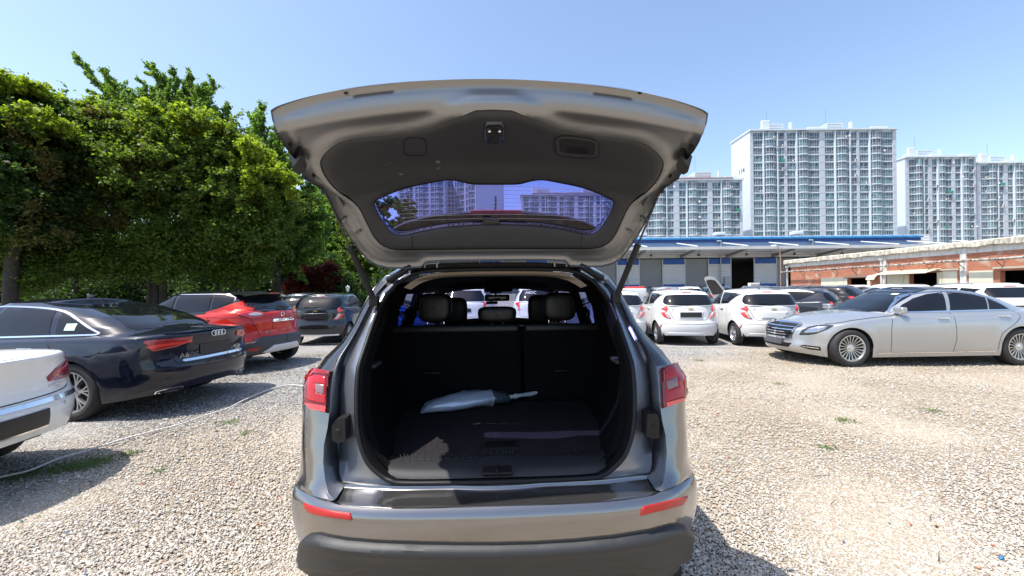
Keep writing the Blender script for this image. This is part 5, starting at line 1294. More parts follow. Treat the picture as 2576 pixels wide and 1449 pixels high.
# grey gravel beyond a wandering line and on the left
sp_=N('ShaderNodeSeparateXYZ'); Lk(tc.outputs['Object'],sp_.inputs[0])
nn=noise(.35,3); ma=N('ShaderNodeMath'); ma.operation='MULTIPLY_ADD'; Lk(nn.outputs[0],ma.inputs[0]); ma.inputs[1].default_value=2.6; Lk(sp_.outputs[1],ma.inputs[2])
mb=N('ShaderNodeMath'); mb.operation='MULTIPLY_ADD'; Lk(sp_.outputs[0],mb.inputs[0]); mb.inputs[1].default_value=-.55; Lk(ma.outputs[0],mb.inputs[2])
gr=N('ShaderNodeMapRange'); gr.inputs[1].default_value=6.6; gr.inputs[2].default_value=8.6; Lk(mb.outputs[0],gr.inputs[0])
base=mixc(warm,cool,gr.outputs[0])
nd=noise(.8,6); dr=ramp([(.35,(.76,.71,.64)),(.65,(.95,.93,.90))]); Lk(nd.outputs[0],dr.inputs[0]); base=mixc(base,dr.outputs[0],1.0,'MULTIPLY')
Lk(base,b.inputs['Base Color'])
bp=N('ShaderNodeBump'); bp.inputs['Strength'].default_value=.9; bp.inputs['Distance'].default_value=.013
inv=N('ShaderNodeMath'); inv.operation='SUBTRACT'; inv.inputs[0].default_value=1; Lk(v1.outputs['Distance'],inv.inputs[1])
ad=N('ShaderNodeMath'); ad.operation='ADD'; Lk(inv.outputs[0],ad.inputs[0]); Lk(sx.outputs[2],ad.inputs[1])
Lk(ad.outputs[0],bp.inputs['Height']); Lk(bp.outputs[0],b.inputs['Normal'])
rows=[]
ys=list(np.linspace(-40,1,8))+list(np.linspace(1.4,14,70))+list(np.geomspace(15,900,25)); xs=list(-np.geomspace(900,13,22))+list(np.linspace(-12.4,12.4,110))+list(np.geomspace(13,900,22))
for y in ys: rows.append([(x,y,-.012+(.010*math.sin(x*2.1+math.sin(y*1.3))*math.sin(y*1.7+.4) if abs(x)<12 and 1<y<14 else 0)) for x in xs])
g=MB(); g.grid(rows); o=g.build('ground',gm,None,60); tagset(o,kind='structure')
# loose stones
ico=bmesh.new(); bmesh.ops.create_icosphere(ico,subdivisions=1,radius=1); iv=np.array([v.co[:] for v in ico.verts]); fi=np.array([[v.index for v in f.verts] for f in ico.faces]); ico.free()
def stones(name,X,Y,size,matr,zoff=0,flat=.5):
    n=len(X); nv=len(iv); V=np.repeat(iv[None],n,0)*(1+rng.uniform(-.32,.32,(n,nv,3)))
    V*=np.stack([size*rng.uniform(.7,1.35,n),size*rng.uniform(.5,1.1,n),size*rng.uniform(flat*.6,flat*1.2,n)],1)[:,None,:]
    def rot(a,i,j):
        nonlocal V
        c=np.cos(a)[:,None];s=np.sin(a)[:,None]; A=V[:,:,i].copy();B=V[:,:,j].copy(); V[:,:,i]=A*c-B*s; V[:,:,j]=A*s+B*c
    rot(rng.normal(0,.28,n),0,2); rot(rng.normal(0,.28,n),1,2); rot(rng.uniform(0,6.28,n),0,1)
    V[:,:,0]+=X[:,None];V[:,:,1]+=Y[:,None];V[:,:,2]+=(size*.12+zoff-.006)[:,None]
    me=bpy.data.meshes.new(name); V=V.reshape(-1,3); F=(fi[None]+np.arange(n)[:,None,None]*nv).reshape(-1,3)
    me.vertices.add(len(V)); me.vertices.foreach_set('co',V.astype('f').ravel()); me.loops.add(F.size); me.loops.foreach_set('vertex_index',F.astype('i').ravel())
    me.polygons.add(len(F)); me.polygons.foreach_set('loop_start',(np.arange(len(F))*3).astype('i')); me.polygons.foreach_set('loop_total',np.full(len(F),3,'i')); me.update(calc_edges=True)
    me.materials.append(matr); o=bpy.data.objects.new(name,me); link(o); tagset(o,kind='stuff'); return o
def stonemat(name,stops,rough=.85):
    m=bpy.data.materials.new(name); m.use_nodes=True; t=m.node_tree; b=t.nodes['Principled BSDF']; b.inputs['Roughness'].default_value=rough; b.inputs['Specular IOR Level'].default_value=.3
    g=t.nodes.new('ShaderNodeNewGeometry'); r=t.nodes.new('ShaderNodeValToRGB'); e=r.color_ramp.elements; e[0].position=0;e[0].color=(*stops[0][1],1); e[1].position=1; e[1].color=(*stops[-1][1],1)
    for p,c in stops[1:-1]: q=e.new(p); q.color=(*c,1)
    t.links.new(g.outputs['Random Per Island'],r.inputs[0]); tc=t.nodes.new('ShaderNodeTexCoord'); n=t.nodes.new('ShaderNodeTexNoise'); n.inputs['Scale'].default_value=90; t.links.new(tc.outputs['Object'],n.inputs[0])
    mr=t.nodes.new('ShaderNodeMapRange'); mr.inputs[3].default_value=.75; mr.inputs[4].default_value=1.25; t.links.new(n.outputs[0],mr.inputs[0])
    s=t.nodes.new('ShaderNodeVectorMath'); s.operation='SCALE'; t.links.new(r.outputs[0],s.inputs[0]); t.links.new(mr.outputs[0],s.inputs['Scale']); t.links.new(s.outputs[0],b.inputs['Base Color']); return m
WS=[(0,(.24,.205,.165)),(.10,(.33,.285,.23)),(.28,(.40,.35,.285)),(.46,(.45,.40,.335)),(.62,(.50,.46,.40)),(.76,(.53,.49,.43)),(.85,(.30,.29,.28)),(.93,(.62,.60,.56)),(.985,(.42,.33,.25)),(1,(.36,.15,.09))]
CS=[(0,(.16,.16,.16)),(.3,(.24,.24,.24)),(.6,(.34,.335,.33)),(.85,(.46,.455,.45)),(1,(.62,.61,.6))]
def scatter(n,y0,y1,p=1.0):
    u=rng.uniform(0,1,n); Y=(y0**-p+(y1**-p-y0**-p)*u)**(-1/p); X=(rng.uniform(-1.8,1.8,n))*Y; return X,Y
X,Y=scatter(195000,1.75,9.5,1.0)
inside=(np.abs(X+.07)<.72)&(Y>1.75); X,Y=X[~inside],Y[~inside]
line=Y*1-.55*X+1.3+.5*np.sin(X*.7+1)+rng.normal(0,.9,len(X)); cool_=line>7.6
sz=.0036+.0060*rng.random(len(X))**2+.0009*Y
big=rng.random(len(X))<.02; sz[big]*=1.45
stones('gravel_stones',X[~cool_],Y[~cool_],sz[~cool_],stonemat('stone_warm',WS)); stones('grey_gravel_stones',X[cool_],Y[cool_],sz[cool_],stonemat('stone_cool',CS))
# coloured crumbs of glass and plastic
X,Y=scatter(170,2.0,7,1.0); o=stones('coloured_debris',X,Y,.006+.010*rng.random(len(X))**2,stonemat('debris',[(0,(.02,.10,.35)),(.25,(.05,.25,.4)),(.4,(.02,.3,.12)),(.55,(.5,.10,.04)),(.7,(.55,.14,.06)),(.8,(.75,.75,.75)),(.95,(.8,.5,.1)),(1,(.8,.8,.8))],.3),.012,.25)
# twigs and slivers
m=MB(); X,Y=scatter(150,2.0,8,1.0)
for x,y in zip(X,Y):
    if abs(x+.07)<.8: continue
    a=random.uniform(-.9,.9); L=random.uniform(.03,.14); d_=Vector((math.cos(a),math.sin(a),0)); p=Vector((x,y,.014)); m.tube([p,p+d_*L*.5+Vector((0,0,.006)),p+d_*L+Vector((0,0,.0))],[.0025,.002,.0012],4,False)
tagset(m.build('twigs_litter',mat('twig',(.07,.05,.035),.9),None,0),kind='stuff')
# rope
def rope(name,label,pts,r,mt):
    P=[G(*p) for p in pts]; P=cr([tuple(p) for p in P],10); P=[Vector(p) for p in P]
    Q=[];d=0
    for i in range(len(P)-1):
        L=(P[i+1]-P[i]).length; k=max(1,int(L/.02))
        for j in range(k): Q.append(P[i].lerp(P[i+1],j/k))
    m=MB()
    for ph in (0,2.09,4.19):
        T=[];d=0
        for i,p in enumerate(Q):
            if i: d+=(Q[i]-Q[i-1]).length
            t=(Q[min(i+1,len(Q)-1)]-Q[max(i-1,0)]).normalized(); s=Vector((-t.y,t.x,0)); a=d*55+ph
            T.append(p+Vector((0,0,.012+r+.004*math.sin(d*3.1)))+(s*math.cos(a)+Vector((0,0,1))*math.sin(a))*r*.55)
        m.tube(T,r*.62,6,False)
    o=m.build(name,mt,None,80); tagset(o,label,'rope'); return o
ROPE=mat('rope',(.62,.60,.57),.9,noise=.2,nscale=40)
rope('rope','thick white rope lying across the gravel in front of the left cars',[(-60,1222),(0,1207),(75,1190),(150,1160),(225,1138),(300,1113),(380,1090),(450,1072),(520,1048),(575,1030),(620,1008),(660,990),(700,976),(735,971),(770,974),(830,976)],.0085,ROPE)
rope('rope','thin white cord lying in front of the white hatchbacks',[(1560,866),(1640,871),(1750,874),(1850,875),(1960,877),(2100,880)],.006,ROPE)
rope('rope','short white cord lying beyond the rear wheel of the red crossover',[(690,861),(760,863),(850,866),(930,868)],.006,ROPE)
# grass tufts
GRS=mat('grass_blade',(.075,.12,.02),.8)
def tuft(px,py,wpx,n,lab):
    c=G(px,py); w=wpx/FPX*c.y*.5; m=MB()
    for _ in range(n):
        x,y=c.x+random.gauss(0,w*.5),c.y+random.gauss(0,w*.45); a=random.uniform(0,6.28); h=random.uniform(.004,.018); r=random.uniform(.015,.05)
        s=Vector((math.cos(a+1.57),math.sin(a+1.57),0))*.004; d=Vector((math.cos(a),math.sin(a),0))
        b0=Vector((x,y,.0)); b1=b0+d*r*.5+Vector((0,0,h)); b2=b0+d*r+Vector((0,0,h*.7)); k=len(m.v)
        m.v+=[b0-s,b0+s,b1+s,b1-s,b2]; m.f+=[(k,k+1,k+2,k+3),(k+3,k+2,k+4)]
    o=m.build('grass',GRS,None,0); tagset(o,kind='stuff')
for a in ((575,1062,50,80,''),(230,1165,120,420,''),(330,1140,40,60,''),(150,1180,110,260,''),(55,1195,90,240,''),(620,1090,36,40,''),(700,928,40,90,''),(800,895,50,60,''),(1760,907,40,80,''),(1960,966,40,60,''),(2125,1058,60,90,''),(2340,1033,50,60,''),(400,1185,30,25,''),(2080,1125,40,40,'')): tuft(*a)
# ---------------------------------------------------------------- trees
def leafmat(name,c1,c2,c3):
    m=bpy.data.materials.new(name); m.use_nodes=True; t=m.node_tree; b=t.nodes['Principled BSDF']; b.inputs['Roughness'].default_value=.55; b.inputs['Specular IOR Level'].default_value=.35
    g=t.nodes.new('ShaderNodeNewGeometry'); r=t.nodes.new('ShaderNodeValToRGB'); e=r.color_ramp.elements; e[0].color=(*c1,1); e[1].color=(*c3,1); q=e.new(.5); q.color=(*c2,1)
    t.links.new(g.outputs['Random Per Island'],r.inputs[0]); t.links.new(r.outputs[0],b.inputs['Base Color'])
    tr=t.nodes.new('ShaderNodeBsdfTranslucent'); s=t.nodes.new('ShaderNodeVectorMath'); s.operation='MULTIPLY'; s.inputs[1].default_value=(1.35,1.45,.55); t.links.new(r.outputs[0],s.inputs[0]); t.links.new(s.outputs[0],tr.inputs[0])
    mx=t.nodes.new('ShaderNodeMixShader'); mx.inputs[0].default_value=.52; o=t.nodes['Material Output']
    t.links.new(b.outputs[0],mx.inputs[1]); t.links.new(tr.outputs[0],mx.inputs[2]); t.links.new(mx.outputs[0],o.inputs[0]); return m
LG=leafmat('leaf_green',(.055,.095,.018),(.105,.16,.032),(.18,.25,.05)); LY=leafmat('leaf_sunlit_tone',(.12,.18,.02),(.23,.30,.035),(.36,.43,.055)); LD=leafmat('leaf_dark',(.020,.045,.014),(.038,.075,.020),(.065,.115,.028))  # yellow green copy paints sunlight onto the outer leaves
LK_=leafmat('leaf_ginkgo',(.07,.13,.028),(.135,.23,.05),(.22,.33,.085)); LR=leafmat('leaf_maple_red',(.05,.008,.010),(.09,.014,.016),(.14,.03,.02)); LO=leafmat('leaf_orange',(.2,.05,.015),(.32,.10,.02),(.25,.14,.03)); LB=leafmat('leaf_brown',(.09,.06,.025),(.13,.10,.035),(.10,.13,.03))
BARK=mat('bark',(.045,.037,.03),.95,noise=.4,nscale=6,bump=.8,bscale=18)
def leafmesh(name,C,size,mt,parent,up=.55):
    n=len(C); a=rng.uniform(0,2*np.pi,n); nz=rng.normal(0,1,(n,3)); nz[:,2]=np.abs(nz[:,2])+up; nz/=np.linalg.norm(nz,axis=1)[:,None]
    u=np.cross(nz,np.stack([np.cos(a),np.sin(a),np.zeros(n)],1)); u/=np.linalg.norm(u,axis=1)[:,None]+1e-9; v=np.cross(nz,u); s=size*rng.uniform(.6,1.35,n)[:,None]
    V=np.stack([C-u*s*.5-v*s*.1,C+v*s*.42,C+u*s*.6+v*s*.0,C-v*s*.42-nz*s*.12],1).reshape(-1,3); F=np.arange(4*n).reshape(-1,4)
    me=bpy.data.meshes.new(name); me.vertices.add(len(V)); me.vertices.foreach_set('co',V.astype('f').ravel()); me.loops.add(F.size); me.loops.foreach_set('vertex_index',F.astype('i').ravel())
    me.polygons.add(n); me.polygons.foreach_set('loop_start',(np.arange(n)*4).astype('i')); me.polygons.foreach_set('loop_total',np.full(n,4,'i')); me.update(calc_edges=True); me.materials.append(mt)
    o=bpy.data.objects.new(name,me); link(o); o.parent=parent; return o
def blobpts(b,n,clumps,sig=.13):
    "b=(px,py,Y,rxpx,rypx,depth_m): leaves along twigs that radiate from clumps in an ellipsoid"
    c=np.array(U(b[0],b[1],b[2])); rx=b[3]/FPX*b[2]; rz=b[4]/FPX*b[2]; ry=b[5]; sc=np.array([rx,ry,rz])
    d=rng.normal(0,1,(clumps,3)); d/=np.linalg.norm(d,axis=1)[:,None]; r=rng.uniform(.25,1.05,clumps)**.6
    cc=c+d*r[:,None]*sc; tw=9; T=rng.normal(0,1,(clumps,tw,3))*np.array([1,1,.45])+d[:,None,:]*.9+np.array([0,0,.12]); T/=np.linalg.norm(T,axis=2)[:,:,None]
    ln=(sig*2.6*(rx*ry*rz)**(1/3)+.18)*rng.uniform(.35,1.3,(clumps,tw)); ln*=rng.uniform(.6,1.5,clumps)[:,None]
    wt=rng.uniform(.15,1,clumps); wt/=wt.sum(); k=rng.choice(clumps,n,p=wt); j=rng.integers(0,tw,n); f=rng.uniform(0,1,n)**.75
    P=cc[k]+T[k,j]*(ln[k,j]*f)[:,None]; P[:,2]-=.10*ln[k,j]*f*f
    return P+rng.normal(0,1,(n,3))*(.045+.03*rng.random(n))[:,None]
def tree(name,label,base,trunk,blobs,mt,n,leaf,cl=26,cat='tree',group=None,extra=(),sig=.13):
    root=thing(name,label,cat,(base[0],base[1],0),0,group); o0=np.array([base[0],base[1],0])
    m=MB(); zt=0
    for pts,r0,r1 in trunk:
        P=[Vector(p)-Vector(o0) for p in pts]; P=[Vector(q) for q in cr([tuple(p) for p in P],4)]; m.tube(P,[r0+(r1-r0)*i/(len(P)-1) for i in range(len(P))],8)
    if m.v: m.build('trunk',BARK,root,60)
    vol=np.array([(b[3]*b[4])**.8 for b in blobs]); vol/=vol.sum()
    C=np.concatenate([blobpts(b,int(n*v)+20,int(cl*(.5+v*len(blobs)*.5)),sig) for b,v in zip(blobs,vol)])-o0
    leafmesh('crown',C,leaf,mt,root)
    for nm,bl,mt2,n2,lf2 in extra:
        C=np.concatenate([blobpts(b,n2//len(bl),14) for b in bl])-o0; leafmesh(nm,C,lf2,mt2,root)
    return root
def limb(x0,y0,x1,y1,Y,Y1=None,bend=0):
    a=U(x0,y0,Y); b=U(x1,y1,Y1 or Y); mid=(a+b)/2+Vector((bend,0,.1)); return [a,mid,b]
def base_at(px,Y): return (U(px,727,Y).x,Y)
# far left, vine clad
b=base_at(25,12.5)
tree('vine_clad_tree','dark tree wrapped in climbing vines at the left edge',b,[([(b[0],b[1],0),U(30,650,12.5),U(60,560,12.4)],.20,.12),(limb(60,560,-40,420,12.4),.15,.06),(limb(60,560,140,430,12.4),.13,.05)],
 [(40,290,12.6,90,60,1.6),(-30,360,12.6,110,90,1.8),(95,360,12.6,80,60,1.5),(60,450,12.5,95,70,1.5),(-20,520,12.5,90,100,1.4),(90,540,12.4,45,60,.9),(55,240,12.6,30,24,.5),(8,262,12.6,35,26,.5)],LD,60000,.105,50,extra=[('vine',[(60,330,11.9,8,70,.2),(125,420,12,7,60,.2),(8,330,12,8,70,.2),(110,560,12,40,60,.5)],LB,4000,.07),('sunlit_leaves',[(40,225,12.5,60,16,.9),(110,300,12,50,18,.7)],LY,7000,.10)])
# the broad tree in the middle
b=base_at(392,15.5)
st=[([(b[0]+dx,b[1],0),U(395+k,680,15.5),U(400+k2,600,15.3)],.14,.08) for dx,k,k2 in ((0,0,0),(.3,18,42),(-.3,-14,-40))]
tree('broad_tree','broad spreading tree with sunlit yellow green top and leaning stems',b,st+[(limb(400,600,560,470,15.3),.12,.05),(limb(360,600,260,560,15.2),.10,.04),(limb(442,600,500,520,15.3),.09,.04),(limb(260,560,130,480,15.2),.08,.03),(limb(395,610,380,470,15.4),.10,.04)],
 [(200,340,15,100,50,2.2),(310,375,15,110,60,2.4),(420,350,15.6,90,55,2.2),(520,375,15.8,90,65,2.2),(600,420,16,70,60,2.0),(660,500,16,70,70,1.8),(560,490,15.5,90,60,1.8),(430,460,15,120,60,2.2),(280,470,15,120,60,2.0),(150,430,14.6,90,70,1.8),(640,600,15.6,60,60,1.3)],LG,170000,.105,70,
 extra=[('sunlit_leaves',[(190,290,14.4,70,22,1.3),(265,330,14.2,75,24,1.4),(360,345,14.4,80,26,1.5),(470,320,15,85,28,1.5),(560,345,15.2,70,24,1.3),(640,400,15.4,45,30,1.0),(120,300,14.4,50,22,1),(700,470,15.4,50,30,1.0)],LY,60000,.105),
        ('vine',[(150,400,13.6,7,50,.2),(395,385,13.8,8,60,.2),(250,300,13.6,35,22,.5),(330,420,13.6,12,40,.3),(270,560,14.2,60,22,.6),(95,440,13.6,8,50,.2)],LB,9000,.07)])
# hanging curtains and bushes below the canopy
tree('creeper_curtain','creeper hanging down below the canopy, lit at its edge, behind the navy saloon',base_at(200,14.2),[(limb(190,740,200,560,14.2),.06,.03)],[(30,640,13.0,60,70,.7),(0,560,12.2,60,60,.5),(60,690,13,60,40,.5),(400,600,14.4,60,55,.5),(600,680,15.8,70,35,.6),(540,590,14.9,60,50,.5),(110,610,14,60,60,.8),(420,655,14.6,50,45,.5),(500,640,15,60,40,.6),(330,660,14.6,55,40,.5),(180,640,14,70,50,.8),(250,660,14.2,60,40,.8),(80,650,14,45,45,.6),(230,590,14.2,60,40,.8)],LG,76000,.085,110,cat='climbing plant',extra=[('dry_stems',[(95,690,13.9,14,45,.2),(180,690,14,60,14,.2),(240,560,14,80,26,.5)],LB,6000,.06)])
tree('understorey_tree','thin shaded tree with small leaves between the broad tree and the ginkgo',base_at(560,17),[([tuple(U(545,738,17))[:2]+(0,),U(550,640,17),U(575,540,17)],.10,.05),([tuple(U(590,738,17))[:2]+(0,),U(600,640,17),U(620,560,17)],.08,.04)],[(540,600,17,60,60,1.2),(600,640,17,50,50,1.0),(480,640,17,60,40,1.0),(420,640,17.5,60,40,1),(330,620,17.5,70,50,1.2)],LG,30000,.09,70)
# ginkgos
def spray(p0,p1,Y,w,n):
    "leafy upright branch from p0 to p1 in photo points"
    a=np.array(U(*p0,Y)); b_=np.array(U(*p1,Y)); ax=(b_-a)/np.linalg.norm(b_-a); K=46; fk=np.linspace(.02,1,K); T=rng.normal(0,.75,(K,3))+ax*.9+np.array([0,0,.15]); T/=np.linalg.norm(T,axis=1)[:,None]
    ln=w*2.1*(1.08-fk)**.7*rng.uniform(.4,1.25,K); wt=(1.15-fk); wt/=wt.sum(); k=rng.choice(K,n,p=wt); f=rng.uniform(0,1,n)
    return a+(b_-a)*fk[k][:,None]+T[k]*(ln[k]*f)[:,None]+rng.normal(0,.055,(n,3))
def ginkgo(label,base,trunk,sprays,Y,n,leaf,mt=LK_):
    root=thing('ginkgo_tree',label,'tree',(base[0],base[1],0)); o0=np.array([base[0],base[1],0]); m=MB()
    for pts,r0,r1 in trunk:
        P=[Vector(p)-Vector(o0) for p in pts]; m.tube([Vector(q) for q in cr([tuple(p) for p in P],4)],[r0+(r1-r0)*i/((len(P)-1)*4) for i in range((len(P)-1)*4+1)],8)
    for s in sprays: m.tube([U(*s[0],Y)-Vector(o0),U(*s[1],Y)-Vector(o0)],[.05,.015],6)
    m.build('trunk',BARK,root,60); tot=sum(s[2] for s in sprays)
    C=np.concatenate([spray(s[0],s[1],Y+rng.uniform(-.6,.6),s[2],int(n*s[2]/tot)) for s in sprays])-o0; leafmesh('crown',C,leaf,mt,root,.2); return root
b=base_at(470,22)
ginkgo('tall ginkgo with upright feathery branches above the broad tree',b,[([(b[0],22,0),U(465,500,22),U(455,330,22)],.22,.10)],
 [((455,400),(385,165),1.0),((465,400),(440,185),.9),((460,400),(478,185),.9),((480,400),(535,208),.95),((500,420),(572,272),.9),((440,400),(362,225),.8),((480,420),(420,290),1.3),((520,440),(592,345),.9),((500,430),(500,270),1.3),((470,400),(410,200),.9),((490,410),(510,220),.9),((540,430),(600,390),.8)],22,150000,.105)
b=base_at(385,20)
ginkgo('leaning ginkgo spire pointing up to the left above the dark canopy',b,[([(b[0],20,0),U(392,480,20),U(375,350,20)],.16,.06)],[((375,360),(188,140),.62),((370,370),(262,180),.62),((375,380),(325,230),.6),((350,360),(230,255),.55),((360,360),(290,215),.6)],20,48000,.095)
b=base_at(697,19)
ginkgo('ginkgo with pale trunk left of the open tailgate',b,[([(b[0],19,0),U(696,660,19),U(692,560,19),U(680,430,19)],.20,.08),(limb(696,690,722,640,19),.07,.04)],
 [((690,560),(640,290),1.0),((680,560),(655,268),.9),((690,560),(700,330),1.0),((690,600),(745,370),.9),((690,620),(785,470),.9),((690,620),(820,540),.9),((690,640),(800,620),.8),((680,600),(630,420),.8),((680,620),(640,560),.7),((700,640),(740,650),.7),((690,480),(640,330),.6),((700,500),(700,420),1.1),((720,560),(770,560),1.0)],19,120000,.11)
# trees at the right end of the belt
for i,(px,py,Y,rx,ry,d,nn_,lb) in enumerate(((845,600,27,55,75,2.2,15000,'light green tree just left of the tailgate strut'),(925,640,26,60,60,2.2,12000,'green bushy tree between the strut and the open car'),(800,560,30,60,80,2.4,14000,'pale green tree behind the ginkgo'),(780,700,24,60,30,1.5,8000,'low green shrub tree behind the dark maple'))):
    tree('leafy_tree',lb,base_at(px,Y),[([base_at(px,Y)+(0,),U(px,py+20,Y)],.16,.06)],[(px,py,Y,rx,ry,d),(px-20,py+40,Y,rx*.8,ry*.6,d*.8),(px+18,py-30,Y,rx*.6,ry*.5,d*.6)],LK_ if i in(0,2) else LG,nn_*2,.14,50)
tree('maple_tree','small orange leaved maple in the shade of the ginkgo',base_at(632,16.4),[([base_at(632,16.4)+(0,),U(632,640,16.4)],.06,.03)],[(625,610,16.4,26,26,.5),(650,625,16.4,20,16,.4)],LO,2600,.11,16)
tree('maple_tree','dark red maple behind the black hatchback',base_at(795,21),[([base_at(795,21)+(0,),U(795,700,21)],.09,.05)],[(795,705,21,50,26,1.3),(760,715,21,30,20,1),(830,690,21,16,24,.7)],LR,16000,.10,40)
# dark belt of trees behind
for i,(px,Y,top,lb) in enumerate(((-120,24,430,'dark background tree beyond the vine clad tree'),(60,26,480,'dark background tree behind the creeper curtain'),(230,27,500,'dark background tree left of the broad tree stems'),(400,28,480,'dark background tree behind the broad tree stems'),(560,28,470,'dark background tree right of the broad tree stems'),(690,31,520,'dark background tree behind the pale ginkgo trunk'),(880,36,560,'dark background tree at the end of the belt'))):
    mid=(top+735)/2; tree('background_tree',lb,base_at(px,Y),[([base_at(px,Y)+(0,),U(px,mid,Y)],.2,.1)],[(px,mid,Y,100,(735-top)*.42,2.5),(px+20,mid+50,Y+1,110,60,2.5),(px-30,mid-40,Y,80,60,2.2),(px,700,Y,110,40,2)],LD,20000,.2,50,group='dark background trees behind the lot')
# dense undergrowth closing the view under the crowns
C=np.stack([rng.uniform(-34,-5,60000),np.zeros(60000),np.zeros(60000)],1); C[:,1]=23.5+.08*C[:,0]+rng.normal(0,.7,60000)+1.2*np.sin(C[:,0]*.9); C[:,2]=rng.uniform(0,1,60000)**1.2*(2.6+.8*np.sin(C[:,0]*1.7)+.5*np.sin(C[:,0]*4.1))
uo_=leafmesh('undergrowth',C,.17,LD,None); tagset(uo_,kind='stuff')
# low wall building, the shade under the trees painted into its colours
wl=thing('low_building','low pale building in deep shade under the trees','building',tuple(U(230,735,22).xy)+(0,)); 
MB().box((-3.2,0,0),(3.4,4,2.3)).build('wall',mat('wall_painted_shade',(.16,.14,.11),.9,noise=.2,nscale=1),wl,0); MB().box((-3.4,-.3,2.3),(3.6,4.3,2.5)).build('roof',mat('roof_painted_shade',(.12,.12,.12),.9),wl,0)
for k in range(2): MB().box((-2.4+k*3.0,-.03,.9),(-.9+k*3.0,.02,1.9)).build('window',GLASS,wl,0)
lp=U(874.5,727,18); l_=thing('garden_lamp','small lantern lamp on a post beyond the black hatchback','street lamp',(lp.x,lp.y,0))
MB().tube([(0,0,0),(0,0,1.5)],.035,8).build('post',BLACKP,l_); m=MB(); m.lathe([(.05,1.5),(.10,1.70),(.11,1.70),(.11,1.72),(.03,1.76),(.001,1.79)],6,'Z'); m.build('lantern',mat('lantern_glass',(.75,.76,.72),.2),l_,20)
# ---------------------------------------------------------------- blue roofed warehouse
WY=58.0
def wx(px): return (px-CX)/FPX*WY
wh=thing('warehouse','long warehouse with blue roof edge, canopy and roller doors','building',(20,WY,0))
def wb(x0,x1,z0,z1,y0=0,y1=.05,off=20): return ((x0-off,y0,z0),(x1-off,y1,z1))
def corr(name,c1,c2,scale,axis='z',**k):
    "corrugated metal: bump + slight tone bands from a wave"
    if name in MATS: return MATS[name]
    m=bpy.data.materials.new(name); m.use_nodes=True; t=m.node_tree; b=t.nodes['Principled BSDF']; b.inputs['Roughness'].default_value=.5; b.inputs['Metallic'].default_value=.1
    tc=t.nodes.new('ShaderNodeTexCoord'); w=t.nodes.new('ShaderNodeTexWave'); w.bands_direction='Z' if axis=='z' else 'X'; w.inputs['Scale'].default_value=scale; w.inputs['Distortion'].default_value=0
    t.links.new(tc.outputs['Object'],w.inputs['Vector']); bp=t.nodes.new('ShaderNodeBump'); bp.inputs['Distance'].default_value=.06; bp.inputs['Strength'].default_value=.8; t.links.new(w.outputs['Fac'],bp.inputs['Height']); t.links.new(bp.outputs[0],b.inputs['Normal'])
    n=t.nodes.new('ShaderNodeTexNoise'); n.inputs['Scale'].default_value=.6; t.links.new(tc.outputs['Object'],n.inputs[0]); mx=t.nodes.new('ShaderNodeMix'); mx.data_type='RGBA'; mx.inputs[6].default_value=(*c1,1); mx.inputs[7].default_value=(*c2,1); t.links.new(n.outputs[0],mx.inputs[0]); t.links.new(mx.outputs[2],b.inputs['Base Color'])
    MATS[name]=m; return m
CW=corr('corrugated_white',(.62,.63,.65),(.74,.75,.76),1.25); CU=corr('corrugated_pale_blue',(.24,.37,.58),(.30,.43,.64),1.6); SH=corr('roller_shutter',(.33,.34,.35),(.38,.39,.40),2.4)
BB=mat('blue_band',(.015,.095,.38),.5,noise=.1,nscale=.5); BR_=mat('blue_roof',(.015,.13,.29),.45,.1,noise=.15,nscale=.4); GRS_=mat('grey_steel',(.55,.57,.6),.5,.2)
m=MB(); m.box(*wb(-14,62,5.9,9.0,0,.3)); m.box(*wb(-14,62,-.1,.9,0,.2)); m.box(*wb(-14,62,5.9,8.8,.3,28)); m.box(*wb(-14,62,-.1,5.9,27,28)); m.box(*wb(-14,-13.6,-.1,5.9,.3,27)); m.box(*wb(61.6,62,-.1,5.9,.3,27))
m.build('wall',CW,wh,0)
m=MB(); m.box(*wb(-14,60.2,7.15,8.15,-.05,-.005)); m.build('upper_panel',CU,wh,0)
m=MB(); m.box(*wb(-14.1,60.4,8.15,8.62,-.30,-.06)); m.build('eave_band',mat('eave_blue',(.008,.06,.26),.5),wh,0)
m=MB(); rows=[[Vector((x-20,-.55,8.55)) for x in (-15,60.6)],[Vector((x-20,-.5,8.72)) for x in (-15,60.6)],[Vector((x-20,.2,9.05)) for x in (-15,60.6)],[Vector((x-20,14,10.2)) for x in (-15,60.6)],[Vector((x-20,28,9.2)) for x in (-15,60.6)]]
m.grid(rows,True); m.build('roof',BR_,wh,20)
m=MB(); 
for k in range(50): x=-14+k*1.5-20; m.box((x,-.56,8.72),(x+.06,-.5,8.78)); m.add([(x,-.52,8.75),(x+.07,-.52,8.75),(x+.07,.2,9.09),(x,.2,9.09)],[(0,1,2,3)])
m.build('roof_ribs',mat('roof_rib',(.008,.12,.33),.5),wh,0)
m=MB(); m.box((-34,-6.0,6.55),(39.5,-5.8,6.95)); m.build('canopy_fascia',mat('fascia',(.50,.50,.49),.5,noise=.12,nscale=.7),wh,0)
m=MB(); m.add([(-34,-5.8,6.9),(39.5,-5.8,6.9),(39.5,-.1,7.12),(-34,-.1,7.12)],[(0,3,2,1)]); m.add([(-34,-5.8,6.86),(39.5,-5.8,6.86),(39.5,-.1,7.08),(-34,-.1,7.08)],[(0,1,2,3)]); m.build('canopy',mat('canopy_under',(.20,.21,.22),.7),wh,0)
pitch=wx(1781)-wx(1666); x0=wx(1552)
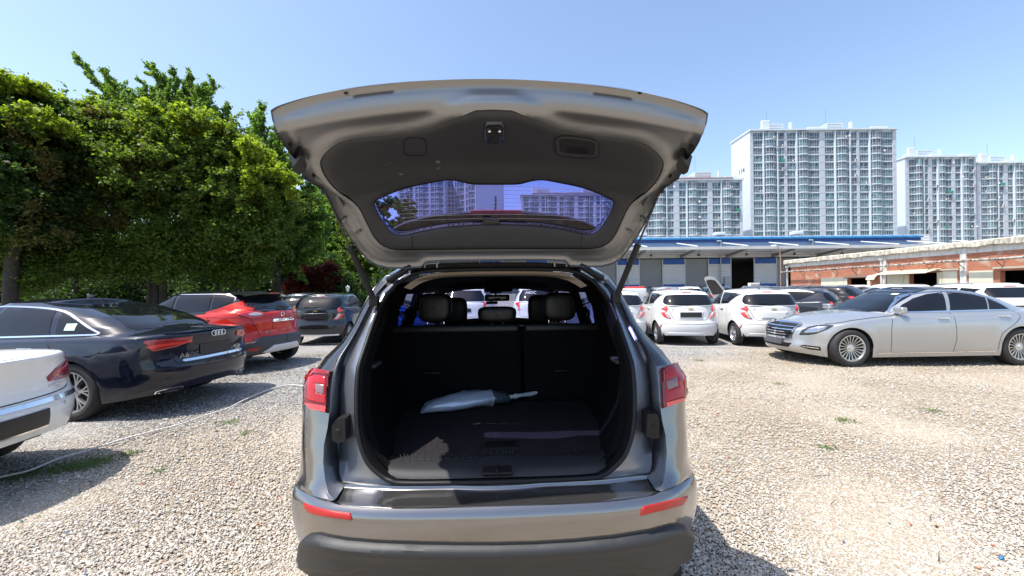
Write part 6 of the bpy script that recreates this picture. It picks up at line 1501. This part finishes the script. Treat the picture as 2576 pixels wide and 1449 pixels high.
for k in range(-3,10):
    a=x0+k*pitch; b1=a+pitch*.49
    p=MB(); p.box(*wb(a,b1,4.95,5.75,-.06,-.0)); p.box(*wb(a,b1,1.15,2.0,-.06,-.0)); p.build('blue_panel',BB,wh,0)
    p=MB(); p.box(*wb(a,b1,2.0,4.95,-.06,0)); p.box(*wb(a+pitch*.245-.04,a+pitch*.245+.04,2.0,4.95,-.08,-.06)); p.build('white_panel',CW,wh,0)
    p=MB(); [p.box(*wb(q-.06,q+.06,.9,5.8,-.12,.02)) for q in (a,b1)]; p.build('door_post',GRS_,wh,0)
    c=a+pitch; opn=(k==2)
    if opn:
        p=MB(); p.box(*wb(b1+.06,c-.06,.9,5.8,6,6.1)); p.build('shade_sheet',mat('painted_inside_shade',(.006,.006,.008),1),wh,0)  # black sheet paints the shade behind the open door
        q=MB(); [q.box((b1-20+.4+i*.62,5.9,3.1),(b1-20+.62+i*.62,5.95,3.16)) for i in range(4)]; q.build('strip_light',mat('strip_light',(1,1,1),emit=(1,1,.95,1.5)),wh,0)
    else:
        s=MB(); s.box(*wb(b1+.06,c-.06,.9,5.75,.10,.2)); s=s.build('roller_door',SH,wh,0)
        for i in range(4):
            xx=b1+.45+i*.78; q=MB(); q.rbox((xx-20,.04,1.50),(xx+.5-20,.10,1.75),.02,seg=1); q.build('door_window',mat('door_window',(.10,.10,.11),.3),s,0)
    for zz,xx in ((6.2,b1+.9),): 
        q=MB(); q.tube([(xx-20,-2.5,6.95),(xx-20,-2.5,6.3)],.02,5); q.lathe([(.02,6.35),(.10,6.25),(.26,6.02),(.24,6.0)],12,'Z',Matrix.Translation((xx-20,-2.5,0))); q.build('pendant_lamp',mat('lamp_dark',(.10,.10,.10),.6),wh,0)
    if k%2==0 or k==3:
        xx=a+pitch*.24
    q=MB(); q.add([(xx_,yy,zz_) for xx_,yy,zz_ in ((a+2.6-20,0,5.9),(a+2.9-20,0,5.9),(a+2.9-20,-5.8,6.7),(a+2.6-20,-5.8,6.7),(a+2.6-20,0,6.3),(a+2.9-20,0,6.3),(a+2.9-20,-5.8,6.86),(a+2.6-20,-5.8,6.86))],[(0,1,2,3),(4,7,6,5),(0,4,5,1),(1,5,6,2),(2,6,7,3),(3,7,4,0)]); q.build('canopy_beam',mat('beam',(.26,.27,.26),.6),wh,0)
    q=MB(); q.tube([(a+2.0-20,-.3,8.05),(a+2.7-20,-5.4,7.05)],.07,6); q.build('canopy_stay',mat('stay_white',(.75,.76,.77),.5),wh,0)
for px in (1578,1811,2040):
    x=wx(px)-20; q=MB(); q.tube([(x-.7,-.7,8.3),(x-.1,-.6,8.3),(x,-.5,8.1),(x,-.3,7.2)],.09,8); q.tube([(x-.3,-.4,6.2),(x,-.3,6.1),(x,-.3,0)],.08,8); q.build('downpipe',mat('pipe_pale',(.45,.47,.5),.5),wh,60)
for px in (1620,1818,2015): x=wx(px)-20; MB().rbox((x-.7,.3,9.25),(x+.7,1.4,9.75),.06).build('roof_vent',mat('vent_white',(.62,.65,.68),.5),wh)
x=wx(1828)-20; q=MB(); q.box((x-.5,-.5,.9),(x+.4,-.12,3.0)); q.build('electric_cabinet',mat('cabinet_grey',(.42,.44,.46),.5),wh,0)
m=MB(); m.box((-34,-5.7,-.1),(39,.0,.9)); m.build('loading_dock',mat('dock',(.38,.37,.35),.9,noise=.15,nscale=1),wh,0)
# ---------------------------------------------------------------- old brick building on the right
bx=28.0
bb=thing('brick_building','old low brick building with stained concrete eaves on the right','building',(bx,30,0))
def by(px): return bx*FPX/(px-CX)-30
def bz(py,px):  # height of a photo point on the wall plane
    d=ray(px,py); k=bx/d.x; return CAMH+d.z*k
BRK=bpy.data.materials.new('brick'); BRK.use_nodes=True; t=BRK.node_tree; b=t.nodes['Principled BSDF']; b.inputs['Roughness'].default_value=.9
tc=t.nodes.new('ShaderNodeTexCoord'); mp=t.nodes.new('ShaderNodeMapping'); mp.inputs['Rotation'].default_value=(0,0,0)
cx_=t.nodes.new('ShaderNodeSeparateXYZ'); cm=t.nodes.new('ShaderNodeCombineXYZ'); t.links.new(tc.outputs['Object'],cx_.inputs[0]); t.links.new(cx_.outputs[1],cm.inputs[0]); t.links.new(cx_.outputs[2],cm.inputs[1])
bt=t.nodes.new('ShaderNodeTexBrick'); bt.inputs['Scale'].default_value=1; bt.inputs['Brick Width'].default_value=.22; bt.inputs['Row Height'].default_value=.075; bt.inputs['Mortar Size'].default_value=.007
bt.inputs['Color1'].default_value=(.34,.10,.05,1); bt.inputs['Color2'].default_value=(.46,.15,.075,1); bt.inputs['Mortar'].default_value=(.36,.28,.22,1); t.links.new(cm.outputs[0],bt.inputs[0])
n=t.nodes.new('ShaderNodeTexNoise'); n.inputs['Scale'].default_value=1.1; n.inputs['Detail'].default_value=8; t.links.new(tc.outputs['Object'],n.inputs[0]); rp_=t.nodes.new('ShaderNodeValToRGB'); rp_.color_ramp.elements[0].position=.56; rp_.color_ramp.elements[1].position=.72; t.links.new(n.outputs[0],rp_.inputs[0])
mx=t.nodes.new('ShaderNodeMix'); mx.data_type='RGBA'; t.links.new(rp_.outputs[0],mx.inputs[0]); t.links.new(bt.outputs[0],mx.inputs[6]); mx.inputs[7].default_value=(.50,.40,.31,1); t.links.new(mx.outputs[2],b.inputs['Base Color'])
def stained(name,c,c2,sc=1.0,thr=(.45,.62)):
    m=bpy.data.materials.new(name); m.use_nodes=True; t=m.node_tree; b=t.nodes['Principled BSDF']; b.inputs['Roughness'].default_value=.92
    tc=t.nodes.new('ShaderNodeTexCoord'); mp=t.nodes.new('ShaderNodeMapping'); mp.inputs['Scale'].default_value=(1,3,.9); t.links.new(tc.outputs['Object'],mp.inputs[0])
    n=t.nodes.new('ShaderNodeTexNoise'); n.inputs['Scale'].default_value=sc; n.inputs['Detail'].default_value=10; n.inputs['Roughness'].default_value=.65; t.links.new(mp.outputs[0],n.inputs[0]); r=t.nodes.new('ShaderNodeValToRGB'); r.color_ramp.elements[0].position=thr[0]; r.color_ramp.elements[1].position=thr[1]; r.color_ramp.elements[0].color=(*c,1); r.color_ramp.elements[1].color=(*c2,1)
    t.links.new(n.outputs[0],r.inputs[0]); t.links.new(r.outputs[0],b.inputs['Base Color']); bp=t.nodes.new('ShaderNodeBump'); bp.inputs['Distance'].default_value=.05; t.links.new(n.outputs[0],bp.inputs['Height']); t.links.new(bp.outputs[0],b.inputs['Normal']); return m
CON=stained('stained_concrete',(.66,.62,.52),(.30,.27,.22),2.4); PL=stained('plaster',(.66,.66,.63),(.40,.38,.34),1.2,(.5,.68)); CRM=mat('cream_panel',(.62,.60,.47),.6,noise=.06,nscale=1.5)
y1=by(1984); y0=-24; ztop=3.8
m=MB()
op=[(by(2182.5),by(2132.6),0,2.15),(by(2358),by(2288.5),0,2.35),(by(2600),by(2516),0,2.3)]; ys_=[y0]
for a,b_,z0,z1 in sorted(op): m.box((0,ys_[-1],0),(.3,a,ztop)); m.box((0,a,z1),(.3,b_,ztop)); ys_.append(b_)
m.box((0,ys_[-1],0),(.3,y1,ztop)); m.box((0,y1-.3,0),(12,y1,ztop)); m.build('wall',BRK,bb,0)
MB().box((.3,y0,-.05),(12,y1-.3,.02)).build('floor_slab',mat('painted_inside_shade',(.006,.006,.008),1),bb,0); MB().box((5,y0,0),(5.1,y1-.3,3.5)).build('inner_wall',mat('painted_inside_shade',(.006,.006,.008),1),bb,0)  # near black colour paints the shade inside the openings
MB().box((-.02,y0,3.44),(.0-.002,y1,ztop)).build('plaster_band',PL,bb,0)
# ragged concrete eave
rows=[]; ysq=np.linspace(y0-.3,y1+.35,160)
for y in ysq:
    j=.03*math.sin(y*3.1)+random.uniform(-.03,.03)*(random.random()<.6); rows.append([(-.0,y,3.80+j*.5),(-.24,y,3.80+j),(-.27,y,3.83+j),(-.28,y,4.12+random.uniform(-.02,.02)),(-.2,y,4.17),(.5,y,4.2),(12,y,4.3)])
MB().grid(rows,True).build('eave',CON,bb,20)
for px in (2226.5,2426.5): y=by(px); MB().box((-.09,y-.16,0),(-.0,y+.16,3.79)).build('pillar',PL,bb,0)
for px,ww in ((2093,1),): pass
for a,b_,z1 in ((2067,2123,2.25),(2233.7,2274,2.35),(2372.5,2410,2.4),(2439.5,2500,2.35),(2124,2132,2.15),(2183,2190,2.2),(2359,2371,2.35),(2275,2288,2.3)):
    MB().box((-.05,by(b_),.0),(-.004,by(a),z1)).build('sliding_panel',CRM,bb,0)
for a,b_,z1 in ((2124,2190,2.22),(2502,2620,2.42),(2230,2415,2.44)): MB().box((-.12,by(b_),z1),(-.05,by(a),z1+.1)).build('door_rail',mat('rail',(.45,.43,.34),.6),bb,0)
# pipe along the wall
m=MB(); P=[(-.42,y,2.99+.02*math.sin(y)) for y in np.linspace(y0,y1+.4,60)]; m.tube(P,.07,10); m.build('wall_pipe',stained('pipe_old',(.42,.40,.37),(.12,.11,.10),3,(.45,.55)),bb,60)
for y in np.arange(y0+1,y1,1.9): m=MB(); m.box((-.47,y-.02,2.88),(-.03,y+.02,2.92)); m.tube([(-.5,y,2.85),(-.03,y,2.45)],.02,5); m.build('pipe_bracket',mat('rust',(.12,.05,.03),.9),bb,0)
for px in (1984.5,2222.5): y=by(px); m=MB(); m.tube([(-.15,y,0),(-.15,y,3.5)],.075,10); m.lathe([(.08,3.35),(.16,3.45),(.16,3.55)],10,'Z',Matrix.Translation((-.15,y,0))); m.build('downpipe',mat('downpipe_white',(.55,.53,.5),.7,noise=.3,nscale=3),bb,60)
# awnings
def awn(py0,px0,px1,z0,z1,proj,nm,mt):
    a,b_=by(px1),by(px0); rows=[[Vector((-.02,y,z1)) for y in np.linspace(a,b_,6)],[Vector((-proj*.6,y,z0+(z1-z0)*.45)) for y in np.linspace(a,b_,6)],[Vector((-proj,y,z0)) for y in np.linspace(a,b_,6)]]
    o=MB().grid(rows).build(nm,mt,bb,40); MB().grid([[p+Vector((0,0,-.03)) for p in r] for r in rows]).build('awning_lining',mt,o,40); m=MB(); m.tube([(-.03,a+.2,z1+.55),(-proj*.7,a+.2,z0+.12)],.02,5); m.tube([(-.03,b_-.2,z1+.55),(-proj*.7,b_-.2,z0+.12)],.02,5); m.build('awning_stay',mat('rust',(.12,.05,.03),.9),o,0)
awn(0,2232,2370,2.32,2.60,1.1,'awning',mat('awning_cream',(.62,.55,.42),.8,noise=.15,nscale=2))
rows=[[Vector((-.02-.55*math.sin(a),y,1.95+.42*math.cos(a))) for y in np.linspace(by(2218),by(2196),4)] for a in np.linspace(0,1.5,8)]; MB().grid(rows).build('small_awning',CRM,bb,40)
ac=thing('air_conditioner','white outdoor air conditioner unit beside the brick building corner','air conditioner',(26.6,43.0,0)); MB().rbox((-.55,-.2,.9),(.55,.2,1.95),.03).build('casing',mat('ac_white',(.68,.68,.66),.5),ac); m=MB(); [m.box((-.45,-.215,1.0+i*.11),(.45,-.203,1.04+i*.11)) for i in range(8)]; m.build('grille',mat('ac_grille',(.3,.3,.3),.6),ac,0); MB().box((-.6,-.25,0),(.6,.25,.9)).build('stand',GRS_,ac,0)
lo=U(1977,625,44.5); sl_=thing('street_lamp','lamp with curved rusty arm above the end of the brick building','street lamp',(29.0,42.2,0))
m=MB(); a=U(1985,655,42); P=[Vector((0,0,0)),Vector((0,0,4.3))]; m.tube([Vector((0,0,0)),Vector((0,0,4.5)),Vector((-.05,0,5.2)),Vector((-.25,0,5.75)),Vector((-.5,0,5.9))],.045,6); m.build('pole',mat('lamp_pole',(.35,.22,.16),.8),sl_,60); MB().rbox((-.95,-.12,5.82),(-.45,.12,6.02),.05).build('lamp_head',WHITE,sl_)
# ---------------------------------------------------------------- apartment towers
TW=mat('tower_white_hazed',(.56,.63,.69),.75,noise=.04,nscale=.05); TG=mat('tower_grey',(.46,.50,.56),.75); RAIL=mat('rail_white_hazed',(.52,.58,.63),.6);  # bluish tint paints distance haze into the white walls and rails
def panemat(name,c):
    m=bpy.data.materials.new(name); m.use_nodes=True; t=m.node_tree; b=t.nodes['Principled BSDF']; b.inputs['Roughness'].default_value=.12; b.inputs['Specular IOR Level'].default_value=.7
    oi=t.nodes.new('ShaderNodeTexCoord'); v=t.nodes.new('ShaderNodeTexVoronoi'); v.inputs['Scale'].default_value=.9; t.links.new(oi.outputs['Object'],v.inputs[0])
    o2=t.nodes.new('ShaderNodeObjectInfo'); r=t.nodes.new('ShaderNodeValToRGB'); e=r.color_ramp.elements; e[0].color=(c[0]*.5,c[1]*.5,c[2]*.5,1); e[1].color=(c[0]*2.0,c[1]*2.0,c[2]*2.0,1); q=e.new(.5); q.color=(*c,1)
    ad=t.nodes.new('ShaderNodeMath'); ad.operation='ADD'; sp=t.nodes.new('ShaderNodeSeparateColor'); t.links.new(v.outputs['Color'],sp.inputs[0]); t.links.new(sp.outputs[0],ad.inputs[0]); t.links.new(o2.outputs['Random'],ad.inputs[1]); fr=t.nodes.new('ShaderNodeMath'); fr.operation='FRACT'; t.links.new(ad.outputs[0],fr.inputs[0]); t.links.new(fr.outputs[0],r.inputs[0]); t.links.new(r.outputs[0],b.inputs['Base Color']); return m
PN=panemat('pane_teal',(.07,.13,.15)); PN2=panemat('pane_dark',(.06,.08,.10))
WCACHE={}
def windowmesh(w,h,curved,var):
    key=(round(w,2),round(h,2),curved,var)
    if key in WCACHE: return WCACHE[key]
    rs=random.Random(hash(key)%9999); f=MB(); p=MB(); d=.9 if curved else 0.0
    if curved: P=[(0,0),(w*.18,-d*.55),(w*.35,-d),(w*.65,-d),(w*.82,-d*.55),(w,0)]
    else: P=[(0,0),(w,0)]
    nm=0
    for i in range(len(P)-1):
        a=Vector((P[i][0],P[i][1],0)); b=Vector((P[i+1][0],P[i+1][1],0)); L=(b-a).length; u=(b-a)/L; n_=Vector((u.y,-u.x,0)); z0,z1=.32,h
        p.add([a+Vector((0,0,z0)),b+Vector((0,0,z0)),b+Vector((0,0,z1)),a+Vector((0,0,z1))],[(0,1,2,3)])
        k=max(1,int(round(L/(.95 if not curved else .8)))) 
        for j in range(k+1):
            if rs.random()<.12 and 0<j<k: continue
            c=a+u*(L*j/k); t_=.055; f.add([c-u*t_+n_*.03+Vector((0,0,z0)),c+u*t_+n_*.03+Vector((0,0,z0)),c+u*t_+n_*.03+Vector((0,0,z1)),c-u*t_+n_*.03+Vector((0,0,z1))],[(0,1,2,3)])
        for zz,th in ((z1-.09,.09),(z0,.08)): f.add([a+n_*.035+Vector((0,0,zz)),b+n_*.035+Vector((0,0,zz)),b+n_*.035+Vector((0,0,zz+th)),a+n_*.035+Vector((0,0,zz+th))],[(0,1,2,3)])
        # railing
        for zz in (.38,1.25): f.add([a+n_*.16+Vector((0,0,zz)),b+n_*.16+Vector((0,0,zz)),b+n_*.16+Vector((0,0,zz+.055)),a+n_*.16+Vector((0,0,zz+.055))],[(0,1,2,3)])
        kk=max(2,int(L/.28))
        for j in range(kk): c=a+u*(L*(j+.5)/kk)+n_*.16; f.add([c-u*.022+Vector((0,0,.38)),c+u*.022+Vector((0,0,.38)),c+u*.022+Vector((0,0,1.25)),c-u*.022+Vector((0,0,1.25))],[(0,1,2,3)])
    # balcony slab and parapet
    Q=[(x,y-.16) for x,y in P]; poly=[(0,.3)]+Q+[(w,.3)]; f.prism(poly,2,0,.30)
    fo=f.build('window',RAIL,None,0); po=p.build('pane',PN if var%2 else PN2,None,0); r=(fo.data,po.data); bpy.data.objects.remove(fo); bpy.data.objects.remove(po); WCACHE[key]=r; return r
def tower(label,name,px0,px1,ytop,Y,fl_px,floors,bays,rz=0,depth=12,number=None,numside='L',roofcol=None,shift=0,z_extra=True,dz=None):
    """front face from photo column px0 to px1 at distance Y; bays: list of (kind,rel_width): w window, c curved bay, s solid pier, f thin fin"""
    a=U(px0,ytop,Y); 
    if rz==0: b=U(px1,ytop,Y); W=(b.x-a.x)
    else:
        W=shift
    fh=fl_px/FPX*Y; zt=a.z
    root=thing(name,label,'apartment block',(a.x,a.y,0),rz)
    m=MB(); m.box((0,.0,-.2),(W,depth,zt)); m.build('wall',TW,root,0)
    tot=sum(b_[1] for b_ in bays); x=0; units=[]; piers=MB(); fins=MB(); slabs=MB()
    for kd,wr in bays:
        ww=W*wr/tot
        if kd in 'wc':
            for k in range(floors): units.append((x,zt-.55-fh*(k+1),ww,kd=='c'))
        elif kd=='s':
            piers.box((x,-.35,0),(x+ww,.0-.002,zt-.2)); 
            for k in range(floors+3): slabs.box((x+.05,-.38,zt-.6-fh*(k+1)),(x+ww-.05,-.352,zt-.52-fh*(k+1)))
        elif kd=='f': fins.box((x,-.75,0),(x+ww,-.002,zt+.1))
        x+=ww
    if piers.v: piers.build('pier',TG,root,0)
    if fins.v: fins.build('fin',TW,root,0)
    if slabs.v: slabs.build('pier_groove',mat('groove',(.35,.38,.42),.8),root,0)
    rest=(MB(),MB())
    units.sort(key=lambda u:-u[1])
    for i,(ux,uz,uw,cv) in enumerate(units):
        fm,pm=windowmesh(uw,fh,cv,(i*7+i//5)%4)
        if i<100:
            o=bpy.data.objects.new('window',fm); link(o); o.parent=root; o.location=(ux,-.05,uz); q=bpy.data.objects.new('pane',pm); link(q); q.parent=o
        else:
            M=Matrix.Translation((ux,-.05,uz))
            for mb_,me in zip(rest,(fm,pm)): mb_.add([v.co.copy() for v in me.vertices],[tuple(p.vertices) for p in me.polygons],M)
    if rest[0].v:
        o=rest[0].build('lower_windows',RAIL,root,0); tagset(o,kind='stuff'); q=rest[1].build('lower_panes',PN,o,0); tagset(q,kind='stuff')
    # parapet, roof houses
    m=MB(); m.box((-.3,-1.0,zt),(W+.3,depth+.3,zt+.55)); m.build('parapet',TW,root,0)
    if roofcol: m=MB(); m.box((W*.1,-1.1,zt+.56),(W*.9,depth*.5,zt+.9)); m.build('roof_tiles',roofcol,root,0)
    for f in ((.16,.58) if W>35 else (.3,)):
        g=MB(); 
        for i in range(6): g.box((W*f,3,zt+.56+i*.62),(W*f+6,9,zt+.56+i*.62+.42))
        g.box((W*f+.3,3.3,zt+.5),(W*f+5.7,8.7,zt+4.1)); g.build('roof_house',TW,root,0)
        c=MB(); c.tube([(W*f+1,5,zt+4),(W*f+1,5,zt+10)],.06,5); c.build('mast',mat('mast',(.2,.2,.22),.6),root,0)
        c=MB(); c.box((W*f+8,2,zt+.5),(W*f+8.7,3,zt+4.2)); c.build('chimney',TW,root,0)
    c=MB(); c.rbox((W*.10,1,zt+.5),(W*.10+3.0,2,zt+4.6),.3); c.build('roof_ornament',TW,root,0); c=MB(); c.box((W*.42,1,zt+.55),(W*.55,8,zt+1.9)); c.box((W*.86,1,zt+.55),(W*.97,8,zt+1.9)); c.build('roof_slab',TW,root,0)
    rs=random.Random(px0)
    for _ in range(9):
        ux,uz,uw,cv=rs.choice(units[:90]); o=MB().rbox((0,-.75,.25),(.85,-.35,.85),.03,seg=1).build('air_conditioner',mat('ac_unit',(.60,.60,.58),.6),root,0,loc=(ux+uw*.6,-.1-(.8 if cv else 0),uz+.1)); MB().lathe([(.001,-.76),(.24,-.76)],12,'Y',Matrix.Translation((.4,0,.55))).build('fan',SEAM,o,0)
    for _ in range(5):
        ux,uz,uw,cv=rs.choice(units[:90]); MB().lathe([(.001,.0),(.2,-.03),(.38,-.12)],14,'Y').build('satellite_dish',mat('dish',(.85,.85,.84),.4),root,60,loc=(ux+uw*.9,-1.1,uz+1.2))
    for _ in range(2):
        ux,uz,uw,cv=rs.choice(units[:90]); MB().box((0,-.9,0),(1.3,-.3,.8)).build('green_netting',mat('netting',(.02,.28,.18),.8),root,0,loc=(ux+uw*.4,-.1,uz+.4))
    if number:
        if numside=='L': text('building_number',number,2.6,mat('number_paint',(.05,.05,.06),.8),root,(-.05,depth*.42,zt-fh*4.7),(R(90),0,R(-90)),.03)
        else: text('building_number',number,2.6,mat('number_paint',(.05,.05,.06),.8),root,(W+.05,depth*.45,zt-fh*3.0),(R(90),0,R(90)),.03)
    return root
A=[('s',35),('w',105),('f',8),('c',148),('f',8),('w',76),('s',30),('w',95),('f',12),('c',150),('w',103),('s',60),('w',104),('f',10),('c',155),('f',8),('w',78),('s',28),('w',104),('f',10),('c',155),('w',103),('s',38)]
TILE=mat('red_tile',(.30,.13,.10),.8)
tower('tallest white apartment block with number 114 on its end wall','apartment_tower',1885,2252,331,144,19.15,20,A,number='114')
B2=[('s',38),('w',62),('c',88),('f',5),('w',52),('s',40),('w',50),('f',8),('c',90),('w',62),('s',36),('w',60),('f',6),('c',86),('w',50),('s',18)]
tower('white apartment block right of the tallest one, number ending in 5 on its side','apartment_tower',2275,2452,398,155,17.8,19,B2,number='115')
tower('lower white apartment block at the right edge of the picture','apartment_tower',2454,2660,413,156,17.8,18,B2)
tower('shorter white apartment block with red tiled roof, left of the tallest one','apartment_tower',1610,1866,457,137,19.2,13,B2,roofcol=TILE)
tower('apartment block with red roof edges seen through the right half of the tailgate glass','apartment_tower',1310,1585,492,197,14.0,17,B2+B2,roofcol=TILE)
tower('white apartment block standing behind the left half of the tailgate glass','apartment_tower',1000,1118,425,205,14.5,22,B2)
tower('angled apartment block numbered 111 seen through the middle of the tailgate glass','apartment_tower',1116,0,418,222,16.0,24,B2,rz=-.70,depth=22,shift=26,number='111',numside='R')
# pine beyond, seen through the glass
tree('pine_tree','dark round pine seen through the lower left of the tailgate glass',base_at(985,46),[([base_at(985,46)+(0,),U(985,560,46)],.3,.12)],[(985,545,46,60,42,2.5),(955,575,46,60,50,2.2),(1020,575,46,36,30,1.6),(990,640,46,70,60,2)],LD,16000,.38,34)
